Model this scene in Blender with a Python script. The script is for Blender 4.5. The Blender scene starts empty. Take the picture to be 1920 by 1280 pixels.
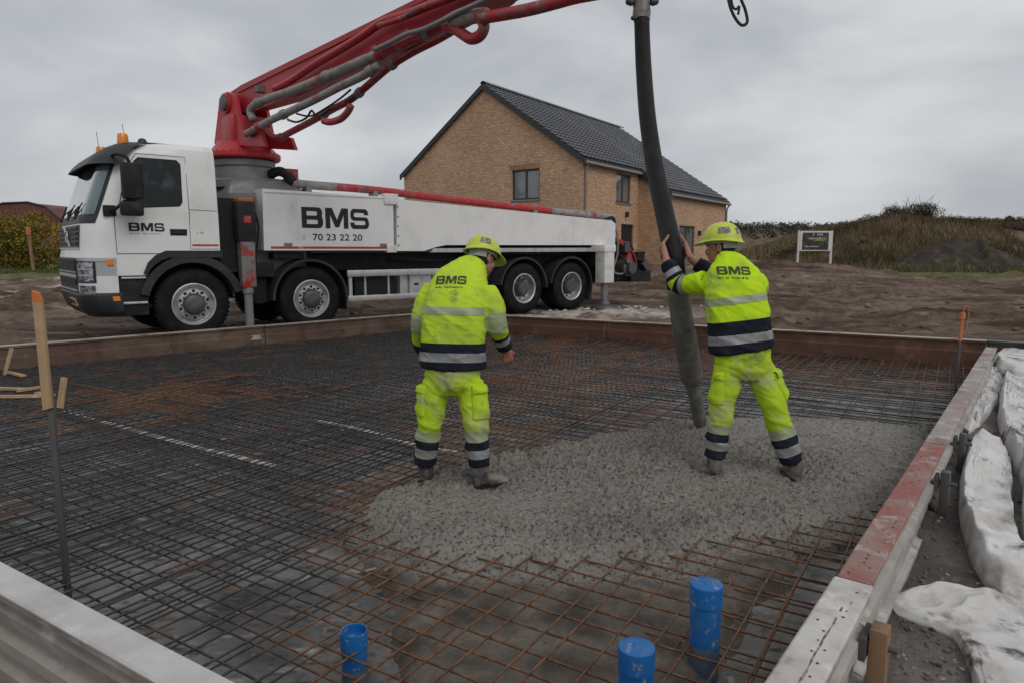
import bpy, bmesh, math, random
import numpy as np
from mathutils import Vector, Matrix, noise
from mathutils.bvhtree import BVHTree

random.seed(7)
np.random.seed(7)
scene = bpy.context.scene
col = scene.collection
PI = math.pi

# ------------------------------------------------------------------ camera, world, sun, exposure
EYE = Vector((0.0, 0.0, 1.42))
FPX, PITCH = 1285.0, math.atan(172.0 / 1285.0)      # 24 mm lens, tilted down a little
cd = bpy.data.cameras.new('camera')
cam = bpy.data.objects.new('camera', cd)
col.objects.link(cam)
cam.location = EYE
cam.rotation_euler = (PI / 2 - PITCH, 0, 0)
cd.sensor_width = 36.0
cd.lens = 36.0 * FPX / 1920.0
cd.clip_start = 0.05
cd.clip_end = 3000.0
cd.dof.use_dof = True
cd.dof.focus_distance = 5.2
cd.dof.aperture_fstop = 7.0
scene.camera = cam

SUN_EL, SUN_AZ = math.radians(44), math.radians(146)     # azimuth clockwise from +Y: behind, to the right
w = bpy.data.worlds.new('World')
scene.world = w
w.use_nodes = True
nt = w.node_tree
for n_ in list(nt.nodes):
    nt.nodes.remove(n_)
wo = nt.nodes.new('ShaderNodeOutputWorld')
bg = nt.nodes.new('ShaderNodeBackground')
sky = nt.nodes.new('ShaderNodeTexSky')
sky.sky_type = 'NISHITA'
sky.sun_disc = False
sky.sun_elevation = SUN_EL
sky.sun_rotation = SUN_AZ
sky.air_density = 1.0
sky.dust_density = 4.0
tc = nt.nodes.new('ShaderNodeTexCoord')
mp = nt.nodes.new('ShaderNodeMapping')
mp.inputs['Scale'].default_value = (1.0, 1.0, 2.6)
mp.inputs['Rotation'].default_value = (0.12, 0.2, 0.9)
nz = nt.nodes.new('ShaderNodeTexNoise')
nz.inputs['Scale'].default_value = 2.3
nz.inputs['Detail'].default_value = 5.0
nz.inputs['Roughness'].default_value = 0.5
nz.inputs['Distortion'].default_value = 0.25
rp = nt.nodes.new('ShaderNodeValToRGB')
rp.color_ramp.interpolation = 'EASE'
rp.color_ramp.elements[0].position = 0.30
rp.color_ramp.elements[0].color = (4.35, 4.62, 4.95, 1)
rp.color_ramp.elements[1].position = 0.72
rp.color_ramp.elements[1].color = (7.3, 7.4, 7.5, 1)
mx = nt.nodes.new('ShaderNodeMix')
mx.data_type = 'RGBA'
mx.inputs['Factor'].default_value = 0.93          # a closed overcast deck in front of the clear sky
nt.links.new(tc.outputs['Generated'], mp.inputs['Vector'])
nt.links.new(mp.outputs['Vector'], nz.inputs['Vector'])
nt.links.new(nz.outputs['Fac'], rp.inputs['Fac'])
nt.links.new(sky.outputs['Color'], mx.inputs[6])
nt.links.new(rp.outputs['Color'], mx.inputs[7])
nt.links.new(mx.outputs[2], bg.inputs['Color'])
bg.inputs['Strength'].default_value = 0.1
nt.links.new(bg.outputs[0], wo.inputs['Surface'])

sd = bpy.data.lights.new('sun', 'SUN')
sd.energy = 0.95
sd.angle = math.radians(35)
sd.color = (1.0, 0.965, 0.92)
sun = bpy.data.objects.new('sun', sd)
col.objects.link(sun)
sun_dir = Vector((math.sin(SUN_AZ) * math.cos(SUN_EL), math.cos(SUN_AZ) * math.cos(SUN_EL), math.sin(SUN_EL)))
sun.rotation_euler = (-sun_dir).to_track_quat('-Z', 'Y').to_euler()
sun.location = sun_dir * 60

scene.view_settings.view_transform = 'Standard'
scene.view_settings.look = 'None'
scene.view_settings.exposure = 0.0
scene.view_settings.gamma = 1.0

# ------------------------------------------------------------------ helpers
def view_ray(x, y):
    u, v = (x - 960) / FPX, (y - 640) / FPX
    c, s = math.cos(PITCH), math.sin(PITCH)
    return Vector((u, c - v * s, -(v * c + s)))

def at_z(x, y, z):
    r = view_ray(x, y)
    return EYE + r * ((z - EYE.z) / r.z)

def at_d(x, y, d):
    r = view_ray(x, y)
    return EYE + r * (d / r.y)

def tag(o, label=None, cat=None, group=None, kind=None):
    if label: o['label'] = label
    if cat: o['category'] = cat
    if group: o['group'] = group
    if kind: o['kind'] = kind
    return o

def empty(name, loc=(0, 0, 0), rz=0.0):
    o = bpy.data.objects.new(name, None)
    col.objects.link(o)
    o.location = loc
    o.rotation_euler = (0, 0, rz)
    o.empty_display_size = 0.2
    return o

def link_mesh(name, me, mat, parent=None):
    o = bpy.data.objects.new(name, me)
    col.objects.link(o)
    if mat is not None:
        me.materials.clear()
        me.materials.append(mat)
    if parent is not None:
        o.parent = parent
    return o

def copy_tree(o, parent=None):
    c = o.copy()
    col.objects.link(c)
    if parent is not None:
        c.parent = parent
    for ch in o.children:
        copy_tree(ch, c)
    return c

def frame_for(t, ref=None):
    t = t.normalized()
    up = ref if ref is not None else (Vector((0, 0, 1)) if abs(t.z) < 0.9 else Vector((0, 1, 0)))
    a = t.cross(up)
    if a.length < 1e-6:
        a = t.orthogonal()
    a.normalize()
    return a, a.cross(t).normalized()

class MB:
    def __init__(self):
        self.v, self.f = [], []
    def add(self, vs, fs):
        b = len(self.v)
        self.v += [Vector(p) for p in vs]
        self.f += [tuple(i + b for i in q) for q in fs]
        return self
    def box(self, c, s, R=None):
        c = Vector(c)
        hx, hy, hz = s[0] / 2, s[1] / 2, s[2] / 2
        vs = [Vector((x, y, z)) for x in (-hx, hx) for y in (-hy, hy) for z in (-hz, hz)]
        if R is not None:
            vs = [R @ p for p in vs]
        return self.add([c + p for p in vs], [(0, 1, 3, 2), (4, 6, 7, 5), (0, 4, 5, 1), (2, 3, 7, 6), (0, 2, 6, 4), (1, 5, 7, 3)])
    def box2(self, lo, hi):
        return self.box([(a + b) / 2 for a, b in zip(lo, hi)], [abs(b - a) for a, b in zip(lo, hi)])
    def cbox(self, lo, hi, b=0.01):
        # box with chamfered edges
        c = [(p + q) / 2 for p, q in zip(lo, hi)]
        h = [abs(q - p) / 2 for p, q in zip(lo, hi)]
        b = min(b, min(h) * 0.9)
        bm = bmesh.new()
        bmesh.ops.create_cube(bm, size=1.0)
        for v in bm.verts:
            v.co = Vector((c[0] + v.co.x * 2 * h[0], c[1] + v.co.y * 2 * h[1], c[2] + v.co.z * 2 * h[2]))
        bmesh.ops.bevel(bm, geom=bm.edges[:], offset=b, segments=2, affect='EDGES', profile=0.6)
        bm.verts.index_update()
        self.add([v.co.copy() for v in bm.verts], [tuple(v.index for v in f.verts) for f in bm.faces])
        bm.free()
        return self
    def beam(self, a, b, wd, ht, up=Vector((0, 0, 1))):
        a, b = Vector(a), Vector(b)
        t = (b - a).normalized()
        s = t.cross(up).normalized()
        u = s.cross(t).normalized()
        vs = []
        for p in (a, b):
            for i, j in ((-1, -1), (1, -1), (1, 1), (-1, 1)):
                vs.append(p + s * (i * wd / 2) + u * (j * ht / 2))
        return self.add(vs, [(0, 1, 2, 3), (7, 6, 5, 4), (0, 4, 5, 1), (1, 5, 6, 2), (2, 6, 7, 3), (3, 7, 4, 0)])
    def tube(self, pts, r, n=8, cap=True):
        pts = [Vector(p) for p in pts]
        m = len(pts)
        rr = r if hasattr(r, '__len__') else [r] * m
        b = len(self.v)
        a = None
        for i, p in enumerate(pts):
            t = (pts[min(i + 1, m - 1)] - pts[max(i - 1, 0)])
            t = t.normalized() if t.length > 1e-9 else Vector((0, 0, 1))
            if a is None:
                a, c = frame_for(t)
            else:
                a = a - t * a.dot(t)
                a = a.normalized() if a.length > 1e-6 else frame_for(t)[0]
                c = a.cross(t).normalized()
            for k in range(n):
                g = 2 * PI * k / n
                self.v.append(p + (a * math.cos(g) + c * math.sin(g)) * rr[i])
        for i in range(m - 1):
            for k in range(n):
                k2 = (k + 1) % n
                self.f.append((b + i * n + k, b + i * n + k2, b + (i + 1) * n + k2, b + (i + 1) * n + k))
        if cap:
            self.f.append(tuple(b + k for k in range(n))[::-1])
            self.f.append(tuple(b + (m - 1) * n + k for k in range(n)))
        return self
    def loft(self, rings, cap=True, closed=True):
        b = len(self.v)
        n = len(rings[0])
        for r in rings:
            self.v += [Vector(p) for p in r]
        for i in range(len(rings) - 1):
            for k in range(n if closed else n - 1):
                k2 = (k + 1) % n
                self.f.append((b + i * n + k, b + i * n + k2, b + (i + 1) * n + k2, b + (i + 1) * n + k))
        if cap and closed:
            self.f.append(tuple(b + k for k in range(n))[::-1])
            self.f.append(tuple(b + (len(rings) - 1) * n + k for k in range(n)))
        return self
    def lathe(self, prof, o, axis, n=32, cap=False):
        # prof: (radius, distance along axis)
        o, axis = Vector(o), Vector(axis).normalized()
        a, c = frame_for(axis)
        rings = [[o + axis * h + (a * math.cos(2 * PI * k / n) + c * math.sin(2 * PI * k / n)) * max(r, 1e-4) for k in range(n)] for r, h in prof]
        return self.loft(rings, cap=cap)
    def prism(self, poly, fn, d0, d1):
        # poly: 2-D points; fn(u, v, d) -> 3-D
        n = len(poly)
        vs = [fn(u, v, d0) for u, v in poly] + [fn(u, v, d1) for u, v in poly]
        fs = [tuple(range(n))[::-1], tuple(range(n, 2 * n))] + [(k, (k + 1) % n, n + (k + 1) % n, n + k) for k in range(n)]
        return self.add(vs, fs)
    def grid(self, fn, nu, nv):
        b = len(self.v)
        for i in range(nu + 1):
            for j in range(nv + 1):
                self.v.append(Vector(fn(i / nu, j / nv)))
        for i in range(nu):
            for j in range(nv):
                q = b + i * (nv + 1) + j
                self.f.append((q, q + nv + 1, q + nv + 2, q + 1))
        return self
    def slab(self, fn, nu, nv, th):
        # a curved sheet with thickness: fn(u, v) -> (point, normal)
        b = len(self.v)
        m = (nu + 1) * (nv + 1)
        top, bot = [], []
        for i in range(nu + 1):
            for j in range(nv + 1):
                p, nn = fn(i / nu, j / nv)
                top.append(Vector(p))
                bot.append(Vector(p) - Vector(nn) * th)
        self.v += top + bot
        q = lambda i, j: b + i * (nv + 1) + j
        for i in range(nu):
            for j in range(nv):
                self.f.append((q(i, j), q(i + 1, j), q(i + 1, j + 1), q(i, j + 1)))
                self.f.append((q(i, j) + m, q(i, j + 1) + m, q(i + 1, j + 1) + m, q(i + 1, j) + m))
        for i in range(nu):
            self.f.append((q(i, 0), q(i, 0) + m, q(i + 1, 0) + m, q(i + 1, 0)))
            self.f.append((q(i, nv), q(i + 1, nv), q(i + 1, nv) + m, q(i, nv) + m))
        for j in range(nv):
            self.f.append((q(0, j), q(0, j + 1), q(0, j + 1) + m, q(0, j) + m))
            self.f.append((q(nu, j), q(nu, j) + m, q(nu, j + 1) + m, q(nu, j + 1)))
        return self
    def mesh(self, name, smooth=False, fix=True):
        me = bpy.data.meshes.new(name)
        me.from_pydata([tuple(p) for p in self.v], [], self.f)
        if fix:
            bm = bmesh.new()
            bm.from_mesh(me)
            bmesh.ops.recalc_face_normals(bm, faces=bm.faces[:])
            bm.to_mesh(me)
            bm.free()
        if smooth:
            me.shade_smooth()
            if smooth != 'all':
                me.set_sharp_from_angle(angle=math.radians(38))
        me.update()
        return me
    def build(self, name, mat, parent=None, smooth=False, fix=True):
        return link_mesh(name, self.mesh(name, smooth, fix), mat, parent)

def bez(p0, p1, p2, p3, n=12):
    p0, p1, p2, p3 = map(Vector, (p0, p1, p2, p3))
    out = []
    for i in range(n + 1):
        t = i / n
        s = 1 - t
        out.append(p0 * s ** 3 + p1 * 3 * s * s * t + p2 * 3 * s * t * t + p3 * t ** 3)
    return out

def smooth_path(pts, sub=6):
    pts = [Vector(p) for p in pts]
    out = []
    for i in range(len(pts) - 1):
        a, b, c, d = pts[max(i - 1, 0)], pts[i], pts[i + 1], pts[min(i + 2, len(pts) - 1)]
        for k in range(sub):
            t = k / sub
            out.append(0.5 * ((2 * b) + (c - a) * t + (2 * a - 5 * b + 4 * c - d) * t * t + (3 * b - a - 3 * c + d) * t ** 3))
    out.append(pts[-1])
    return out

# ------------------------------------------------------------------ materials
MATS = {}
def mat(name, color, rough=0.6, metal=0.0, layers=(), bump=(), spec=0.5, coat=0.0, coords='Object', rough_var=0.0, trans=0.0, ior=1.45):
    """layers: (colour, noise scale, lo, hi[, stretch xyz[, detail]]); bump: (scale, strength, distance[, stretch])"""
    if name in MATS:
        return MATS[name]
    m = bpy.data.materials.new(name)
    MATS[name] = m
    m.use_nodes = True
    t = m.node_tree
    b = t.nodes['Principled BSDF']
    b.inputs['Roughness'].default_value = rough
    b.inputs['Metallic'].default_value = metal
    b.inputs['Specular IOR Level'].default_value = spec
    b.inputs['Coat Weight'].default_value = coat
    b.inputs['Transmission Weight'].default_value = trans
    b.inputs['IOR'].default_value = ior
    b.inputs['Base Color'].default_value = (*color, 1)
    if coords == 'World':
        g = t.nodes.new('ShaderNodeNewGeometry')
        cs = g.outputs['Position']
    else:
        g = t.nodes.new('ShaderNodeTexCoord')
        cs = g.outputs['Object']
    last = None
    def noise_node(scale, stretch=None, detail=4.0, rgh=0.6):
        src = cs
        if stretch:
            q = t.nodes.new('ShaderNodeMapping')
            q.inputs['Scale'].default_value = stretch
            t.links.new(cs, q.inputs['Vector'])
            src = q.outputs['Vector']
        z = t.nodes.new('ShaderNodeTexNoise')
        z.inputs['Scale'].default_value = scale
        z.inputs['Detail'].default_value = detail
        z.inputs['Roughness'].default_value = rgh
        t.links.new(src, z.inputs['Vector'])
        return z.outputs['Fac']
    for L in layers:
        c, scale, lo, hi = L[:4]
        fac = noise_node(scale, L[4] if len(L) > 4 else None, L[5] if len(L) > 5 else 5.0)
        mr = t.nodes.new('ShaderNodeMapRange')
        mr.inputs['From Min'].default_value = lo
        mr.inputs['From Max'].default_value = hi
        t.links.new(fac, mr.inputs['Value'])
        mxn = t.nodes.new('ShaderNodeMix')
        mxn.data_type = 'RGBA'
        t.links.new(mr.outputs['Result'], mxn.inputs['Factor'])
        if last is None:
            mxn.inputs[6].default_value = (*color, 1)
        else:
            t.links.new(last, mxn.inputs[6])
        mxn.inputs[7].default_value = (*c, 1)
        last = mxn.outputs[2]
    if last is not None:
        t.links.new(last, b.inputs['Base Color'])
    nrm = None
    for B in bump:
        fac = noise_node(B[0], B[3] if len(B) > 3 else None, 6.0, 0.65)
        bn = t.nodes.new('ShaderNodeBump')
        bn.inputs['Strength'].default_value = B[1]
        bn.inputs['Distance'].default_value = B[2]
        t.links.new(fac, bn.inputs['Height'])
        if nrm is not None:
            t.links.new(nrm, bn.inputs['Normal'])
        nrm = bn.outputs['Normal']
    if nrm is not None:
        t.links.new(nrm, b.inputs['Normal'])
    if rough_var:
        fac = noise_node(3.0)
        mr = t.nodes.new('ShaderNodeMapRange')
        mr.inputs['From Min'].default_value = 0.35
        mr.inputs['From Max'].default_value = 0.65
        mr.inputs['To Min'].default_value = max(0.03, rough - rough_var)
        mr.inputs['To Max'].default_value = min(1, rough + rough_var)
        t.links.new(fac, mr.inputs['Value'])
        t.links.new(mr.outputs['Result'], b.inputs['Roughness'])
    return m

M_white = mat('white_paint', (0.74, 0.74, 0.735), 0.35, layers=[((0.60, 0.59, 0.565), 1.3, 0.48, 0.75), ((0.40, 0.37, 0.33), 2.6, 0.60, 0.85, (1, 1, 0.3), 8.0), ((0.22, 0.18, 0.145), 16.0, 0.70, 0.80, (1, 1, .7), 6.0)], coat=0.2)
M_white_dirty = mat('worn_white_paint', (0.68, 0.68, 0.66), 0.5, layers=[((0.36, 0.33, 0.30), 5.0, 0.52, 0.8), ((0.42, 0.10, 0.05), 9.0, 0.68, 0.74)])
M_grey_plastic = mat('grey_trim', (0.026, 0.029, 0.034), 0.5, layers=[((0.065, 0.06, 0.056), 3.0, 0.5, 0.85)], spec=.35)
M_black = mat('black_rubber', (0.013, 0.013, 0.014), 0.6, spec=.3, layers=[((0.05, 0.045, 0.04), 6.0, 0.5, 0.8)])
M_tyre = mat('tyre_rubber', (0.010, 0.010, 0.0105), 0.8, layers=[((0.035, 0.03, 0.026), 5.0, 0.5, 0.85)], bump=[(40, 0.3, 0.01)], spec=.2)
M_rim = mat('rim_silver', (0.50, 0.50, 0.51), 0.4, 0.55, layers=[((0.22, 0.2, 0.18), 8, 0.5, 0.75)])
M_rim_dark = mat('rim_dark', (0.09, 0.09, 0.095), 0.5, 0.4, layers=[((0.2, 0.18, 0.16), 8, 0.5, 0.8)])
M_chassis = mat('chassis_dark', (0.016, 0.016, 0.017), 0.65, spec=.3, layers=[((0.06, 0.05, 0.042), 4.0, 0.52, 0.85)], bump=[(14, 0.4, 0.02)])
M_alu = mat('aluminium', (0.55, 0.55, 0.55), 0.42, 0.6, layers=[((0.33, 0.31, 0.28), 5.0, 0.48, 0.8)])
M_glass = mat('tinted_glass', (0.010, 0.015, 0.016), 0.03, layers=[((0.05, 0.065, 0.065), 3.0, .52, .66)], spec=0.35)
M_screen = mat('windscreen_glass', (0.10, 0.15, 0.155), 0.05, layers=[((0.02, 0.028, 0.03), 1.8, 0.48, 0.62)], spec=0.9, coat=1.0)
M_headlight = mat('headlight_lens', (0.45, 0.47, 0.5), 0.12, 0.5, layers=[((0.1, 0.1, 0.11), 18, 0.45, 0.55)], coat=1.0)
M_amber = mat('amber_plastic', (0.75, 0.22, 0.015), 0.25, coat=0.5)
M_red = mat('boom_red', (0.43, 0.019, 0.030), 0.42, layers=[((0.27, 0.014, 0.022), 1.2, 0.45, 0.75), ((0.22, 0.15, 0.14), 7.0, 0.66, 0.84)], bump=[(6, 0.1, 0.02)])
M_redworn = mat('worn_red_pipe', (0.37, 0.022, 0.028), 0.5, layers=[((0.20, 0.10, 0.095), 3.2, 0.5, 0.68, (1, 1, 1), 6.0), ((0.26, 0.24, 0.23), 9.0, 0.58, 0.72, (1, 1, 1), 6.0), ((0.07, 0.03, 0.03), 6.0, 0.56, 0.75)], bump=[(10, 0.2, 0.02)])
M_pipegrey = mat('concrete_dusted_pipe', (0.27, 0.25, 0.24), 0.6, layers=[((0.26, 0.05, 0.045), 3.0, 0.54, 0.66, (1, 1, 1), 7.0), ((0.11, 0.10, 0.095), 7.0, 0.5, 0.75)], bump=[(12, 0.2, 0.02)])
M_greysteel = mat('grey_steel', (0.20, 0.20, 0.205), 0.5, 0.2, layers=[((0.36, 0.34, 0.32), 2.5, 0.52, 0.72), ((0.10, 0.08, 0.07), 5, 0.58, 0.8)])
M_darksteel = mat('dark_steel', (0.10, 0.10, 0.105), 0.5, 0.4, layers=[((0.17, 0.13, 0.10), 5, 0.5, 0.8)])
M_ink = mat('black_lettering', (0.012, 0.012, 0.013), 0.5)
M_ink_soft = mat('faded_lettering', (0.30, 0.30, 0.30), 0.6)
M_jacketink = mat('jacket_print', (0.035, 0.06, 0.02), 0.8, layers=[((0.25, 0.36, 0.02), 60, 0.6, 0.75)])
M_redstripe = mat('red_stripe', (0.42, 0.05, 0.03), 0.5, layers=[((0.65, 0.55, 0.5), 5, 0.55, 0.75)])

def text_mesh(body, height, xs=1.0, bold=0.0):
    c = bpy.data.curves.new('lettering', 'FONT')
    c.body = body
    c.size = 1.0
    c.offset = bold
    c.fill_mode = 'FRONT'
    c.resolution_u = 3
    o = bpy.data.objects.new('lettering', c)
    col.objects.link(o)
    bpy.context.view_layer.update()
    me = bpy.data.meshes.new_from_object(o.evaluated_get(bpy.context.evaluated_depsgraph_get()))
    bpy.data.objects.remove(o)
    bpy.data.curves.remove(c)
    co = np.empty(len(me.vertices) * 3)
    me.vertices.foreach_get('co', co)
    co = co.reshape(-1, 3)
    lo, hi = co.min(0), co.max(0)
    k = height / (hi[1] - lo[1])
    co[:, 0] = (co[:, 0] - lo[0]) * k * xs
    co[:, 1] = (co[:, 1] - lo[1]) * k
    me.vertices.foreach_set('co', co.ravel())
    return me, (hi[0] - lo[0]) * k * xs

def logo_mesh(width, height):
    """the three wide block capitals B M S as flat polygons, lower left at 0,0"""
    cu = bpy.data.curves.new('lettering', 'CURVE')
    cu.dimensions = '2D'
    cu.fill_mode = 'BOTH'
    def poly(pts):
        s = cu.splines.new('POLY')
        s.points.add(len(pts) - 1)
        for p, q in zip(s.points, pts):
            p.co = (q[0], q[1], 0, 1)
        s.use_cyclic_u = True
    def rrect(x0, y0, x1, y1, r, left=True, n=5):
        out = []
        for cx, cy, a in ((x1 - r, y0 + r, -90), (x1 - r, y1 - r, 0), (x0 + r, y1 - r, 90), (x0 + r, y0 + r, 180)):
            if not left and cx == x0 + r:
                out.append((x0, y1 if a == 90 else y0))
                continue
            for i in range(n + 1):
                g = math.radians(a + 90 * i / n)
                out.append((cx + r * math.cos(g), cy + r * math.sin(g)))
        return out
    # B
    outer = [(0, 0)] + [(1.25 + .3 * math.cos(math.radians(a)), .3 + .3 * math.sin(math.radians(a))) for a in range(-90, 50, 20)]
    outer += [(1.22 + .27 * math.cos(math.radians(a)), .73 + .27 * math.sin(math.radians(a))) for a in range(-30, 91, 20)] + [(0, 1)]
    poly(outer)
    poly(rrect(.36, .19, 1.16, .40, .09, False))
    poly(rrect(.36, .60, 1.12, .81, .09, False))
    # M
    x = 1.72
    poly([(x, 0), (x, 1), (x + .50, 1), (x + .86, .42), (x + 1.22, 1), (x + 1.72, 1), (x + 1.72, 0), (x + 1.37, 0), (x + 1.37, .66), (x + 1.0, .06), (x + .72, .06), (x + .35, .66), (x + .35, 0)])
    # S
    x = 3.60
    def arc(cx, cy, r, a0, a1, n=6):
        return [(x + cx + r * math.cos(math.radians(a0 + (a1 - a0) * i / n)), cy + r * math.sin(math.radians(a0 + (a1 - a0) * i / n))) for i in range(n + 1)]
    s = [(x + 1.42, .70), (x + 1.42, .74)] + arc(1.17, .75, .25, 0, 90) + arc(.27, .75, .25, 90, 180) + arc(.27, .66, .25, 180, 270)
    s += [(x + 1.10, .41)] + arc(1.09, .30, .10, 90, -90) + arc(.40, .28, .08, 270, 180) + [(x + .32, .32), (x, .32)] + arc(.26, .26, .26, 180, 270) + arc(1.20, .29, .29, -90, 0) + arc(1.20, .33, .26, 0, 90)
    s += [(x + .40, .59)] + arc(.39, .70, .11, 270, 90) + arc(1.02, .74, .07, 90, 0) + [(x + 1.09, .70)]
    poly(s)
    o = bpy.data.objects.new('lettering', cu)
    col.objects.link(o)
    bpy.context.view_layer.update()
    me = bpy.data.meshes.new_from_object(o.evaluated_get(bpy.context.evaluated_depsgraph_get()))
    bpy.data.objects.remove(o)
    for v in me.vertices:
        v.co.x *= width / 5.09
        v.co.y *= height
        v.co.z = 0
    return me

def map_mesh(me, fn):
    for v in me.vertices:
        v.co = fn(v.co.x, v.co.y)
    me.update()
    return me

def marks(width, height, n, seed):
    """a row of print too small to read: short strokes"""
    rnd = random.Random(seed)
    b = MB()
    x = 0.0
    stp = width / n
    for i in range(n):
        if rnd.random() < 0.13:
            x += stp
            continue
        wd = stp * rnd.uniform(.45, .8)
        h0, h1 = rnd.uniform(0, .35), rnd.uniform(.6, 1.0)
        b.add([(x, h0 * height, 0), (x + wd, h0 * height, 0), (x + wd, h1 * height, 0), (x, h1 * height, 0)], [(0, 1, 2, 3)])
        x += stp
    me = bpy.data.meshes.new('small_print')
    me.from_pydata([tuple(p) for p in b.v], [], b.f)
    return me

# numpy value noise
def vnoise(x, y, seed=0):
    xi, yi = np.floor(x).astype(np.int64), np.floor(y).astype(np.int64)
    fx, fy = x - xi, y - yi
    fx, fy = fx * fx * fx * (fx * (fx * 6 - 15) + 10), fy * fy * fy * (fy * (fy * 6 - 15) + 10)
    def h(a, b):
        n = (a * 374761393 + b * 668265263 + seed * 1274126177) & 0xFFFFFFFF
        n = ((n ^ (n >> 13)) * 1274126177) & 0xFFFFFFFF
        n = (n ^ (n >> 16)) & 0xFFFFFFFF
        return n / 4294967295.0
    a, b, c, d = h(xi, yi), h(xi + 1, yi), h(xi, yi + 1), h(xi + 1, yi + 1)
    return (a * (1 - fx) + b * fx) * (1 - fy) + (c * (1 - fx) + d * fx) * fy
def fbm(x, y, seed=0, o=4, g=0.5):
    s, a, t = 0, 1.0, 0
    for i in range(o):
        s = s + a * vnoise(x * 2 ** i, y * 2 ** i, seed + i * 17)
        t += a
        a *= g
    return s / t - 0.5
def sstep(a, b, x):
    t = np.clip((x - a) / (b - a), 0, 1)
    return t * t * (3 - 2 * t)

def poly_dist(px, py, poly):
    """signed distance (negative inside) of arrays px,py to a polygon"""
    d = np.full(px.shape, 1e9)
    ins = np.zeros(px.shape, bool)
    n = len(poly)
    for i in range(n):
        ax, ay = poly[i][0], poly[i][1]
        bx, by = poly[(i + 1) % n][0], poly[(i + 1) % n][1]
        ex, ey = bx - ax, by - ay
        t = np.clip(((px - ax) * ex + (py - ay) * ey) / (ex * ex + ey * ey + 1e-12), 0, 1)
        d = np.minimum(d, np.hypot(px - ax - t * ex, py - ay - t * ey))
        c = ((ay > py) != (by > py)) & (px < (bx - ax) * (py - ay) / ((by - ay) if by != ay else 1e-9) + ax)
        ins ^= c
    return np.where(ins, -d, d)

# ------------------------------------------------------------------ the pit, the ground
Z_FORM, Z_BAR, Z_BASE = 0.16, -0.15, -0.26
form_a = at_z(0, 650, Z_FORM)          # points along the formwork tops
form_k = at_z(823, 586, Z_FORM)        # far corner (behind the left worker)
form_c = at_z(1850, 640, Z_FORM)       # right far corner
dir_left = (form_k - form_a).normalized()
form_a2 = form_a - dir_left * 4.0
fr0, fr1 = at_z(0, 1060, Z_FORM), at_z(420, 1280, Z_FORM)
dir_front = (fr1 - fr0).normalized()
rt0, rt1 = at_z(1843, 662, Z_FORM), at_z(1447, 1280, Z_FORM)
dir_right = (rt1 - rt0).normalized()
def isect(p, d, q, e):
    det = d.x * (-e.y) + e.x * d.y
    t = ((q.x - p.x) * (-e.y) + e.x * (q.y - p.y)) / det
    return p + d * t
near_corner = isect(fr1, dir_front, rt1, dir_right)
left_corner = isect(form_a, dir_left, fr0, dir_front)
PIT = [left_corner, form_k, form_c, near_corner]
PIT2 = [(p.x, p.y) for p in PIT]

def axis(lo, hi, step, far_lo, far_hi, g=1.13):
    mid = list(np.arange(lo, hi + 1e-6, step))
    a, s = [], step
    x = lo
    while x > far_lo:
        s *= g
        x -= s
        a.append(x)
    b, s = [], step
    x = hi
    while x < far_hi:
        s *= g
        x += s
        b.append(x)
    return np.array(a[::-1] + mid + b)
gx = axis(-13.5, 14.5, 0.10, -900, 900, 1.05)
gy = axis(-1.0, 36.0, 0.075, -60, 1500, 1.06)
X, Y = np.meshgrid(gx, gy, indexing='ij')
def far_rise(X, Y):
    z = 0.75 * sstep(20, 34, Y) * sstep(-14, -4, X) * (1 - sstep(12, 20, X))               # the house stands a little higher
    # scrub bank on the right
    hx, hy = X - 33.0, Y - 54.0
    crest = sstep(19, 29, X - 0.10 * (Y - 50)) 
    bank = 3.05 * crest * sstep(43, 53, Y + 0.8 * fbm(X * .2, Y * .2, 5)) * (1 - sstep(66, 100, Y))
    bank = bank * (1 + 0.35 * fbm(X * .12, Y * .12, 9, 3)) + 0.45 * crest * np.exp(-((X - 30) / 5.5) ** 2 - ((Y - 53) / 5) ** 2)
    z = z + bank
    z = z + 0.5 * sstep(48, 80, Y) * (1 - crest)
    # long low wooded ridge far behind
    z = z + 9.5 * sstep(120, 230, Y) * sstep(20, 60, X) * (0.8 + 0.6 * fbm(X * .01, Y * .01, 3, 3))
    return z
def ground_z(X, Y, fine=True):
    near = 1 - sstep(34, 60, Y)
    z = far_rise(X, Y)
    rut = fbm(X * 0.22 + 0.25 * Y, Y * 1.05 - 0.16 * X, 21, 4, 0.55)
    z = z + near * sstep(9.0, 13.0, Y + 0.35 * np.abs(X)) * 0.42 * rut
    z = z + near * 0.15 * fbm(X * 0.5, Y * 2.4, 33, 4, 0.6)
    bl_ = np.abs(fbm(X * 0.30 + .1 * Y, Y * 2.2, 37, 5, .66))
    z = z + near * sstep(9.5, 13.0, Y + 0.35 * np.abs(X)) * (0.60 * bl_ - .06) * (0.5 + 1.6 * sstep(-.1, .2, fbm(X * .3, Y * .5, 39, 2)))
    for a, wd, dp in ((25.5, 1.0, .22), (21.2, .6, .15), (18.0, .5, .12), (30.0, .8, .16)):      # wheel ruts crossing the field on the right
        c = a + 0.05 * (X - 8) + 0.9 * fbm(X * .07, X * 0 + a, int(a))
        z = z - dp * np.exp(-((Y - c) / wd) ** 2) * sstep(1, 6, X) + 0.6 * dp * np.exp(-((Y - c - 1.5 * wd) / (wd * .7)) ** 2) * sstep(1, 6, X)
    for (c0, wd, dp) in ((17.0, .5, .13), (20.0, .6, .15), (23.5, .7, .15)):                     # and on the left
        c = c0 - 0.12 * (X + 10) + 0.8 * fbm(X * .1, X * 0 + c0, int(c0))
        z = z - dp * np.exp(-((Y - c) / wd) ** 2) * (1 - sstep(-6, -3, X))
    return z
Z = ground_z(X, Y)
pd = poly_dist(X, Y, PIT2)
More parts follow.
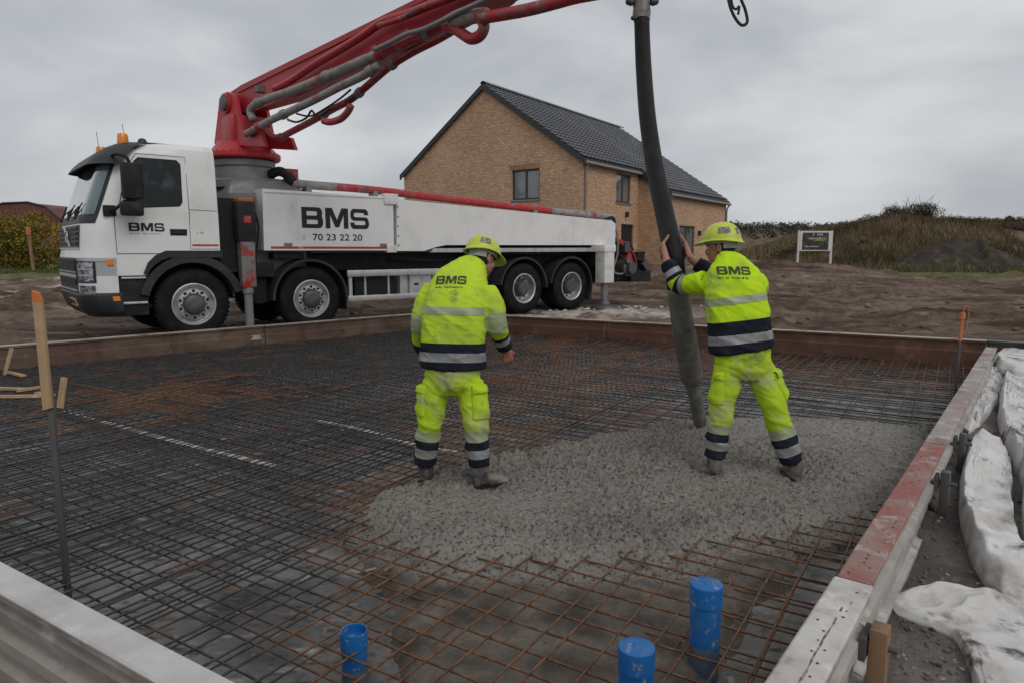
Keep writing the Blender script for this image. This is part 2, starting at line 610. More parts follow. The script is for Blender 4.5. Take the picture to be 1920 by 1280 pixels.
# packed flatter where the truck stands
tr = np.exp(-(poly_dist(X, Y, [(-6.2, 9.9), (3.2, 17.9), (1.4, 19.9), (-7.9, 12.0)]).clip(0, None) / 1.2) ** 2)
Z = Z * (1 - 0.8 * tr) - 0.02 * tr
# beside the formwork the ground is at its top on the far sides, low and wet on the right and near side
lowside = sstep(-0.4, 0.6, (X - rt0.x) * dir_right.y * -1 + (Y - rt0.y) * dir_right.x) 
edge_n = np.exp(-np.clip(pd, 0, None) / 0.7)
Z = Z * (1 - 0.7 * edge_n) + 0.7 * edge_n * (-0.03)
lowmask = lowside * (1 - sstep(8.6, 10.5, Y)) * np.exp(-np.clip(pd - 3, 0, None) / 4)
Z = Z * (1 - lowmask) + lowmask * (-0.27 + 0.10 * fbm(X * 1.5, Y * 1.5, 44, 5, .6))
frontm = (1 - sstep(3.2, 4.4, Y)) * (1 - lowside) * sstep(-0.2, 0.2, pd)
Z = Z * (1 - frontm) + frontm * (-0.33 + 0.08 * fbm(X * 2, Y * 2, 45, 4))
Z = np.where(pd < 0.02, -0.45, Z)
nx, ny = X.shape
verts = np.stack([X, Y, Z], -1).reshape(-1, 3)
ii = np.arange((nx - 1) * (ny - 1))
q0 = (ii // (ny - 1)) * ny + ii % (ny - 1)
faces = np.stack([q0, q0 + ny, q0 + ny + 1, q0 + 1], -1)
def np_mesh(name, verts, faces, smooth=True):
    me = bpy.data.meshes.new(name)
    nvf = faces.shape[1]
    me.vertices.add(len(verts))
    me.vertices.foreach_set('co', np.ascontiguousarray(verts, dtype=np.float32).ravel())
    me.loops.add(faces.size)
    me.loops.foreach_set('vertex_index', faces.astype(np.int32).ravel())
    me.polygons.add(len(faces))
    me.polygons.foreach_set('loop_start', np.arange(0, faces.size, nvf, dtype=np.int32))
    me.polygons.foreach_set('loop_total', np.full(len(faces), nvf, dtype=np.int32))
    me.update(calc_edges=True)
    me.validate()
    if smooth:
        me.shade_smooth()
    return me
gm = np_mesh('ground', verts, faces)
def float_attr(me, name, arr):
    a = me.attributes.new(name, 'FLOAT', 'POINT')
    a.data.foreach_set('value', np.ascontiguousarray(arr, dtype=np.float32).ravel())
nlow = fbm(X * .25, Y * .25, 61, 4)
grass = sstep(0.0, .25, sstep(36, 44, Y + 6 * nlow) - 0.12 + 0 * X)
grass = np.maximum(grass, sstep(30, 36, Y + 5 * nlow) * (1 - sstep(-14, -9, X)))
grass = np.maximum(grass, 0.75 * sstep(30, 33, Y) * (1 - sstep(36, 40, Y)) * sstep(.05, .2, nlow + .1) * sstep(12, 16, X))
dry = sstep(15, 22, X - .1 * (Y - 50)) * sstep(44, 50, Y)
wet = np.maximum(lowmask, frontm)
pale = sstep(-.02, .22, fbm(X * .30, Y * .9, 71, 5)) * (1 - sstep(-11, -6.5, X)) * (1 - sstep(30, 38, Y)) * sstep(13, 19, Y) * .75
pale = np.maximum(pale, np.exp(-(((X - 1.7) / 2.3) ** 2 + ((Y - 15.0) / 1.5) ** 2)) * 1.3 * sstep(-.14, .02, fbm(X * 1.7, Y * 3.0, 72, 4) + .05))
float_attr(gm, 'grass', grass); float_attr(gm, 'dry', dry); float_attr(gm, 'wet', wet); float_attr(gm, 'pale', pale)

def ground_mat():
    m = bpy.data.materials.new('mud_and_grass')
    m.use_nodes = True
    t = m.node_tree
    b = t.nodes['Principled BSDF']
    g = t.nodes.new('ShaderNodeNewGeometry')
    def nz(scale, st=(1, 1, 1), det=6, r=.65):
        q = t.nodes.new('ShaderNodeMapping'); q.inputs['Scale'].default_value = st
        t.links.new(g.outputs['Position'], q.inputs['Vector'])
        z = t.nodes.new('ShaderNodeTexNoise'); z.inputs['Scale'].default_value = scale; z.inputs['Detail'].default_value = det; z.inputs['Roughness'].default_value = r
        t.links.new(q.outputs['Vector'], z.inputs['Vector'])
        return z.outputs['Fac']
    def mr(s, a, c, lo=0, hi=1):
        x = t.nodes.new('ShaderNodeMapRange'); x.inputs[1].default_value = a; x.inputs[2].default_value = c; x.inputs[3].default_value = lo; x.inputs[4].default_value = hi
        t.links.new(s, x.inputs[0]); return x.outputs[0]
    def mix(f, a, c):
        x = t.nodes.new('ShaderNodeMix'); x.data_type = 'RGBA'
        t.links.new(f, x.inputs['Factor'])
        for s, v in ((6, a), (7, c)):
            if isinstance(v, tuple): x.inputs[s].default_value = (*v, 1)
            else: t.links.new(v, x.inputs[s])
        return x.outputs[2]
    def at(n):
        a = t.nodes.new('ShaderNodeAttribute'); a.attribute_name = n; return a.outputs['Fac']
    def mul(a, c):
        x = t.nodes.new('ShaderNodeMath'); x.operation = 'MULTIPLY'; t.links.new(a, x.inputs[0])
        if isinstance(c, float): x.inputs[1].default_value = c
        else: t.links.new(c, x.inputs[1])
        return x.outputs[0]
    streak = nz(1.1, (.22, 1.5, 1), 8, .7)
    fine = nz(7.0, (.7, 1.3, 1))
    mud = mix(mr(streak, .40, .60), (0.062, 0.041, 0.029), (0.19, 0.142, 0.110))
    mud = mix(mr(fine, .46, .74, 0, .85), mud, (0.045, 0.03, 0.023))
    mud = mix(mr(nz(2.2, (.5, 1.2, 1)), .58, .72, 0, .7), mud, (0.31, 0.25, 0.205))
    mud = mix(at('pale'), mud, mix(mr(fine, .38, .62), (0.22, 0.18, 0.155), (0.60, 0.55, 0.49)))
    gr = mix(mr(nz(1.6), .35, .65), (0.055, 0.075, 0.022), (0.14, 0.13, 0.045))
    gr = mix(mr(nz(.5), .5, .72), gr, (0.19, 0.14, 0.075))
    dr = mix(mr(nz(.55), .38, .62), (0.055, 0.042, 0.026), (0.20, 0.145, 0.095))
    c = mix(mul(at('grass'), mr(nz(1.1), .28, .5)), mud, gr)
    c = mix(at('dry'), c, dr)
    wetc = mix(mr(nz(2.0), .38, .62), (0.045, 0.038, 0.034), (0.17, 0.16, 0.15))
    c = mix(at('wet'), c, wetc)
    t.links.new(c, b.inputs['Base Color'])
    sp_ = mr(at('wet'), 0, 1, .12, .5)
    t.links.new(sp_, b.inputs['Specular IOR Level'])
    rr = mr(at('wet'), 0, 1, .85, .26)
    rn = t.nodes.new('ShaderNodeMath'); rn.operation = 'ADD'; t.links.new(rr, rn.inputs[0]); t.links.new(mr(nz(1.3, (.4, 1.3, 1)), .4, .65, -.15, .15), rn.inputs[1])
    t.links.new(rn.outputs[0], b.inputs['Roughness'])
    bp = t.nodes.new('ShaderNodeBump'); bp.inputs['Strength'].default_value = .9; bp.inputs['Distance'].default_value = .06
    t.links.new(nz(5.5, (.8, 1.2, 1), 8, .7), bp.inputs['Height'])
    t.links.new(bp.outputs[0], b.inputs['Normal'])
    return m
ground = link_mesh('ground', gm, ground_mat())
tag(ground, 'churned brown mud of the building plot running out to rough grass', kind='structure')
def gz(x, y):
    i = min(max(np.searchsorted(gx, x) - 1, 0), len(gx) - 2)
    j = min(max(np.searchsorted(gy, y) - 1, 0), len(gy) - 2)
    a, b = (x - gx[i]) / (gx[i + 1] - gx[i]), (y - gy[j]) / (gy[j + 1] - gy[j])
    return float(Z[i, j] * (1 - a) * (1 - b) + Z[i + 1, j] * a * (1 - b) + Z[i, j + 1] * (1 - a) * b + Z[i + 1, j + 1] * a * b)

# dark wet membrane under the bars
def pit_sheet(name, step, zf):
    xs = np.arange(min(p[0] for p in PIT2), max(p[0] for p in PIT2), step)
    ys = np.arange(min(p[1] for p in PIT2), max(p[1] for p in PIT2), step)
    A, B = np.meshgrid(xs, ys, indexing='ij')
    d = poly_dist(A, B, PIT2)
    C = zf(A, B)
    ok = d < 0.03
    n1, n2 = A.shape
    idx = np.arange((n1 - 1) * (n2 - 1))
    q = (idx // (n2 - 1)) * n2 + idx % (n2 - 1)
    F = np.stack([q, q + n2, q + n2 + 1, q + 1], -1)
    okv = ok.ravel()
    F = F[okv[F].all(1)]
    used = np.unique(F)
    re = -np.ones(n1 * n2, int)
    re[used] = np.arange(len(used))
    V = np.stack([A, B, C], -1).reshape(-1, 3)[used]
    return np_mesh(name, V, re[F])
M_membrane = mat('wet_membrane', (0.095, 0.093, 0.092), 0.26, layers=[((0.22, 0.215, 0.21), 1.0, 0.42, 0.66, (1, 1, 1), 9.0), ((0.022, 0.021, 0.021), 2.6, 0.5, 0.75, (1, 1, 1), 8.0), ((0.14, 0.09, 0.06), 4.5, 0.55, 0.72, (1, 1, 1), 9.0), ((0.34, 0.33, 0.32), 8.0, 0.57, 0.72, (.5, 1.4, 1), 9.0), ((0.03, 0.028, 0.027), 14.0, 0.54, 0.66, (.6, 1.3, 1), 6.0)],  # the paler grey layers paint wet glints into the colour
                 bump=[(3.0, 0.4, 0.04), (22.0, 0.3, 0.010)], coords='World', rough_var=0.16)
me = pit_sheet('slab_base', 0.06, lambda A, B: Z_BASE - 0.02 + 0.05 * fbm(A * 2.2, B * 2.2, 80, 4) + 0.02 * fbm(A * 9, B * 9, 81, 3))
tag(link_mesh('slab_base', me, M_membrane), 'dark wet membrane with puddles under the reinforcing bars', kind='structure')

# ------------------------------------------------------------------ fresh concrete
out_px = [(652, 978), (672, 945), (705, 915), (760, 893), (830, 872), (900, 853), (960, 846), (1010, 833), (1100, 815), (1200, 799), (1300, 784), (1400, 778), (1500, 779), (1600, 785), (1690, 793), (1780, 803),
          (1740, 880), (1690, 935), (1650, 965), (1590, 972), (1520, 985), (1470, 1003), (1400, 1000), (1345, 1008), (1290, 1040), (1240, 1046), (1180, 1040), (1110, 1052), (1050, 1062), (990, 1050), (910, 1046), (850, 1043), (790, 1035), (735, 1018), (690, 1000)]
heap = [at_z(x, y, -0.125) for x, y in out_px]
heap2 = [(p.x, p.y) for p in heap]
apron = [at_z(x, y, -0.21) for x, y in [(640, 985), (600, 1000), (640, 1060), (690, 1130), (640, 1210), (700, 1300), (900, 1420), (1250, 1420), (1400, 1300), (1440, 1180), (1520, 1120), (1560, 1050), (1650, 1000), (1690, 940), (1300, 900), (800, 950)]]
apron2 = [(p.x, p.y) for p in apron]
CS = 0.0112
xs = np.arange(-2.3, 5.3, CS)
ys = np.arange(1.6, 7.0, CS)
A, B = np.meshgrid(xs, ys, indexing='ij')
dh = poly_dist(A, B, heap2) - 0.05 + 0.10 * fbm(A * 3.2, B * 3.2, 90, 4)
da = poly_dist(A, B, apron2) + 0.25 * fbm(A * 1.6, B * 1.6, 91, 4)
rise = sstep(0.0, 1.0, (-dh) / 0.26)
body = 0.02 * sstep(0, 0.9, -dh) + 0.016 * fbm(A * 1.2, B * 1.2, 92, 3) + 0.02 * np.exp(-((A - 1.75) ** 2 + (B - 5.5) ** 2) / .5)
lump = 0.045 * fbm(A * 3.5, B * 3.5, 93, 4, .6) + 0.135 * (np.abs(fbm(A * 13, B * 13, 94, 4, .75)) - .08) + 0.066 * (np.abs(fbm(A * 25 + 3, B * 25, 98, 2, .8)) - .1)
sm = sstep(.02, .16, fbm(A * .7 + 4, B * .7, 120, 3))
sm = np.maximum(sm, 1.3 * np.exp(-((A + .15) / .7) ** 2 - ((B - 4.0) / .35) ** 2)).clip(0, 1.2)
lump = lump * (1 - .65 * sm) + .03 * fbm(A * 2.2, B * 2.2, 130, 3)
Zc = -0.245 + 0.140 * np.sqrt(rise) + (body + lump * 1.25) * rise
apr = sstep(0.03, 0.30, -da)
Zap = -0.335 + 0.120 * apr + 0.040 * fbm(A * 3.2, B * 3.2, 96, 4, .6) + 0.030 * np.abs(fbm(A * 17, B * 17, 97, 3, .7))
Zc = np.where(dh < 0, np.maximum(Zc, Zap), Zap)
for fx, fy in ((1.343, 4.56), (1.931, 4.48), (-.586, 4.46), (-.193, 4.35), (-.1, 4.35)):      # feet press the surface down a little
    Zc -= 0.045 * np.exp(-((A - fx) ** 2 + (B - fy) ** 2) / .02) * rise
dp = poly_dist(A, B, PIT2)
keep = (dp < 0.02) & ((da < 0.05) | (dh < 0.05))
n1, n2 = A.shape
idx = np.arange((n1 - 1) * (n2 - 1))
q = (idx // (n2 - 1)) * n2 + idx % (n2 - 1)
F = np.stack([q, q + n2, q + n2 + 1, q + 1], -1)
F = F[keep.ravel()[F].all(1)]
used = np.unique(F)
re_ = -np.ones(n1 * n2, int); re_[used] = np.arange(len(used))
Vc = np.stack([A, B, Zc], -1).reshape(-1, 3)[used]
cm = np_mesh('fresh_concrete', Vc, re_[F])
float_attr(cm, 'slurry', sstep(-.02, .10, dh).ravel()[used])
M_conc = mat('fresh_concrete', (0.225, 0.203, 0.178), 0.46, layers=[((0.165, 0.146, 0.126), 1.5, 0.45, 0.7), ((0.28, 0.26, 0.235), 30.0, 0.5, 0.7), ((0.045, 0.038, 0.032), 48.0, 0.52, 0.63)],  # last, darkest layer puts the shade of small pits into the colour
             bump=[(55.0, 1.0, 0.014), (130.0, 0.6, 0.006)], coords='World', rough_var=0.12)
t_ = M_conc.node_tree
b_ = t_.nodes['Principled BSDF']
src_ = b_.inputs['Base Color'].links[0].from_socket
av = t_.nodes.new('ShaderNodeAttribute'); av.attribute_name = 'slurry'
nz2 = t_.nodes.new('ShaderNodeTexNoise'); nz2.inputs['Scale'].default_value = 5.0; nz2.inputs['Detail'].default_value = 6.0
gg = t_.nodes.new('ShaderNodeNewGeometry'); t_.links.new(gg.outputs['Position'], nz2.inputs['Vector'])
rr2 = t_.nodes.new('ShaderNodeValToRGB')
rr2.color_ramp.elements[0].position = .36; rr2.color_ramp.elements[0].color = (0.055, 0.045, 0.036, 1)
rr2.color_ramp.elements[1].position = .68; rr2.color_ramp.elements[1].color = (0.185, 0.158, 0.130, 1)
t_.links.new(nz2.outputs['Fac'], rr2.inputs['Fac'])
mm2 = t_.nodes.new('ShaderNodeMix'); mm2.data_type = 'RGBA'
t_.links.new(av.outputs['Fac'], mm2.inputs['Factor']); t_.links.new(src_, mm2.inputs[6]); t_.links.new(rr2.outputs[0], mm2.inputs[7])
t_.links.new(mm2.outputs[2], b_.inputs['Base Color'])
tag(link_mesh('fresh_concrete', cm, M_conc), 'freshly poured lumpy grey concrete spreading over the bars', kind='stuff')
def conc_z(x, y):
    i = int(np.clip((x - xs[0]) / CS, 0, len(xs) - 1)); j = int(np.clip((y - ys[0]) / CS, 0, len(ys) - 1))
    return float(Zc[i, j])

# ------------------------------------------------------------------ reinforcing bars, two mats
def bar_mat():
    m = bpy.data.materials.new('rebar_rust')
    m.use_nodes = True
    t = m.node_tree
    b = t.nodes['Principled BSDF']
    g = t.nodes.new('ShaderNodeNewGeometry')
    def nz(s, d=4):
        z = t.nodes.new('ShaderNodeTexNoise'); z.inputs['Scale'].default_value = s; z.inputs['Detail'].default_value = d
        t.links.new(g.outputs['Position'], z.inputs['Vector']); return z.outputs['Fac']
    def mr(s, a, c, lo=0, hi=1):
        x = t.nodes.new('ShaderNodeMapRange'); x.inputs[1].default_value = a; x.inputs[2].default_value = c; x.inputs[3].default_value = lo; x.inputs[4].default_value = hi
        t.links.new(s, x.inputs[0]); return x.outputs[0]
    def mix(f, a, c):
        x = t.nodes.new('ShaderNodeMix'); x.data_type = 'RGBA'; t.links.new(f, x.inputs['Factor'])
        for s, v in ((6, a), (7, c)):
            if isinstance(v, tuple): x.inputs[s].default_value = (*v, 1)
            else: t.links.new(v, x.inputs[s])
        return x.outputs[2]
    at = t.nodes.new('ShaderNodeAttribute'); at.attribute_name = 'rust'
    ad = t.nodes.new('ShaderNodeMath'); ad.operation = 'ADD'
    t.links.new(at.outputs['Fac'], ad.inputs[0]); t.links.new(mr(nz(2.6), .3, .7, -.42, .42), ad.inputs[1])
    base = mix(mr(nz(14), .4, .65), (0.026, 0.025, 0.026), (0.062, 0.058, 0.056))
    rust = mix(mr(nz(24), .38, .65), (0.090, 0.042, 0.023), (0.205, 0.095, 0.042))
    c = mix(mr(ad.outputs[0], .30, .62), base, rust)
    t.links.new(c, b.inputs['Base Color'])
    b.inputs['Metallic'].default_value = .25
    b.inputs['Roughness'].default_value = .58
    bp = t.nodes.new('ShaderNodeBump'); bp.inputs['Strength'].default_value = .6; bp.inputs['Distance'].default_value = .004
    t.links.new(nz(120, 2), bp.inputs['Height']); t.links.new(bp.outputs[0], b.inputs['Normal'])
    return m
M_bar = bar_mat()
def rust_at(x, y):
    """how rusty the steel of that part of the mat is"""
    r = 0.12
    r = max(r, 0.95 * float(sstep(-1.3, -0.3, np.float64(x + 0.12 * (y - 2)))) * float(1 - sstep(4.6, 5.6, np.float64(y))))
    r = max(r, 0.80 * math.exp(-(((x + 3.6) / 1.1) ** 2 + ((y - 7.3) / .8) ** 2)))
    r = max(r, 0.48 * float(sstep(-1.6, -.6, np.float64(x))) * float(1 - sstep(1.2, 2.6, np.float64(x))))
    r = max(r, 0.50 * float(sstep(8.4, 9.8, np.float64(y + .45 * x))) * float(sstep(.2, 1.6, np.float64(x))))
    r = max(r, 0.22 * float(1 - sstep(-3.2, -1.6, np.float64(x))))
    return min(r, 1.0)
def clip_line(p, d, poly, inset=0.05):
    """t-range of p + t d inside the convex polygon"""
    lo, hi = -1e9, 1e9
    n = len(poly)
    cx = sum(q[0] for q in poly) / n; cy = sum(q[1] for q in poly) / n
    for i in range(n):
        ax, ay = poly[i]; bx, by = poly[(i + 1) % n]
        nxn, nyn = -(by - ay), bx - ax
        L = math.hypot(nxn, nyn); nxn /= L; nyn /= L
        if (cx - ax) * nxn + (cy - ay) * nyn < 0: nxn, nyn = -nxn, -nyn
        s0 = (p[0] - ax) * nxn + (p[1] - ay) * nyn - inset
        dv = d[0] * nxn + d[1] * nyn
        if abs(dv) < 1e-9:
            if s0 < 0: return None
            continue
        tt = -s0 / dv
        if dv > 0: lo = max(lo, tt)
        else: hi = min(hi, tt)
    return (lo, hi) if hi - lo > 0.25 else None
def bars(parent, ang, spacing, z, r, jit, shift, seed, zj=0.004, dense=None):
    rnd = random.Random(seed)
    a = math.radians(ang)
    d = (math.cos(a), math.sin(a)); nrm = (-d[1], d[0])
    c = (sum(p[0] for p in PIT2) / 4, sum(p[1] for p in PIT2) / 4)
    offs = []
    for k in range(-60, 60):
        offs.append(k * spacing + shift)
        if dense is not None and offs[-1] > (dense.x - c[0]) * nrm[0] + (dense.y - c[1]) * nrm[1]: offs.append(offs[-1] + spacing * .5)
    for off in offs:
        off += rnd.uniform(-jit, jit)
        p = (c[0] + nrm[0] * off, c[1] + nrm[1] * off)
        aj = a + rnd.uniform(-.006, .006)
        dd = (math.cos(aj), math.sin(aj))
        tr_ = clip_line(p, dd, PIT2)
        if not tr_: continue
        t0, t1 = tr_[0] + rnd.uniform(0, .06), tr_[1] - rnd.uniform(0, .06)
        m = max(3, int((t1 - t0) / .32))
        pts = []
        for i in range(m + 1):
            t_ = t0 + (t1 - t0) * i / m
            x, y = p[0] + dd[0] * t_, p[1] + dd[1] * t_
            w_ = 0.012 * (noise.noise(Vector((x * 1.3, y * 1.3, seed))))
            pts.append(Vector((x + nrm[0] * w_, y + nrm[1] * w_, z + zj * noise.noise(Vector((x * .9, y * .9, seed + 3.3))) * 3)))
        b = MB().tube(pts, r, 6)
        o = b.build('bar', M_bar, parent, smooth='all', fix=False)
        rv = np.repeat([rust_at(q.x, q.y) for q in pts], 6)
        float_attr(o.data, 'rust', rv)
mat_top = empty('rebar_mat', (0, 0, 0))
tag(mat_top, 'upper steel reinforcing mesh that the workers pour over, rusty towards the blue pipes', 'rebar mesh')
bars(mat_top, -32, 0.138, Z_BAR, 0.0054, .008, 0.03, 1)
bars(mat_top, 57, 0.136, Z_BAR + 0.012, 0.0054, .006, 0.02, 2, dense=at_z(600, 1050, Z_BAR))
mat_low = empty('rebar_mat', (0, 0, 0))
tag(mat_low, 'lower steel reinforcing mesh lying just above the dark membrane', 'rebar mesh')
bars(mat_low, -32, 0.300, Z_BAR - 0.075, 0.0045, .03, 0.10, 3)
bars(mat_low, 57.3, 0.300, Z_BAR - 0.064, 0.0045, .03, 0.09, 4)

# loose rusty lengths lying on the mat at the back left
rnd = random.Random(5)
for i in range(16):
    c = Vector((rnd.gauss(-3.55, .75), rnd.gauss(7.25, .5), Z_BAR + 0.026 + 0.008 * (i % 4)))
    a = math.radians(rnd.choice((57, 57, -32, 20)) + rnd.gauss(0, 6))
    L = rnd.uniform(.6, 1.5)
    dv = Vector((math.cos(a), math.sin(a), 0))
    o = MB().tube([c - dv * L / 2, c + Vector((0, 0, .01)), c + dv * L / 2], .006, 6).build('loose_bar', M_bar, None, smooth='all', fix=False)
    float_attr(o.data, 'rust', np.full(len(o.data.vertices), 1.0))
    tag(o, 'loose rusty steel bar lying on the mesh in the rusty patch at the back left', 'steel bar', 'loose rusty bars on the mesh')

# scraps lying on the membrane between the bars (stone chips, offcuts)
b = MB()
for i in range(4200):
    u, v = rnd.random(), rnd.random()
    x, y = rnd.uniform(-8, 5), rnd.uniform(1.6, 11)
    if float(poly_dist(np.array([x]), np.array([y]), PIT2)[0]) > -.1: continue
    s = rnd.uniform(.006, .024) * (1 + .06 * y)
    a = rnd.uniform(0, PI)
    ca, sa = math.cos(a) * s, math.sin(a) * s
    z = Z_BASE + 0.018 + rnd.uniform(0, .02)
    k = rnd.uniform(.25, .8)
    b.add([(x - ca + sa * k, y - sa - ca * k, z), (x + ca + sa * k, y + sa - ca * k, z + rnd.uniform(0, .01)), (x + ca - sa * k, y + sa + ca * k, z + rnd.uniform(0, .012)), (x - ca - sa * k, y - sa + ca * k, z)], [(0, 1, 2, 3)])
M_scrap = mat('stone_scraps', (0.10, 0.095, 0.09), .6, layers=[((0.26, 0.24, 0.22), 6, .5, .6), ((0.17, 0.08, 0.04), 7, .54, .60)], coords='World')
tag(b.build('scraps', M_scrap, None, fix=False), 'small stone and plastic scraps scattered on the membrane', kind='stuff')

# ------------------------------------------------------------------ formwork
pit_c = Vector((sum(p[0] for p in PIT2) / 4, sum(p[1] for p in PIT2) / 4, 0))
def extrude_profile(a, b, prof, jitter=0.0, seed=0, n=None):
    """prof: (outward, z) closed outline swept from a to b; outward is away from the pit"""
    a = Vector((a[0], a[1], 0)); b = Vector((b[0], b[1], 0))
    t = (b - a).normalized()
    o = Vector((t.y, -t.x, 0))
    if (a + b - 2 * pit_c).dot(o) < 0: o = -o
    L = (b - a).length
    m = n or max(2, int(L / .35))
    rings = []
    for i in range(m + 1):
        p = a + t * (L * i / m)
        j = jitter * noise.noise(Vector((p.x * .8, p.y * .8, seed)))
        jz = jitter * .6 * noise.noise(Vector((p.x * .6, p.y * .6, seed + 9)))
        rings.append([p + o * (u + j) + Vector((0, 0, z + jz)) for u, z in prof])
    return MB().loft(rings), t, o
C_PROF = [(-.012, .160), (.105, .160), (.105, .128), (.050, .120), (.050, -.32), (-.004, -.32), (-.004, -.20), (-.020, -.19), (-.020, .005), (-.004, .018), (-.004, .030), (.008, .036), (.008, .128), (-.012, .136)]
M_rustbeam = mat('rusty_formwork', (0.105, 0.066, 0.046), 0.6, .15, layers=[((0.16, 0.115, 0.085), 1.2, .45, .7, (1, 1, 3)), ((0.055, 0.03, 0.02), 3.5, .48, .70), ((0.22, 0.19, 0.165), 7.0, .64, .78)], bump=[(12, .3, .01)], coords='World')
M_rustred = mat('red_rust_formwork', (0.115, 0.054, 0.036), 0.6, .15, layers=[((0.06, 0.028, 0.02), 1.4, .45, .7, (1, 1, 3)), ((0.17, 0.10, 0.07), 4, .55, .75)], bump=[(12, .3, .01)], coords='World')
M_blackbeam = mat('black_formwork', (0.03, 0.028, 0.027), 0.6, .1, layers=[((0.08, 0.06, 0.05), 4, .5, .75)], coords='World')
M_topworn = mat('worn_flange', (0.40, 0.35, 0.31), 0.55, .1, layers=[((0.20, 0.12, 0.085), 3.0, .48, .68), ((0.52, 0.5, 0.47), 8, .55, .75)], bump=[(20, .3, .006)], coords='World')

def far_beam(a, b, m, label, mt=None, seed=0, dz=0.0):
    prof = [(u, z + dz) for u, z in C_PROF]
    b_, t, o = extrude_profile(a, b, prof, .008, seed)
    mid = (Vector(a) + Vector(b)) / 2
    root = empty('formwork_beam', (0, 0, 0))
    b_.build('web', m, root)
    f_, _, _ = extrude_profile(a, b, [(-.018, .161 + dz), (.110, .161 + dz), (.110, .172 + dz), (-.018, .172 + dz)], .008, seed)
    f_.build('top_flange', mt or M_topworn, root)
    L = (Vector(b) - Vector(a)).length
    k = .5
    while k < L:
        p = Vector(a) + t * k
        g = MB().box((p.x + o.x * .075, p.y + o.y * .075, -.08 + dz), (.012, .05, .40), Matrix.Rotation(math.atan2(t.y, t.x), 3, 'Z'))
        g.build('stiffener', m, root)
        k += 1.6
    tag(root, label, 'formwork')
    return root
j1 = form_a + dir_left * 3.55
far_beam(left_corner, j1 - dir_left * .008, M_rustbeam, 'rusty steel form beam in front of the truck cab', seed=1)
far_beam(j1 + dir_left * .008, form_k - dir_left * .14, M_rustbeam, 'rusty steel form beam in front of the truck middle axles', seed=2)
dir_back = (form_c - form_k).normalized()
jb = form_k + dir_back * 3.6
far_beam(form_k, jb - dir_back * .006, M_rustred, 'red-brown form beam beside the white outrigger foot', seed=3)
far_beam(jb + dir_back * .006, form_c, M_rustred, 'red-brown form beam below the muddy field on the right', seed=4)
far_beam(form_c + dir_back * .01, form_c + dir_back * 3.2, M_blackbeam, 'black form beam at the far right edge behind the white sheeting', M_darksteel, seed=5)

M_formred = mat('red_painted_form', (0.25, 0.088, 0.072), 0.6, layers=[((0.26, 0.19, 0.165), 4.0, .44, .66, (1, 1, 1), 8.0), ((0.42, 0.38, 0.35), 7.0, .56, .70, (1, 1, 1), 8.0), ((0.10, 0.06, 0.05), 12.0, .64, .74)], bump=[(30, .3, .004)], coords='World')
M_formwhite = mat('cement_white_form', (0.52, 0.50, 0.48), 0.6, layers=[((0.33, 0.29, 0.26), 3.0, .46, .68, (1, 1, 1), 8.0), ((0.17, 0.12, 0.09), 6.0, .58, .72, (1, 1, 1), 8.0), ((0.68, 0.67, 0.65), 9.0, .55, .75)], bump=[(18, .35, .006)], coords='World')
M_formgrey = mat('rust_stained_grey_form', (0.28, 0.24, 0.22), 0.6, layers=[((0.20, 0.10, 0.08), 4.0, .52, .66), ((0.44, 0.42, 0.40), 5.0, .52, .72)], bump=[(18, .35, .006)], coords='World')
M_side = mat('cement_stained_side', (0.40, 0.38, 0.355), 0.6, layers=[((0.20, 0.17, 0.15), 2.5, .45, .7, (1, 1, .6)), ((0.56, 0.55, 0.53), 5.0, .55, .72), ((0.12, 0.075, 0.055), 7.0, .64, .76)], bump=[(18, .4, .008)], coords='World')
R_PROF = [(-.055, .160), (.055, .160), (.055, .120), (.020, .112), (.020, .020), (.048, .010), (.048, -.035), (.020, -.045), (.020, -.185), (.052, -.195), (.052, -.29), (-.055, -.29)]
M_hole = mat('dark_hole', (0.03, 0.022, 0.02), .8)
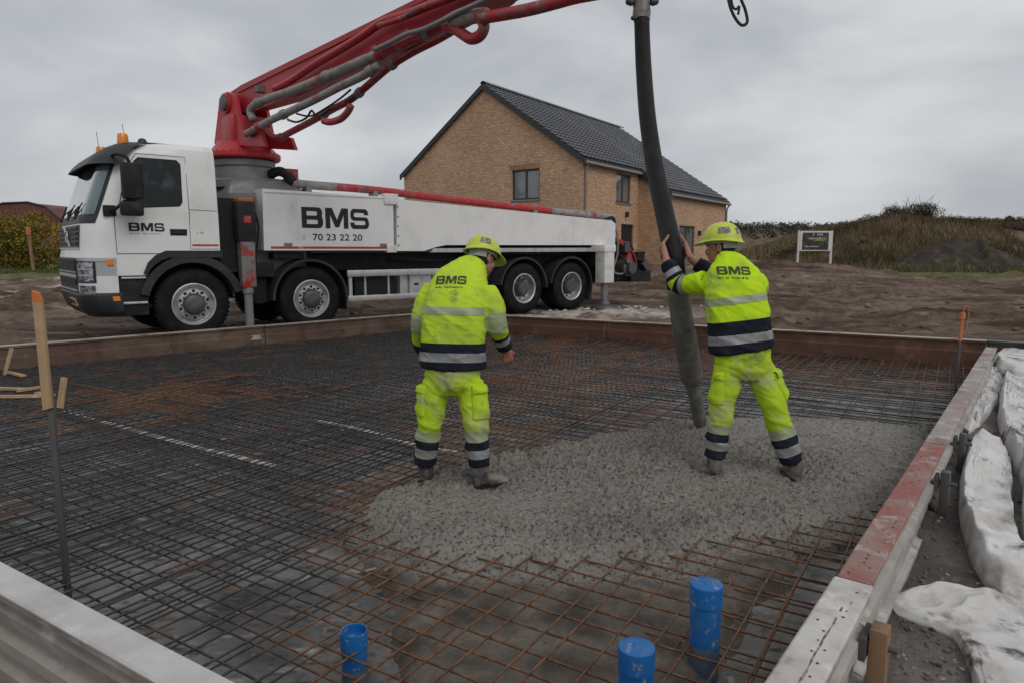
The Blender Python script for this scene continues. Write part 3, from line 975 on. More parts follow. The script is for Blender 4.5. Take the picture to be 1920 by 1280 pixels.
def side_panel(a, b, mtop, label, seed, wd=1.0, dz=0.0, holes=True):
    root = empty('side_formwork', (0, 0, 0))
    b_, t, o = extrude_profile(a, b, [(u * wd, z - .004 + dz) for u, z in R_PROF], .004, seed)
    b_.build('side_rail', M_side, root)
    f_, _, _ = extrude_profile(a, b, [(-.062 * wd, .158 + dz), (.062 * wd, .158 + dz), (.062 * wd, .170 + dz), (.055 * wd, .176 + dz), (-.055 * wd, .176 + dz), (-.062 * wd, .170 + dz)], .004, seed)
    top = f_.build('top_face', mtop, root)
    if holes:
        hb = MB(); rn = random.Random(seed)
        L = (Vector(b) - Vector(a)).length; k = .1
        while k < L - .05:
            p = Vector(a) + t * (k + rn.uniform(-.02, .02)) + o * rn.choice((-.03, .0, .028)) * wd
            r = rn.uniform(.003, .006)
            hb.add([(p.x + r * math.cos(g), p.y + r * math.sin(g), .1785 + dz) for g in [PI * 2 * i / 6 for i in range(6)]], [(0, 1, 2, 3, 4, 5)])
            k += rn.uniform(.035, .07)
        pth = [Vector(a) + t * (L * i / 40) + o * (.012 * wd + .006 * noise.noise(Vector((i * .5, seed, 0)))) for i in range(41)]
        sm_ = MB()
        for i in range(40):
            w_ = .0015 + .005 * max(0, noise.noise(Vector((i * .9, seed * 3, 1))) + .35)
            if w_ < .0018: continue
            p0, p1 = pth[i], pth[i + 1]
            sm_.add([(p0.x - o.x * w_, p0.y - o.y * w_, .1775 + dz), (p1.x - o.x * w_, p1.y - o.y * w_, .1775 + dz), (p1.x + o.x * w_, p1.y + o.y * w_, .1775 + dz), (p0.x + o.x * w_, p0.y + o.y * w_, .1775 + dz)], [(0, 1, 2, 3)])
        if seed == 13:
            sv = sm_.build('rust_streak', mat('rust_stain', (0.11, 0.075, 0.055), .8, layers=[((0.3, 0.27, 0.24), 30, .45, .6)], coords='World'), top, fix=False); sv['kind'] = 'stuff'
        h = hb.build('nail_holes', M_hole, top, fix=False); h['kind'] = 'stuff'
    tag(root, label, 'formwork')
    return root, t, o
jr1 = at_z(1755, 836, Z_FORM)
jr2 = at_z(1588, 1092, Z_FORM)
def on_right(p): return rt0 + dir_right * (p - rt0).dot(dir_right)
jr1, jr2 = on_right(jr1), on_right(jr2)
OUT = .055
sidev = Vector((-dir_right.y, dir_right.x, 0))
if sidev.dot(rt0 - pit_c) < 0: sidev = -sidev
far_r = rt0 - dir_right * .55
gp, tR, oR = side_panel(far_r + sidev * OUT, jr1 - dir_right * .006 + sidev * OUT, M_formgrey, 'rust-stained grey form panel at the far end of the right side', 11)
side_panel(jr1 + dir_right * .006 + sidev * OUT, jr2 - dir_right * .006 + sidev * OUT, M_formred, 'red painted form panel in the middle of the right side', 12)
side_panel(jr2 + dir_right * .006 + sidev * OUT, near_corner + dir_right * .5 + sidev * OUT, M_formwhite, 'cement-white form panel nearest the camera on the right side', 13, 1.12)

M_timber = mat('weathered_timber', (0.25, 0.15, 0.085), .7, layers=[((0.12, 0.07, 0.045), 3, .45, .7, (6, 6, .6)), ((0.38, 0.30, 0.23), 6, .58, .75)], bump=[(8, .4, .006, (5, 5, .5))], coords='World')
def side_post(p, h, wd, m, label, name='formwork_post', lean=0.0, brk=True):
    root = empty(name, (p.x, p.y, 0), math.atan2(tR.y, tR.x))
    oo = Vector((0, 1, 0)) if sidev.dot(Vector((-tR.y, tR.x, 0))) > 0 else Vector((0, -1, 0))
    MB().cbox((-wd / 2, -wd * .35, -.40), (wd / 2, wd * .35, h), .006).build('post', m, root, smooth=True)
    if brk:
        MB().cbox((-wd * .8, -oo.y * .045 - .012, h - .12), (wd * .8, -oo.y * .045 + .012, h - .03), .004).build('clamp_plate', M_darksteel, root)
        MB().tube([(0, -.06, h - .075), (0, .06, h - .075)], .012, 8).build('clamp_bolt', M_darksteel, root)
    tag(root, label, 'post')
side_post(at_z(1622, 1175, .04) + sidev * .05, .06, .085, M_timber, 'brown timber post against the white form panel', 'timber_post')
side_post(jr1 + sidev * .155 + dir_right * .30, .09, .07, M_darksteel, 'dark steel prop where the red and grey form panels meet')
side_post(jr1 + sidev * .155 - dir_right * .75, .10, .06, M_darksteel, 'dark steel prop halfway along the grey form panel')

# front-left beam: pale fluted channel
F_PROF = [(-.05, .160), (.055, .160), (.055, .135), (.034, .125), (.034, .085), (.046, .078), (.046, .040), (.022, .030), (.022, -.02), (.050, -.035), (.050, -.08), (.024, -.09), (.024, -.15), (.052, -.165), (.052, -.26), (.06, -.30), (-.05, -.30)]
nrmF = Vector((-dir_front.y, dir_front.x, 0))
if nrmF.dot(fr0 - pit_c) < 0: nrmF = -nrmF
root = empty('formwork_beam', (0, 0, 0))
fa, fb = left_corner - dir_front * .1 + nrmF * .05, near_corner - dir_front * .10 + nrmF * .05
M_paleform = mat('pale_cement_form', (0.50, 0.49, 0.48), .6, layers=[((0.36, 0.34, 0.325), 2.2, .45, .7), ((0.62, 0.62, 0.62), 5, .55, .75), ((0.20, 0.18, 0.165), 9, .64, .78)], bump=[(25, .3, .004)], coords='World')
M_flute = mat('stained_flutes', (0.30, 0.27, 0.24), .65, layers=[((0.17, 0.145, 0.125), 2.0, .42, .66, (1, 1, 2.5)), ((0.42, 0.40, 0.37), 4, .55, .75)], bump=[(18, .35, .006)], coords='World')
b_, _, _ = extrude_profile(fa, fb, F_PROF, .004, 31)
b_.build('fluted_side', M_flute, root)
b_, _, _ = extrude_profile(fa, fb, [(-.058, .161), (.060, .161), (.062, .170), (.055, .178), (-.052, .178), (-.058, .170)], .004, 31)
b_.build('top_face', M_paleform, root)
tag(root, 'pale fluted form beam across the near left corner of the picture', 'formwork')

# ------------------------------------------------------------------ blue drain pipes
M_blue = mat('blue_plastic', (0.010, 0.115, 0.36), .38, layers=[((0.025, 0.16, 0.42), 5, .5, .75), ((0.10, 0.15, 0.20), 9, .54, .72, (1, 1, 1), 8.0), ((0.30, 0.28, 0.25), 26, .60, .70)], coords='World')
M_bluedirty = mat('dirty_blue_plastic', (0.022, 0.085, 0.20), .5, layers=[((0.16, 0.15, 0.14), 6, .42, .66), ((0.02, 0.10, 0.30), 3, .55, .7)], coords='World')
def blue_pipe(px, py, diam, ztop, cap, label):
    p = at_z(px, py, ztop)
    r = diam / 2
    root = empty('drain_pipe', (p.x, p.y, 0))
    zb = Z_BASE - .12
    c = .085 if cap else .075
    MB().lathe([(r * .93, zb), (r * .93, zb + (ztop - zb) * .5)], (0, 0, 0), (0, 0, 1), 40).build('lower_barrel', M_bluedirty, root, smooth=True)
    MB().lathe([(r * .93, zb + (ztop - zb) * .5), (r * .935, ztop - c)], (0, 0, 0), (0, 0, 1), 40).build('upper_barrel', M_blue, root, smooth=True)
    if cap:
        prof = [(r * .935, ztop - c), (r, ztop - c + .002), (r * 1.005, ztop - c + .012), (r * .985, ztop - c + .02), (r, ztop - .012), (r * .97, ztop - .003), (r * .9, ztop), (r * .2, ztop + .001), (r * .16, ztop + .004), (0.0, ztop + .004)]
        MB().lathe(prof, (0, 0, 0), (0, 0, 1), 40).build('cap', M_blue, root, smooth=True)
    else:
        prof = [(r * .935, ztop - c), (r, ztop - c + .004), (r, ztop - .004), (r * .97, ztop), (r * .90, ztop - .002), (r * .88, ztop - .035), (r * .35, ztop - .036), (r * .30, ztop - .028), (0, ztop - .028)]
        MB().lathe(prof, (0, 0, 0), (0, 0, 1), 40).build('socket', M_blue, root, smooth=True)
    tag(root, label, 'pipe', 'blue drain pipes standing in the slab')
blue_pipe(663, 1180, .107, -.075, False, 'slim open-topped blue pipe standing left of the other two')
blue_pipe(1194, 1210, .128, .07, True, 'capped blue pipe cut by the bottom edge, between the other two')
blue_pipe(1325, 1092, .128, .12, True, 'capped blue pipe standing tall, rightmost and nearest the concrete')

# ------------------------------------------------------------------ stakes, string, timber scraps
M_lath = mat('new_lath', (0.40, 0.27, 0.15), .65, layers=[((0.26, 0.165, 0.09), 2.5, .45, .7, (8, 8, .5)), ((0.56, 0.40, 0.24), 4, .58, .75)], coords='World')
M_orange = mat('orange_marking', (0.55, 0.15, 0.045), .6, layers=[((0.40, 0.2, 0.1), 18, .5, .66)], coords='World')
p = at_z(128, 1117, -.20)
root = empty('setting_out_stake', (p.x, p.y, 0))
MB().cbox((-.014, -.010, -.30), (.014, .010, .80), .004).build('steel_post', M_darksteel, root, smooth=True)
MB().add([(-.020, -.028, .705), (.021, -.028, .715), (.021, -.0105, .715), (-.020, -.0105, .705), (-.020, -.030, 1.19), (.018, -.030, 1.19), (.018, -.012, 1.19), (-.020, -.012, 1.19)],
         [(0, 1, 2, 3), (7, 6, 5, 4), (0, 4, 5, 1), (1, 5, 6, 2), (2, 6, 7, 3), (3, 7, 4, 0)]).build('wooden_lath', M_lath, root)
MB().add([(-.021, -.0305, 1.1902), (.019, -.0305, 1.1902), (.019, -.0115, 1.1902), (-.021, -.0115, 1.1902), (-.019, -.030, 1.240), (.008, -.030, 1.228), (.008, -.012, 1.228), (-.019, -.012, 1.240)],
         [(0, 1, 2, 3), (7, 6, 5, 4), (0, 4, 5, 1), (1, 5, 6, 2), (2, 6, 7, 3), (3, 7, 4, 0)]).build('painted_tip', M_orange, root)
tag(root, 'tall wooden lath on a steel post at the left edge of the mesh', 'stake')
p = at_z(1790, 742, -.20)
root = empty('setting_out_stake', (p.x, p.y, 0))
MB().tube([(0, 0, -.30), (.004, 0, .42)], .016, 8).build('steel_post', M_darksteel, root, smooth=True)
MB().tube([(.004, 0, .42), (.008, 0, .70)], [.018, .017], 8).build('painted_top', M_orange, root, smooth=True)
MB().tube([(.008, 0, .66), (.008, 0, .73)], [.03, .028], 8).build('cap', M_orange, root, smooth=True)
MB().tube(smooth_path([(.01, 0, .72), (.03, .0, .80), (.07, 0, .79), (.085, .01, .70), (.075, .01, .60), (.085, 0, .52)], 4), .006, 6).build('marking_tape', M_orange, root, smooth=True)
tag(root, 'orange-topped steel stake with tape in the far right corner of the mesh', 'stake')

M_strip = mat('pale_seam_strip', (0.50, 0.47, 0.44), .6, layers=[((0.25, 0.22, 0.2), 6, .5, .7)], coords='World')
def seam(pts, label, wd=.06):
    P = [at_z(x, y, Z_BASE + .045) for x, y in pts]
    b = MB()
    path = smooth_path(P, 5)
    for i in range(len(path) - 1):
        b.beam(path[i], path[i + 1] + (path[i + 1] - path[i]) * .04, wd * (1 + .3 * noise.noise(path[i] * 3)), .006)
    tag(b.build('seam_strip', M_strip, None), label, 'strip')
seam([(120, 768), (180, 785), (260, 808), (340, 830), (420, 850), (512, 872)], 'pale seam strip under the bars running from the lath stake')
seam([(592, 786), (660, 800), (740, 822), (800, 838), (858, 845)], 'pale seam strip under the bars behind the bent worker')
rnd = random.Random(9)
def scrap(px, py, L, ang, wd, label, up=0.0, z=-.118):
    c = at_z(px, py, z)
    a = math.radians(ang)
    d = Vector((math.cos(a) * math.cos(up), math.sin(a) * math.cos(up), math.sin(up)))
    b = MB()
    b.beam(c - d * L / 2 * (0 if up else 1), c + d * L / (1 if up else 2), wd, .022)
    n_ = len(b.v)
    for k in range(n_): b.v[k] += Vector((rnd.uniform(-.006, .006), rnd.uniform(-.006, .006), rnd.uniform(-.003, .003)))
    tag(b.build('timber_offcut', M_lath, None), label, 'timber', 'timber offcuts at the left edge')
scrap(30, 742, .62, 4, .06, 'longest pale timber offcut lying flat at the left edge of the mesh')
scrap(22, 728, .45, -8, .05, 'short pale offcut lying behind the longest one at the left edge')
scrap(28, 700, .50, -35, .06, 'splintered offcut lying towards the back at the left edge')
scrap(62, 727, .34, 60, .05, 'stubby offcut beside the lath stake, pointing away')
scrap(84, 738, .30, -25, .05, 'small offcut just left of the lath stake')
scrap(8, 702, .34, 60, .06, 'offcut standing on end against the form beam at the left edge', up=1.25)
scrap(113, 764, .30, 70, .07, 'wedge of timber standing just right of the lath stake', up=1.35)

# grit and mud crumbs on the wet strip beside the formwork
rnd = random.Random(41)
b = MB()
for i in range(2600):
    q = at_z(rnd.uniform(1600, 1960), rnd.uniform(690, 1290), -.27)
    if float(poly_dist(np.array([q.x]), np.array([q.y]), PIT2)[0]) < .14: continue
    r = .003 + .016 * rnd.random() ** 5
    z0 = gz(q.x, q.y)
    b.lathe([(0, z0 - .004), (r, z0), (r * rnd.uniform(.5, .85), z0 + r * rnd.uniform(.3, .8)), (0, z0 + r * .8)], (q.x, q.y, 0), (0, 0, 1), 5)
tag(b.build('grit', mat('wet_grit', (0.10, 0.088, 0.078), .5, layers=[((0.27, 0.25, 0.23), 9, .5, .62), ((0.04, 0.033, 0.028), 14, .5, .6)], coords='World'), None, fix=False), 'grit and mud crumbs on the wet strip beside the right formwork', kind='stuff')

# ------------------------------------------------------------------ white sheeting on the right
M_fleece = mat('white_fleece', (0.62, 0.615, 0.61), .8, layers=[((0.47, 0.45, 0.43), 1.8, .45, .7), ((0.27, 0.235, 0.205), 2.6, .52, .68, (1, 1, 1), 9.0), ((0.085, 0.07, 0.06), 3.4, .59, .67, (1, 1, 1), 9.0)], bump=[(9, .5, .02), (60, .25, .003)], coords='World')
def sheet(px, z0, hgt, fold, seed, label, mtr=None, crease=1.0, mid=None):
    P = [at_z(x, y, z0) for x, y in px]
    P = (P + [P[0]])
    P = [P[i].lerp(P[i + 1], k / 8) for i in range(len(P) - 1) for k in range(8)]
    for _ in range(2): P = [(P[i - 1] + P[i] * 2 + P[(i + 1) % len(P)]) / 4 for i in range(len(P))]
    P = [p + Vector((noise.noise(p * 7 + Vector((seed, 0, 0))), noise.noise(p * 7 + Vector((0, seed, 3))), 0)) * .008 for p in P]
    c = at_z(mid[0], mid[1], z0) if mid else sum(P, Vector()) / len(P)
    n = len(P)
    NR = 64
    vs, fs = [], []
    for r in range(NR + 1):
        k = (r / NR) ** .8
        for i in range(n):
            q = c + (P[i] - c) * k
            e = 1 - k
            w1 = noise.fractal(Vector((q.x * 2.2, q.y * 2.2, seed)), 1, 2, 5)
            wx, wy = noise.noise(Vector((q.x * 2, q.y * 2, seed + 20))) * .35, noise.noise(Vector((q.x * 2, q.y * 2, seed + 30))) * .35
            cr = sum((1 - abs(noise.noise(Vector(((q.x + wx) * s_, (q.y + wy) * s_ * .45, seed + s_)))) * 2.6) * g_ for s_, g_ in ((5, .5), (9, .3), (17, .2)))
            rg = 1 - abs(noise.noise(Vector((q.x * 3.6 * crease + q.y * 1.2, q.y * 1.7, seed + 5)))) * 2.2
            rg2 = 1 - abs(noise.noise(Vector((q.x * 7, q.y * 7 + q.x * 2, seed + 8)))) * 2
            pf = min(1, e * 6.5)
            pf = math.sin(pf * PI / 2)
            h = .006 + hgt * pf * (0.75 + .35 * w1) + fold * (max(rg, 0) ** 3 * .5 + max(rg2, 0) ** 3 * .2 + (1.1 if hgt < .06 else .35) * max(cr, 0) ** 2) * min(1, e * 6 + .25) + .01 * w1
            vs.append(Vector((q.x, q.y, (gz(q.x, q.y) if z0 < -.2 else z0) + (.008 if hgt < .06 else .02) + h)))
    # hem: rolled edge down to the ground
    for i in range(n):
        q = P[i] + (c - P[i]).normalized() * .012
        vs.append(Vector((q.x, q.y, (gz(q.x, q.y) if z0 < -.2 else z0) - .03)))
    for r in range(NR + 1):
        for i in range(n):
            i2 = (i + 1) % n
            if r == 0:
                continue
            fs.append(((r - 1) * n + i, (r - 1) * n + i2, r * n + i2, r * n + i))
    for i in range(n):
        i2 = (i + 1) % n
        fs.append((NR * n + i, NR * n + i2, (NR + 1) * n + i2, (NR + 1) * n + i))
    me = bpy.data.meshes.new('fleece_sheet')
    me.from_pydata([tuple(v) for v in vs], [], fs)
    bm = bmesh.new(); bm.from_mesh(me)
    bmesh.ops.remove_doubles(bm, verts=bm.verts[:], dist=.0004)
    bmesh.ops.recalc_face_normals(bm, faces=bm.faces[:])
    bm.to_mesh(me); bm.free()
    me.shade_smooth()
    o = link_mesh('fleece_sheet', me, mtr or M_fleece)
    tag(o, label, 'sheeting')
sheet([(1838, 832), (1872, 838), (1892, 868), (1900, 920), (1893, 985), (1908, 1050), (1935, 1085), (1925, 1112), (1880, 1116), (1842, 1088), (1812, 1040), (1795, 985), (1797, 925), (1812, 868)], -.25, .16, .035, 3.1, 'rounded bundle of muddy white fleece beside the red form panel')
sheet([(1890, 690), (1925, 680), (2020, 690), (2060, 900), (2000, 1080), (1945, 1060), (1915, 990), (1918, 915), (1895, 860), (1868, 812), (1872, 760), (1880, 720)], -.25, .19, .05, 7.7, 'largest heap of white fleece along the right edge of the picture')
sheet([(1664, 1148), (1676, 1130), (1710, 1118), (1780, 1108), (1860, 1114), (1940, 1100), (2060, 1150), (2100, 1300), (2080, 1480), (1900, 1480), (1846, 1330), (1795, 1202), (1730, 1178), (1680, 1164)], -.25, .035, .03, 12.3, 'white fleece sheet lying flat in the bottom right corner', crease=.6, mid=(1815, 1165))
sheet([(1862, 672), (1890, 664), (1960, 664), (2020, 690), (1960, 704), (1905, 700), (1868, 694)], -.05, .10, .03, 15.0, 'pale grey fleece end tucked behind the far right form corner')
sheet([(1822, 770), (1850, 722), (1875, 708), (1884, 730), (1868, 772), (1840, 812), (1815, 835), (1800, 826)], -.25, .05, .05, 18.0, 'thin grey-white strip of fleece close to the grey form panel')

# ------------------------------------------------------------------ brick house
def brick_mat():
    m = bpy.data.materials.new('brickwork')
    m.use_nodes = True
    t = m.node_tree
    b = t.nodes['Principled BSDF']
    uv = t.nodes.new('ShaderNodeUVMap')
    br = t.nodes.new('ShaderNodeTexBrick')
    br.inputs['Scale'].default_value = 1.0
    br.inputs['Brick Width'].default_value = .235
    br.inputs['Row Height'].default_value = .092
    br.inputs['Mortar Size'].default_value = .011
    br.inputs['Mortar Smooth'].default_value = .3
    br.inputs['Color1'].default_value = (0.59, 0.375, 0.228, 1)
    br.inputs['Color2'].default_value = (0.46, 0.27, 0.158, 1)
    br.inputs['Mortar'].default_value = (0.34, 0.235, 0.165, 1)
    t.links.new(uv.outputs[0], br.inputs['Vector'])
    z = t.nodes.new('ShaderNodeTexNoise'); z.inputs['Scale'].default_value = .55; z.inputs['Detail'].default_value = 6
    t.links.new(uv.outputs[0], z.inputs['Vector'])
    r = t.nodes.new('ShaderNodeMapRange'); r.inputs[1].default_value = .35; r.inputs[2].default_value = .65; r.inputs[3].default_value = .90; r.inputs[4].default_value = 1.10
    t.links.new(z.outputs['Fac'], r.inputs[0])
    mq = t.nodes.new('ShaderNodeVectorMath'); mq.operation = 'SCALE'
    t.links.new(br.outputs['Color'], mq.inputs[0]); t.links.new(r.outputs[0], mq.inputs['Scale'])
    z2 = t.nodes.new('ShaderNodeTexNoise'); z2.inputs['Scale'].default_value = 5.0; z2.inputs['Detail'].default_value = 2
    mp2 = t.nodes.new('ShaderNodeMapping'); mp2.inputs['Scale'].default_value = (1, 2.4, 1)
    t.links.new(uv.outputs[0], mp2.inputs[0]); t.links.new(mp2.outputs[0], z2.inputs['Vector'])
    r2 = t.nodes.new('ShaderNodeMapRange'); r2.inputs[1].default_value = .52; r2.inputs[2].default_value = .68; r2.inputs[4].default_value = .55
    t.links.new(z2.outputs['Fac'], r2.inputs[0])
    mm = t.nodes.new('ShaderNodeMix'); mm.data_type = 'RGBA'
    t.links.new(r2.outputs[0], mm.inputs['Factor']); t.links.new(mq.outputs[0], mm.inputs[6]); mm.inputs[7].default_value = (0.72, 0.53, 0.37, 1)
    t.links.new(mm.outputs[2], b.inputs['Base Color'])
    b.inputs['Roughness'].default_value = .85
    bp = t.nodes.new('ShaderNodeBump'); bp.inputs['Strength'].default_value = .8; bp.inputs['Distance'].default_value = .02; bp.invert = True
    t.links.new(br.outputs['Fac'], bp.inputs['Height']); t.links.new(bp.outputs[0], b.inputs['Normal'])
    return m
M_brick = brick_mat()
M_tile = mat('slate_grey_tile', (0.072, 0.074, 0.084), .45, layers=[((0.115, 0.118, 0.13), 1.2, .45, .7)], rough_var=.1)
M_frame = mat('anthracite_frame', (0.035, 0.038, 0.043), .45)
M_pane = mat('window_pane', (0.16, 0.18, 0.19), .05, layers=[((0.05, 0.055, 0.06), .7, .5, .6)], spec=.9, coat=1.0)
M_zinc = mat('zinc_pipe', (0.26, 0.25, 0.245), .5, .4)
M_fascia = mat('dark_fascia', (0.03, 0.032, 0.036), .5)
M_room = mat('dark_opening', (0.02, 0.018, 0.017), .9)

HC = Vector((2.81, 27.8, 0))                 # near right corner of the gable
HU = Vector((.792, -.610, 0))                # along the gable, left to right
HV = Vector((.570, .8216, 0))                # along the house, away
HW, HL = 10.16, 13.5
ZE, ZR, ZG = 4.94, 8.34, 0.45
HO = HC - HU * HW                            # far left corner of the gable
house = empty('brick_house', (HO.x, HO.y, 0))
def hp(u, v, z): return HU * u + HV * v + Vector((0, 0, z))        # house-local
SL = (ZR - ZE) / (HW / 2)
XW, XT = 1.48, 5.3                            # the lower part of the house pushes out by XW from XT on
ZX = ZE - SL * XW
def wall(name, plane, outline, holes, parent, uvo=(0, 0)):
    """flat wall with real openings; plane(a, z, depth) -> point; outline and holes in (a, z)"""
    cu = bpy.data.curves.new('w', 'CURVE'); cu.dimensions = '2D'; cu.fill_mode = 'BOTH'
    for pts in [outline] + holes:
        s = cu.splines.new('POLY'); s.points.add(len(pts) - 1)
        for p_, q_ in zip(s.points, pts): p_.co = (q_[0], q_[1], 0, 1)
        s.use_cyclic_u = True
    o = bpy.data.objects.new('w', cu); col.objects.link(o)
    bpy.context.view_layer.update()
    me0 = bpy.data.meshes.new_from_object(o.evaluated_get(bpy.context.evaluated_depsgraph_get()))
    bpy.data.objects.remove(o)
    vs = [(v.co.x, v.co.y) for v in me0.vertices]
    fs = [tuple(p_.vertices) for p_ in me0.polygons]
    V = [plane(a, z, 0) for a, z in vs]; UV = [(a, z) for a, z in vs]
    F = list(fs)
    for pts in holes:                                         # reveals
        for i in range(len(pts)):
            a0, a1 = pts[i], pts[(i + 1) % len(pts)]
            k = len(V)
            V += [plane(a0[0], a0[1], 0), plane(a1[0], a1[1], 0), plane(a1[0], a1[1], .14), plane(a0[0], a0[1], .14)]
            if abs(a0[0] - a1[0]) < 1e-6: UV += [(a0[0], a0[1]), (a0[0], a1[1]), (a0[0] + .14, a1[1]), (a0[0] + .14, a0[1])]
            else: UV += [(a0[0], a0[1]), (a1[0], a0[1]), (a1[0], a0[1] + .14), (a0[0], a0[1] + .14)]
            F.append((k, k + 1, k + 2, k + 3))
    me = bpy.data.meshes.new(name); me.from_pydata([tuple(p_) for p_ in V], [], F)
    ul = me.uv_layers.new(name='UVMap')
    for p_ in me.polygons:
        for li in p_.loop_indices: ul.data[li].uv = UV[me.loops[li].vertex_index]
    bpy.data.meshes.remove(me0)
    return link_mesh(name, me, M_brick, parent)
def rect(a0, a1, z0, z1): return [(a0, z0), (a1, z0), (a1, z1), (a0, z1)]
def h_on(x, y, o, d):
    """photo pixel -> (distance along the wall, height) on the wall through o with direction d"""
    r = view_ray(x, y)
    det = r.x * (-d.y) + d.x * r.y
    k = (o.x * (-d.y) + d.x * o.y) / det
    return (EYE + r * k - o).dot(d), EYE.z + r.z * k
def hole_px(x0, y0, x1, y1, o, d):
    a0, z1 = h_on(x0, y0, o, d); a1, _ = h_on(x1, y0, o, d)
    _, z0 = h_on((x0 + x1) / 2, y1, o, d); _, z1 = h_on((x0 + x1) / 2, y0, o, d)
    return a0, a1, z0, z1
def window(plane, r, parent, mull=(.5,), transom=None, sill=True, fm=None, open_=False):
    a0, a1, z0, z1 = r
    fm = fm or M_frame
    fr = MB(); fw = .075
    def bar(x0, x1, y0, y1, d0=.075, d1=.125): fr.prism([(x0, y0), (x1, y0), (x1, y1), (x0, y1)], plane, d0, d1)
    bar(a0 + .003, a0 + fw, z0 + .003, z1 - .003); bar(a1 - fw, a1 - .003, z0 + .003, z1 - .003)
    bar(a0 + fw, a1 - fw, z0 + .003, z0 + fw); bar(a0 + fw, a1 - fw, z1 - fw, z1 - .003)
    for k in mull:
        c = a0 + (a1 - a0) * k; bar(c - fw * .7, c + fw * .7, z0 + fw, z1 - fw, .072, .122)
    o = fr.build('window', fm, parent)
    xs_ = [a0 + fw] + [a0 + (a1 - a0) * k for k in mull] + [a1 - fw]
    for i in range(len(xs_) - 1):
        l = xs_[i] + (0 if i == 0 else fw * .7); rr = xs_[i + 1] - (0 if i == len(xs_) - 2 else fw * .7)
        MB().prism(rect(l + .002, rr - .002, z0 + fw + .002, z1 - fw - .002), plane, .095, .105).build('pane', M_room if open_ else M_pane, o)
    if sill:
        MB().prism(rect(a0 - .06, a1 + .06, z0 - .06, z0 - .002), plane, -.05, .10).build('sill', M_zinc, o)
gable_plane = lambda a, z, d: hp(a, d, z)
side_o = HC.copy()
side_plane = lambda a, z, d: hp(HW - d, a, z)
ext_o = HC + HV * XT + HU * XW
ext_plane = lambda a, z, d: hp(HW + XW - d, XT + a, z)
cheek_o = HC + HV * XT
cheek_plane = lambda a, z, d: hp(HW + a, XT + d, z)
g_o = HO.copy()
wg = hole_px(960, 318, 1012, 375, g_o, HU)
low = [hole_px(1165, 421, 1188, 500, side_o, HV)]
ws = hole_px(1156, 327, 1183, 381, side_o, HV)
d1 = hole_px(1274, 424, 1303, 478, ext_o, HV)
d2 = hole_px(1326, 428, 1348, 478, ext_o, HV)
low[0] = (low[0][0], low[0][1], ZG + .05, low[0][3])
d1 = (d1[0], d1[1], ZG + .1, d1[3])
d2 = (d2[0], d2[1], ZG + .9, d2[3])
wall('wall', gable_plane, [(0, ZG - .9), (HW, ZG - .9), (HW, ZE), (HW / 2, ZR), (0, ZE)], [rect(*wg)], house)
wall('wall', side_plane, [(.001, ZG - .9), (XT, ZG - .9), (XT, ZE - .02), (.001, ZE - .02)], [rect(*ws), rect(*low[0])], house)
wall('wall', cheek_plane, [(0, ZG - .9), (XW, ZG - .9), (XW, ZX - .02), (0, ZE - .02)], [], house)
wall('wall', ext_plane, [(0, ZG - .9), (HL - XT, ZG - .9), (HL - XT, ZX - .02), (0, ZX - .02)], [rect(*d1), rect(*d2)], house)
wall('wall', lambda a, z, d: hp(a, HL - d, z), [(HW + XW, ZG - .9), (0, ZG - .9), (0, ZE), (HW / 2, ZR), (HW + XW, ZX)], [], house)
wall('wall', lambda a, z, d: hp(d, a, z), [(HL, ZG - .9), (0, ZG - .9), (0, ZE), (HL, ZE)], [], house)
window(gable_plane, wg, house)
window(side_plane, ws, house, mull=(.52,))
window(side_plane, low[0], house, mull=(), sill=False, open_=True)
window(ext_plane, d1, house, mull=(.52,), sill=False)
window(ext_plane, d2, house, mull=())
# soldier course over the gable window
sb = MB()
k = wg[0] - .1
while k < wg[1] + .05:
    sb.prism(rect(k, k + .058, wg[3] + .004, wg[3] + .225), gable_plane, -.004, .02); k += .07
s_ = sb.build('soldier_course', mat('soldier_brick', (0.36, 0.215, 0.115), .85, layers=[((0.25, 0.135, 0.07), 6, .45, .6)]), house)
# dark inside behind openings
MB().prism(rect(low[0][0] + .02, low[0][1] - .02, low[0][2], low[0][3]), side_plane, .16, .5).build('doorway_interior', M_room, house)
# roof body and tiles
roof_poly = [(-.12, ZE - SL * .12 + .04), (HW / 2, ZR + .04), (HW + .16, ZE - SL * .16 + .04), (HW + .16, ZE - SL * .16 + .14), (HW / 2, ZR + .15), (-.12, ZE - SL * .12 + .14)]
b = MB().prism(roof_poly, lambda u, z, d: hp(u, d, z), -.10, HL + .10)
b.prism([(HW + .1605, ZE - SL * .1605 + .04), (HW + XW + .16, ZX - SL * .16 + .04), (HW + XW + .16, ZX - SL * .16 + .14), (HW + .1605, ZE - SL * .1605 + .14)], lambda u, z, d: hp(u, d, z), XT - .1, HL + .10)
roof = b.build('roof', M_fascia, house)
TW, TL = .32, .345
th = math.atan(SL)
def tile_mesh():
    b = MB()
    n = 6
    prof = [(0, .0), (.16, .028), (.34, .040), (.52, .028), (.68, .004), (.86, -.004), (1.02, .006)]
    vs = []
    for e, (dn, lift) in enumerate(((0, .0), (TL + .03, .050))):
        for x_, h in prof: vs.append((x_ * TW, dn, h + lift))
    for x_, h in prof: vs.append((x_ * TW, TL + .03, h - .004))
    m = len(prof)
    fs = [(i, i + 1, m + i + 1, m + i) for i in range(m - 1)] + [(m + i, m + i + 1, 2 * m + i + 1, 2 * m + i) for i in range(m - 1)]
    return vs, fs
tv, tf = tile_mesh()
tm = bpy.data.meshes.new('tile'); tm.from_pydata(tv, [], tf); tm.shade_smooth(); tm.set_sharp_from_angle(angle=math.radians(40)); tm.materials.append(M_tile)
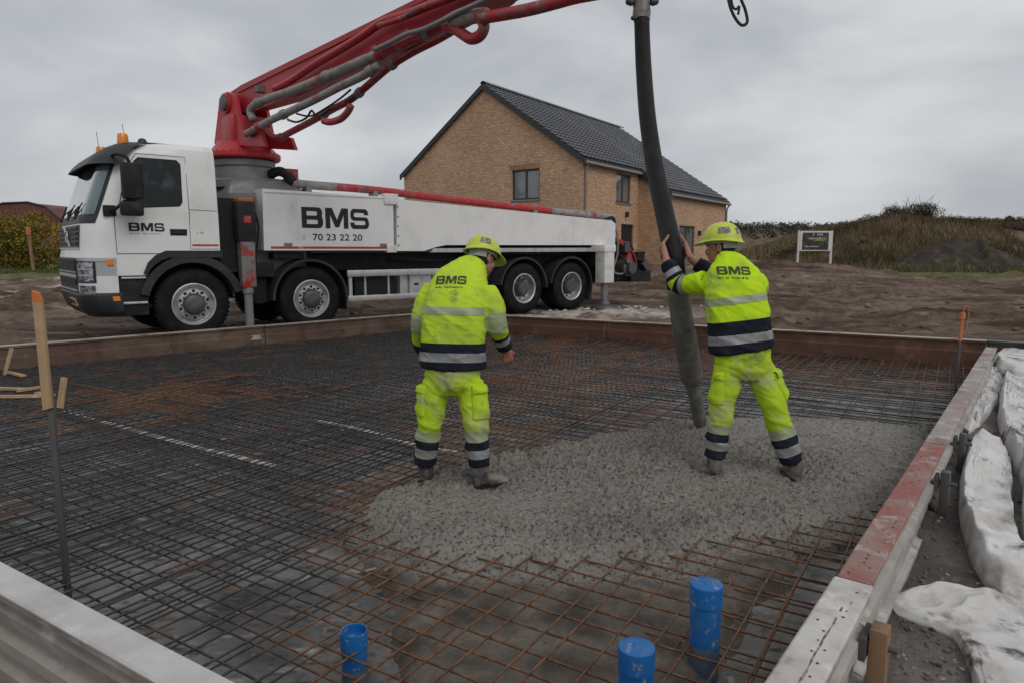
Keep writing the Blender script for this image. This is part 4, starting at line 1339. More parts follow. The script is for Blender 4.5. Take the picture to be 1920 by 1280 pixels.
# roof frame: local x along -HV..., y down the slope, z normal
down = (HU * math.cos(th) + Vector((0, 0, -math.sin(th))))
nrm = (HU * math.sin(th) + Vector((0, 0, math.cos(th))))
ridge0 = hp(HW / 2, 0, ZR + .155)
spots = []
rows_main = int((HW / 2 + .16) / math.cos(th) / TL)
rows_all = int((HW / 2 + XW + .16) / math.cos(th) / TL)
for r in range(rows_all):
    for c in range(int((HL + .2) / TW)):
        v = -.1 + c * TW
        if r > rows_main - 1 and v < XT - .12: continue
        spots.append((ridge0 + down * (r * TL + .02) + HV * v, r, c))
spots.sort(key=lambda s: (Vector((HO.x, HO.y, 0)) + s[0] - EYE).length)
MT = Matrix((HV, down, nrm)).transposed().to_4x4()
rest = MB()
rnd = random.Random(11)
for i, (p, r, c) in enumerate(spots):
    if i < 300:
        o = bpy.data.objects.new('tile', tm); col.objects.link(o)
        o.parent = roof
        o.matrix_local = Matrix.Translation(p + nrm * rnd.uniform(0, .004)) @ MT @ Matrix.Rotation(rnd.uniform(-.008, .008), 4, 'Z')
    else:
        Mx = Matrix.Translation(p + nrm * rnd.uniform(0, .004)) @ MT
        rest.add([Mx @ Vector(q) for q in tv], tf)
o = rest.build('far_tiles', M_tile, roof, smooth=True, fix=False); o['kind'] = 'stuff'
# ridge caps
k = -.1
while k < HL:
    c = hp(HW / 2, k, ZR + .15)
    q = MB()
    q.grid(lambda u, v: c + HV * (v * .38) + HU * (.14 * math.cos(PI * u) * (1 + .08 * v)) + Vector((0, 0, .03 + .11 * math.sin(PI * u) * (1 + .08 * v))), 6, 1)
    q.build('ridge_cap', M_tile, roof, smooth='all', fix=False)
    k += .36
# verge boards, gutters, downpipes
vb = MB()
vb.prism([(-.16, ZE - SL * .16 - .10), (HW / 2, ZR - .06), (HW / 2, ZR + .17), (-.16, ZE - SL * .16 + .15)], lambda u, z, d: hp(u, d, z), -.15, -.103)
vb.prism([(HW / 2, ZR - .06), (HW + .18, ZE - SL * .18 - .10), (HW + .18, ZE - SL * .18 + .15), (HW / 2, ZR + .17)], lambda u, z, d: hp(u, d, z), -.15, -.103)
vb.build('verge_board', M_fascia, roof)
MB().prism([(HW + .0, ZE - .22), (HW + XW + .18, ZX - SL * .18 - .10), (HW + XW + .18, ZX - SL * .18 + .15), (HW + .18, ZE - SL * .18 + .15)], lambda u, z, d: hp(u, d, z), XT - .15, XT - .103).build('verge_board', M_fascia, roof)
MB().tube([hp(HW + .20, -.1, ZE - .12), hp(HW + .20, XT - .16, ZE - .12)], .065, 10).build('gutter', M_zinc, roof, smooth=True)
MB().tube([hp(HW + XW + .20, XT - .1, ZX - .12), hp(HW + XW + .20, HL + .1, ZX - .12)], .065, 10).build('gutter', M_zinc, roof, smooth=True)
for pts in ([hp(HW + .20, .12, ZE - .14), hp(HW + .07, .12, ZE - .42), hp(HW + .07, .12, ZG - .2)], [hp(HW + XW + .20, .15 + XT, ZX - .14), hp(HW + XW + .07, .15 + XT, ZX - .4), hp(HW + XW + .07, .15 + XT, ZG - .2)],
            [hp(HW + XW + .20, HL - .1, ZX - .14), hp(HW + XW + .07, HL - .1, ZX - .4), hp(HW + XW + .07, HL - .1, ZG - .2)]):
    MB().tube(pts, .045, 8).build('downpipe', M_zinc, house, smooth=True)
# wall lamps
for r_ in ((1173, 403, side_o, side_plane), (1309, 438, ext_o, ext_plane)):
    a, z = h_on(r_[0], r_[1], r_[2], HV)
    MB().prism(rect(a - .05, a + .05, z - .12, z + .12), r_[3], -.16, -.002).build('wall_lamp', M_frame, house)
tag(house, 'new yellow-brown brick house with a steep dark tiled roof behind the truck', 'house')

# ------------------------------------------------------------------ vegetation
def leaf_mat(name, ramp):
    m = bpy.data.materials.new(name)
    m.use_nodes = True
    t = m.node_tree
    b = t.nodes['Principled BSDF']
    a = t.nodes.new('ShaderNodeAttribute'); a.attribute_name = 'tone'
    r = t.nodes.new('ShaderNodeValToRGB')
    el = r.color_ramp.elements
    while len(el) < len(ramp): el.new(.5)
    for e, (p_, c) in zip(el, ramp): e.position = p_; e.color = (*c, 1)
    t.links.new(a.outputs['Fac'], r.inputs['Fac']); t.links.new(r.outputs[0], b.inputs['Base Color'])
    b.inputs['Roughness'].default_value = .7
    b.inputs['Specular IOR Level'].default_value = .25
    return m
def leaf_cloud(name, P, size, tone, material, parent=None, asp=.55, up=0.0, seed=0):
    """one small bent leaf (two triangles) at every point of the array P"""
    rg = np.random.RandomState(seed)
    n = len(P)
    s = size * rg.uniform(.6, 1.35, n) if np.isscalar(size) else size
    d = rg.normal(size=(n, 3)); d[:, 2] += up
    d /= np.linalg.norm(d, axis=1)[:, None]
    e = rg.normal(size=(n, 3)); e -= d * (e * d).sum(1)[:, None]
    e /= np.linalg.norm(e, axis=1)[:, None]
    V = np.stack([P - d * s[:, None] * .5, P + e * (s * asp * .5)[:, None], P + d * s[:, None] * .5, P - e * (s * asp * .5)[:, None]], 1).reshape(-1, 3)
    me = np_mesh(name, V, np.arange(4 * n).reshape(-1, 4), smooth=False)
    float_attr(me, 'tone', np.repeat(np.clip(tone, 0, 1), 4))
    return link_mesh(name, me, material, parent)
def blades(name, bx, by, bz, h, wd, tone, material, seed=0, lean=.35):
    rg = np.random.RandomState(seed)
    n = len(bx)
    a = rg.uniform(0, 2 * PI, n)
    ox, oy = np.cos(a) * wd, np.sin(a) * wd
    lx, ly = rg.normal(0, lean, n) * h, rg.normal(0, lean, n) * h
    V = np.stack([np.stack([bx - ox, by - oy, bz - .03], -1), np.stack([bx + ox, by + oy, bz - .03], -1), np.stack([bx + lx, by + ly, bz + h], -1)], 1).reshape(-1, 3)
    me = np_mesh(name, V, np.arange(3 * n).reshape(-1, 3), smooth=False)
    float_attr(me, 'tone', np.repeat(np.clip(tone, 0, 1), 3))
    return link_mesh(name, me, material, None)
rg = np.random.RandomState(3)
def gzv(x, y):
    i = np.clip(np.searchsorted(gx, x) - 1, 0, len(gx) - 2); j = np.clip(np.searchsorted(gy, y) - 1, 0, len(gy) - 2)
    a, b = (x - gx[i]) / (gx[i + 1] - gx[i]), (y - gy[j]) / (gy[j + 1] - gy[j])
    return Z[i, j] * (1 - a) * (1 - b) + Z[i + 1, j] * a * (1 - b) + Z[i, j + 1] * (1 - a) * b + Z[i + 1, j + 1] * a * b
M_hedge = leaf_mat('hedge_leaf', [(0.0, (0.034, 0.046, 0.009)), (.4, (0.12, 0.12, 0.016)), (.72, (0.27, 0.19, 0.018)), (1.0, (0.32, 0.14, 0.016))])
M_drygrass = leaf_mat('dry_grass', [(0.0, (0.050, 0.037, 0.020)), (.45, (0.135, 0.095, 0.055)), (.8, (0.24, 0.175, 0.11)), (1.0, (0.11, 0.125, 0.04))])
M_green = leaf_mat('green_grass', [(0.0, (0.040, 0.055, 0.014)), (.6, (0.085, 0.11, 0.026)), (1.0, (0.17, 0.155, 0.06))])
M_scrub = leaf_mat('scrub_leaf', [(0.0, (0.022, 0.018, 0.010)), (.5, (0.065, 0.046, 0.024)), (.85, (0.12, 0.075, 0.035)), (1.0, (0.13, 0.12, 0.045))])
M_twig = mat('twig', (0.055, 0.038, 0.028), .8)

def shrub(name, x, y, rx, ry, h, nleaf, leafm, label, cat, leaf=.11, lumps=9, seed=0, twigs=10, zb=None, bare=False, group=None):
    rg = np.random.RandomState(seed)
    z0 = gz(x, y) if zb is None else zb
    root = empty(name, (x, y, z0))
    pts, tn = [], []
    tw = MB()
    for k in range(lumps):
        a = rg.uniform(0, 2 * PI); q = math.sqrt(rg.uniform(0, 1))
        cx, cy = math.cos(a) * q * rx * .75, math.sin(a) * q * ry * .75
        top = h * (1 - .45 * q * q) * rg.uniform(.8, 1.05)
        r0 = min(rx, h) * rg.uniform(.32, .5)
        cz = max(top - r0, r0 * .5)
        n = nleaf // lumps
        v = rg.normal(size=(n, 3)); v /= np.linalg.norm(v, axis=1)[:, None]
        v *= (rg.uniform(.25, 1.0, n) ** .45)[:, None] * r0
        v[:, 2] *= 1.05
        P = v + np.array([cx, cy, cz])
        keep = P[:, 2] > .02
        P = P[keep]
        pts.append(P); tn.append(rg.normal(rg.uniform(.3, .7), .2, len(P)))
        for j in range(max(1, twigs // lumps)):
            e = np.array([cx, cy, cz]) + rg.normal(0, r0 * .5, 3) + np.array([0, 0, r0 * (.65 if bare else .4)])
            e[2] = max(e[2], .3)
            bs = np.array([cx * .25, cy * .25, -.05])
            mid = (bs + e) / 2 + rg.normal(0, .12 * h, 3) * np.array([1, 1, .4])
            tw.tube(smooth_path([bs, mid, e], 4), list(np.linspace(.03, .006, 9) * (h / 3 + .3)), 5)
    leaf_cloud('foliage', np.concatenate(pts), leaf, np.concatenate(tn), leafm, root, seed=seed)
    tw.build('branches', M_twig, root, smooth='all', fix=False)
    tag(root, label, cat, group)
    return root

# hedge on the left: one grown-together row
hp_, ht_ = [], []
for k in range(70):
    cx, cy = rg.uniform(-40, -17), 43 + rg.uniform(-1.6, 1.8)
    top = 3.35 + .55 * math.sin(cx * .8) * .5 + rg.uniform(-.5, .45)
    for j in range(3):
        r0 = rg.uniform(.6, 1.05); cz = max(.45, top - r0 - j * 1.15)
        v = rg.normal(size=(330, 3)); v /= np.linalg.norm(v, axis=1)[:, None]; v *= (rg.uniform(.2, 1, 330) ** .4)[:, None] * r0
        c_ = np.array([cx + rg.normal(0, .4), cy + rg.normal(0, .4), cz])
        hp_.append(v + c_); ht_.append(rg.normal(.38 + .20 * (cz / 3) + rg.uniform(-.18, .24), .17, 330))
hroot = empty('hedge', (-28, 43, gz(-28, 43)))
Pn = np.concatenate(hp_); 
Pn[:, 0] += 28; Pn[:, 1] -= 43
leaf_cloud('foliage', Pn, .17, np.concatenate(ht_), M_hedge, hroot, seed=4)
tw = MB()
for k in range(40):
    x0, y0 = rg.uniform(-12, 11), rg.uniform(-1, 1)
    tw.tube(smooth_path([(x0, y0, -.1), (x0 + rg.normal(0, .3), y0 + rg.normal(0, .3), 1.3), (x0 + rg.normal(0, .6), y0 + rg.normal(0, .4), 2.9)], 3), [.05, .045, .04, .03, .022, .015, .01], 5)
tw.build('branches', M_twig, hroot, smooth='all', fix=False)
tag(hroot, 'overgrown yellow-green hedge behind the truck cab on the left', 'hedge')

# grass on the left verge and at the foot of the bank
n = 26000
bx, by = rg.uniform(-42, -13, n), 36 + 8 * rg.beta(1.6, 1.2, n)
tag(blades('grass', bx, by, gzv(bx, by), rg.uniform(.08, .34, n), .022, rg.uniform(0, 1, n), M_green, 5), 'rough green grass verge in front of the hedge', kind='stuff')
n = 34000
bx, by = rg.uniform(8, 60, n), 40 + 9 * rg.beta(1.3, 1.6, n)
k_ = fbm(bx * .22, by * .22, 77, 3) > -.06
bx, by = bx[k_], by[k_]
tag(blades('grass', bx, by, gzv(bx, by), rg.uniform(.06, .36, len(bx)), .022, rg.uniform(0, 1, len(bx)), M_green, 6), 'patchy green grass along the edge of the muddy field', kind='stuff')
# dry grass and scrub on the bank
n = 30000
bx, by = rg.uniform(12, 32, n), rg.uniform(42, 95, n)
tag(blades('grass', bx, by, gzv(bx, by), rg.uniform(.15, .6, n), .035, rg.uniform(0, 1, n) ** .7, M_drygrass, 16), 'rough brown-green meadow between the house and the sign', kind='stuff')
n = 90000
bx, by = rg.uniform(14, 70, n), rg.uniform(44, 66, n)
k_ = (bx - .10 * (by - 50) > 15.5 + 2 * rg.normal(0, 1, n)) & (fbm(bx * .16, by * .16, 88, 4) > -.10)
bx, by = bx[k_], by[k_]
tn = .42 + 1.5 * fbm(bx * .3, by * .3, 89, 3) + rg.normal(0, .16, len(bx))
tag(blades('dry_grass', bx, by, gzv(bx, by), rg.uniform(.2, .75, len(bx)), .028, tn, M_drygrass, 7), 'tall dry brown grass covering the bank on the right', kind='stuff')
P, T_ = [], []
for k in range(640):
    x_, y_ = rg.uniform(19, 66), 47 + 11 * rg.beta(2.2, 1.4)
    dens = float(fbm(np.array([x_ * .13]), np.array([y_ * .2]), 99, 3)[0]) + (.10 if y_ > 53 else -.02) + (.12 if x_ > 34 else 0)
    if dens < -.02: continue
    r0 = rg.uniform(.3, .85) * (1.15 if y_ > 52 else .75)
    nn = int(240 * r0)
    v = rg.normal(size=(nn, 3)); v /= np.linalg.norm(v, axis=1)[:, None]; v *= (rg.uniform(.15, 1, nn) ** .4)[:, None] * r0
    v[:, 2] = np.abs(v[:, 2]) * .95
    P.append(v + np.array([x_, y_, gz(x_, y_)])); T_.append(rg.normal(rg.uniform(.15, .75), .18, nn))
tag(leaf_cloud('scrub', np.concatenate(P), .16, np.concatenate(T_), M_scrub, None, asp=.35, seed=8, up=.4), 'dark brown brambles and scrub over the top of the bank', kind='stuff')
shrub('round_bush', 32.2, 55.5, 3.1, 1.6, 2.0, 9500, M_scrub, 'rounded leafless-looking bush on the crest of the bank', 'bush', .11, 16, 21, 260, bare=True)
shrub('round_bush', 24.8, 54.5, .9, .8, 1.15, 1500, M_scrub, 'small twiggy bush on the bank just right of the sign', 'bush', .10, 5, 22, 40, bare=True)
shrub('round_bush', 40.5, 56.5, 2.2, 1.2, .95, 2600, M_scrub, 'low ragged bush on the crest near the right edge', 'bush', .10, 9, 23, 70, bare=True)
# soil heap at the foot of the bank
hb = MB()
cx, cy = 29.0, 44.2
hb.grid(lambda u, v: (cx + (u - .5) * 9.0, cy + (v - .5) * 4.0, gz(cx + (u - .5) * 9.0, cy + (v - .5) * 4.0) - .08 + 1.6 * max(0, (1 - (2 * u - 1) ** 2)) ** 1.1 * max(0, (1 - (2 * v - 1) ** 2)) * (1 + .5 * noise.fractal(Vector((u * 7, v * 4, 2)), 1, 2, 4)) + .12 * noise.fractal(Vector((u * 22, v * 10, 5)), 1, 2, 3)), 70, 34)
M_soil = mat('dark_soil', (0.036, 0.027, 0.021), .9, layers=[((0.085, 0.065, 0.045), 1.5, .5, .75), ((0.09, 0.10, 0.03), .9, .58, .7)], bump=[(3, .9, .12)], coords='World')
tag(hb.build('soil_heap', M_soil, None, smooth='all'), 'low heap of dark soil at the foot of the bank', 'soil heap')

# far woods on the ridge and pale sand face
P, T_ = [], []
for k in range(1500):
    x_, y_ = rg.uniform(55, 260), rg.uniform(175, 250)
    r0 = rg.uniform(.8, 1.8)
    v = rg.normal(size=(26, 3)); v /= np.linalg.norm(v, axis=1)[:, None]; v *= (rg.uniform(.2, 1, 26) ** .5)[:, None] * r0
    P.append(v + np.array([x_, y_, gz(x_, y_) + r0 * .6])); T_.append(rg.normal(.25, .15, 26))
tag(leaf_cloud('far_wood', np.concatenate(P), .7, np.concatenate(T_), leaf_mat('far_wood_leaf', [(0, (0.045, 0.040, 0.032)), (1, (0.11, 0.095, 0.072))]), None, seed=9), 'dark low wood along the far ridge right of the house', kind='stuff')
sb = MB()
sb.grid(lambda u, v: (29.5 + 5 * u, 92 + v * 4 + 1 * math.sin(u * 5), gz(29.5 + 5 * u, 92 + 4 * v) - .3 + 1.5 * math.sin(PI * u) ** .7 * math.sin(PI * v * .5) * (1 + .3 * noise.noise(Vector((u * 5, v * 3, 1))))), 24, 10)
tag(sb.build('sand_heap', mat('pale_sand', (0.40, 0.32, 0.25), .9, layers=[((0.22, 0.17, 0.12), .4, .45, .7)], bump=[(.8, .8, .3)], coords='World'), None, smooth='all'), 'pale sand heap far off between the house and the sign', 'sand heap')
for i, (px, hh, lb) in enumerate(((1398, 1.7, 'grey fence post nearest the house, in the far grass'), (1412, 1.5, 'leaning second grey post from the house in the far grass'), (1430, 1.75, 'third grey post from the house in the far grass'), (1449, 1.5, 'grey fence post nearest the sign, in the far grass'))):
    x_ = (px - 960) / FPX * 52
    root = empty('fence_post', (x_, 52 + i * .4, gz(x_, 52 + i * .4)))
    MB().tube([(0, 0, -.3), (.06 if i == 1 else .01, 0, hh)], [.07, .055], 8).build('post', M_timber, root, smooth=True)
    MB().tube([(.01, -.06, hh * .75), (1.0, -.06, hh * .72)], .012, 5).build('wire', M_darksteel, root, smooth=True)
    tag(root, lb, 'post', 'fence posts in the far grass')
# red roofed house behind the hedge
RO = Vector((-50.5, 72, 0))
rh = empty('distant_house', RO)
M_redtile = mat('red_roof_tile', (0.15, 0.052, 0.042), .75, layers=[((0.10, 0.032, 0.028), 1.6, .45, .65), ((0.07, 0.045, 0.038), .8, .58, .75)])
MB().box2((-5, 0, -1), (4.6, 7, 3.5)).build('wall', mat('far_brick', (0.20, 0.10, 0.075), .85), rh)
rf = MB()
prof = [(-5.6, 3.4), (-3.4, 5.2), (-1.8, 6.05), (.8, 6.15), (2.6, 5.7), (5.2, 3.4)]
rf.loft([[(u, -.4, z) for u, z in prof], [(u, 7.4, z) for u, z in prof]], cap=True)
rr_ = rf.build('roof', M_redtile, rh)
MB().tube([(prof[i][0], -.42, prof[i][1] + .06) for i in range(6)], .11, 6).build('verge', M_fascia, rr_)
tag(rh, 'red-brown curved roof of a house showing above the hedge on the far left', 'house')
# orange-topped post by the hedge
x_, y_ = (68 - 960) / FPX * 39.5, 39.5
root = empty('marker_post', (x_, y_, gz(x_, y_)))
MB().tube([(0, 0, -.3), (-.10, 0, 1.9)], [.10, .085], 8).build('post', M_timber, root, smooth=True)
MB().tube([(-.10, 0, 1.9), (-.13, 0, 2.6)], [.09, .10], 8).build('post_top', M_timber, root, smooth=True)
MB().tube([(-.12, -.01, 2.2), (-.08, -.03, 2.62)], [.13, .12], 8).build('orange_band', M_orange, root, smooth=True)
tag(root, 'weathered post with an orange top standing in front of the hedge', 'post')

# ------------------------------------------------------------------ site sign
sx0, sx1, sy = (1492 - 960) / FPX * 43, (1553 - 960) / FPX * 43, 43.0
sgz = gz((sx0 + sx1) / 2, sy)
root = empty('site_sign', ((sx0 + sx1) / 2, sy, sgz))
hw = (sx1 - sx0) / 2
zt = at_d(1522, 433, 43).z - sgz
zbm = at_d(1522, 471, 43).z - sgz
M_signwhite = mat('sign_white', (0.62, 0.62, 0.62), .5, layers=[((0.45, 0.45, 0.45), 2, .5, .75)])
for s in (-1, 1):
    MB().box2((s * hw - .055, -.03, -.5), (s * hw + .055, .06, zt)).build('leg', M_signwhite, root)
MB().box2((-hw + .056, -.045, zbm), (hw - .056, .0, zt - .02)).build('board', M_signwhite, root)
pw, ph = hw * .80, zt - .12 - (zbm + .06)
def pp(u0, u1, v0, v1, c, nm, d):
    MB().box2((-pw + 2 * pw * u0, -.046 - d, zbm + .06 + ph * v0), (-pw + 2 * pw * u1, -.0455, zbm + .06 + ph * v1)).build(nm, c, poster)
poster = MB().box2((-pw, -.0500, zbm + .06), (pw, -.0455, zt - .12)).build('poster', mat('poster_print', (0.025, 0.022, 0.022), .4, layers=[((0.10, 0.085, 0.08), 3, .45, .7), ((0.02, 0.03, 0.012), 5, .55, .7)]), root)
pp(.30, .92, .52, .74, mat('poster_green', (0.20, 0.24, 0.03), .4, layers=[((0.05, 0.08, 0.02), 4, .45, .62), ((0.32, 0.22, 0.05), 6, .6, .72)]), 'poster_band', .006)
M_pprint = mat('poster_lettering', (0.55, 0.42, 0.44), .5)
rnd = random.Random(31)
for (u0, u1, v0, v1, nn) in ((.22, .80, .82, .95, 7), (.24, .70, .62, .70, 8), (.1, .76, .16, .25, 14)):
    for k in range(nn):
        a = u0 + (u1 - u0) * k / nn
        if rnd.random() < .12: continue
        pp(a, a + (u1 - u0) / nn * .62, v0 + rnd.uniform(0, .02), v1 - rnd.uniform(0, .03), M_pprint, 'print_mark', .009)
tag(root, 'white-framed site sign with a dark printed poster at the edge of the field', 'sign')

# ------------------------------------------------------------------ concrete pump truck
TD, TN = Vector((.7666, .642, 0)), Vector((-.642, .7666, 0))
TO = Vector((-5.05, 10.88, 0)) - TD * 1.5
truck = empty('concrete_pump_truck', TO, math.atan2(TD.y, TD.x))
tag(truck, 'white concrete pump truck with a red folding boom parked behind the slab', 'truck')
def tl(p):
    p = Vector(p) - TO
    return Vector((p.dot(TD), p.dot(TN), p.z))
def tp(x, y, w_=0.0):
    """photo pixel -> truck-local point on the upright plane at lateral distance w_"""
    r = view_ray(x, y)
    o = TO + TN * w_
    det = r.x * (-TD.y) + TD.x * r.y
    k = (o.x * (-TD.y) + TD.x * o.y) / det
    q = tl(EYE + r * k)
    return Vector((q.x, w_, q.z))
AX = [1.5, 3.46, 8.45, 9.94]
R_T = .555
RC = .42
def lerp_list(L, x):
    if x <= L[0][0]: return L[0][1]
    for (a, va), (b_, vb_) in zip(L, L[1:]):
        if x <= b_: return va + (vb_ - va) * (x - a) / (b_ - a)
    return L[-1][1]
SF = [(.45, .10), (.62, .03), (.8, .0), (1.35, .0), (1.42, .03), (1.78, .06), (1.95, .13), (2.72, .40), (2.86, .50), (2.95, .66), (3.0, .84), (3.03, 1.05)]
KW = [(1.9, 1.0), (2.8, .955), (2.95, .93), (3.03, .85)]
def cab(q, z, off=0.0):
    sf, kw = lerp_list(SF, z), lerp_list(KW, z)
    if q < 0: p, n = (sf + RC - q, 0), (0, -1)
    elif q <= 1:
        a = q * PI / 2
        p, n = (sf + RC - RC * math.sin(a), RC - RC * math.cos(a)), (-math.sin(a), -math.cos(a))
    elif q <= 2.66: p, n = (sf, RC + q - 1), (-1, 0)
    elif q <= 3.66:
        a = (3.66 - q) * PI / 2
        p, n = (sf + RC - RC * math.sin(a), 2.5 - RC + RC * math.cos(a)), (-math.sin(a), math.cos(a))
    else: p, n = (sf + RC + q - 3.66, 2.5), (0, 1)
    return Vector((p[0] + n[0] * off, 1.25 + (p[1] - 1.25) * kw + n[1] * off, z)), Vector((n[0], n[1], 0))
def patch(q0, q1, z0, z1, off, th, nq=None, nz_=4):
    b = MB()
    def fn(u, v):
        return cab(q0 + (q1 - q0) * u, z0 + (z1 - z0) * v, off)
    return b.slab(fn, nq or max(2, int((q1 - q0) * 10)), nz_, th)
def cab_ring(z, srear=1.94, off=0.0):
    sf = lerp_list(SF, z)
    side = srear - sf - RC
    qs = [-side, -side * .5, 0] + [i / 8 for i in range(1, 9)] + [1.4, 1.83, 2.26, 2.66] + [2.66 + i / 8 for i in range(1, 9)] + [3.66 + side * .5, 3.66 + side]
    return [cab(q, z, off)[0] for q in qs]
cabp = MB().loft([cab_ring(z) for z in (1.30, 1.42, 1.6, 1.78, 1.95, 2.2, 2.5, 2.72, 2.86, 2.95, 3.0, 3.03)]).build('cab', M_white, truck, smooth=True)
MB().loft([cab_ring(z, .86) for z in (1.03, 1.2, 1.299)]).build('lower_cab_panel', M_white, cabp, smooth=True)
# door: dark seam sheet, then the door skin, then the window
def side_sheet(pts, off, th, name, m, parent, smooth=False):
    b = MB()
    def fn(u, z, d):
        kw = lerp_list(KW, z)
        return Vector((u, 1.25 - 1.25 * kw + d, z))
    b.prism(pts, fn, -off, -off + th)
    return b.build(name, m, parent, smooth=smooth)
def sh(pts, k):
    c = Vector((sum(p[0] for p in pts) / len(pts), sum(p[1] for p in pts) / len(pts)))
    out = []
    for p in pts:
        v = Vector((p[0] - c.x, p[1] - c.y)); L = v.length
        out.append((c.x + v.x * (1 + k / L), c.y + v.y * (1 + k / L)))
    return out
door_o = [(.47, 1.36), (1.49, 1.36), (1.50, 2.0), (1.50, 2.83), (.82, 2.83), (.68, 2.6), (.56, 2.10), (.47, 1.94)]
side_sheet(sh(door_o, .012), .004, .02, 'door_seam', M_black, cabp)
door = side_sheet(door_o, .009, .02, 'door', M_white, cabp)
win_o = [(.63, 2.04), (1.36, 2.10), (1.40, 2.16), (1.41, 2.70), (1.36, 2.76), (.86, 2.76), (.80, 2.70)]
side_sheet(sh(win_o, .028), .013, .02, 'window_seal', M_black, door)
side_sheet(win_o, .016, .02, 'side_window', M_glass, door)
side_sheet([(1.21, 1.635), (1.45, 1.635), (1.455, 1.73), (1.21, 1.73)], .016, .02, 'door_handle', M_black, door)
side_sheet([(1.24, 1.665), (1.42, 1.665), (1.42, 1.69), (1.24, 1.69)], .03, .02, 'handle_grip', M_grey_plastic, door)
for pts in ([(1.515, 1.42), (1.93, 1.42), (1.93, 1.428), (1.515, 1.428)], [(1.515, 2.03), (1.93, 2.02), (1.93, 2.028), (1.515, 2.038)], [(.47, 1.68), (.50, 1.68), (.50, 1.70), (.47, 1.70)]):
    side_sheet(pts, .003, .01, 'panel_groove', M_grey_plastic, cabp)
side_sheet([(1.52, 1.47), (1.92, 1.47), (1.92, 1.50), (1.52, 1.50)], .004, .01, 'red_stripe', M_redstripe, cabp)
def side_text(me, s, z, off, name, m, parent):
    map_mesh(me, lambda x_, y_: Vector((s + x_, 1.25 - 1.25 * lerp_list(KW, z + y_) - off, z + y_)))
    o_ = link_mesh(name, me, m, parent)
    if name in ('small_print', 'badge'): o_['kind'] = 'stuff'
    return o_
side_text(logo_mesh(.49, .125), .645, 1.69, .011, 'lettering', M_ink, door)
side_text(marks(.46, .022, 18, 3), .65, 1.645, .011, 'small_print', M_ink_soft, door)
side_text(marks(.13, .04, 5, 4), 1.60, 1.66, .005, 'badge', M_ink_soft, cabp)
# front of the cab
ws = patch(.42, 3.24, 1.80, 2.80, .010, .03, 30, 6).build('windscreen_surround', M_grey_plastic, cabp, smooth=True)
patch(.50, 3.16, 1.93, 2.72, .016, .02, 30, 6).build('windscreen', M_screen, ws, smooth=True)
for q in (1.05, 1.75, 2.5):
    a = cab(q, 1.86, .06)[0]; b_ = cab(q + .42, 1.95, .035)[0]; c = cab(q + .10, 2.05, .04)[0]
    MB().tube([a, c], .014, 6).tube([c + (b_ - c) * -.5, b_], .010, 5).build('wiper', M_black, ws)
ug = patch(.86, 2.80, 1.44, 1.775, .012, .03, 20, 4).build('upper_grille', M_grey_plastic, cabp, smooth=True)
for k in range(4):
    z = 1.49 + .072 * k
    patch(.95, 2.70, z, z + .034, .026, .02, 18, 1).build('slat', M_black, ug)
e = [cab(1.50, 1.46, .035)[0], cab(2.1, 1.76, .035)[0]]
MB().beam(e[0], e[1], .012, .028, Vector((-1, 0, 0))).build('diagonal_bar', M_alu, ug)
rg_ = [cab(1.80, 1.61, .038)[0] + Vector((0, .085 * math.cos(g), .085 * math.sin(g))) for g in [2 * PI * i / 20 for i in range(21)]]
MB().tube(rg_, .012, 6).build('emblem_ring', M_alu, ug, smooth=True)
patch(.84, 2.82, 1.425, 1.445, .022, .02, 20, 1).build('chrome_trim', M_alu, ug)
# bumper assembly
bump = MB().loft([cab_ring(z, .46) for z in (.62, .7, .8, 1.0, 1.2, 1.292)]).build('bumper', M_white, truck, smooth=True)
patch(.10, 3.56, 1.293, 1.335, -.03, .05, 30, 1).build('bumper_gap', M_black, bump)
lg = patch(.98, 2.68, .74, 1.285, .014, .04, 18, 4).build('lower_grille', M_grey_plastic, bump, smooth=True)
for z, m, h_ in ((.80, M_alu, .02), (.90, M_black, .07), (1.0, M_alu, .05), (1.075, M_alu, .014), (1.115, M_black, .075), (1.205, M_black, .05)):
    patch(1.03, 2.63, z, z + h_, .028, .02, 16, 1).build('slat', m, lg)
for qa, qb in ((.42, .86), (2.80, 3.24)):
    hs = patch(qa - .05, qb + .05, .93, 1.25, .010, .02, 8, 3).build('headlight_surround', M_grey_plastic, bump, smooth=True)
    patch(qa, qb, .95, 1.23, .018, .02, 8, 3).build('headlight', M_headlight, hs, smooth=True)
    for z in (1.03, 1.12): patch(qa + .05, qb - .05, z, z + .02, .025, .02, 6, 1).build('light_strip', M_alu, hs)
    patch(qa - .02, qb - .04, .76, .89, .016, .02, 8, 2).build('fog_light', M_headlight, bump, smooth=True)
patch(.04, .62, 1.245, 1.282, .012, .02, 8, 1).build('chrome_strip', M_alu, bump)
patch(.02, .14, 1.19, 1.275, .02, .03, 4, 2).build('indicator', M_amber, bump)
bb = MB().loft([cab_ring(z, .50, o_) for z, o_ in ((.42, -.03), (.46, .0), (.50, .035), (.68, .04), (.745, .035), (.78, .0))]).build('bumper_bar', M_grey_plastic, bump, smooth=True)
patch(-.02, .1, .66, .73, .05, .02, 3, 1).build('side_reflector', M_amber, bb)
pl = patch(1.22, 1.74, .56, .68, .052, .015, 5, 1).build('number_plate', mat('plate_yellow', (0.62, 0.50, 0.16), .5, layers=[((0.5, 0.45, 0.36), 9, .45, .6)]), bb)
for k in range(6):
    if k == 2: continue
    patch(1.29 + .07 * k, 1.33 + .07 * k, .585, .655, .055, .01, 1, 1).build('plate_mark', M_ink, pl)
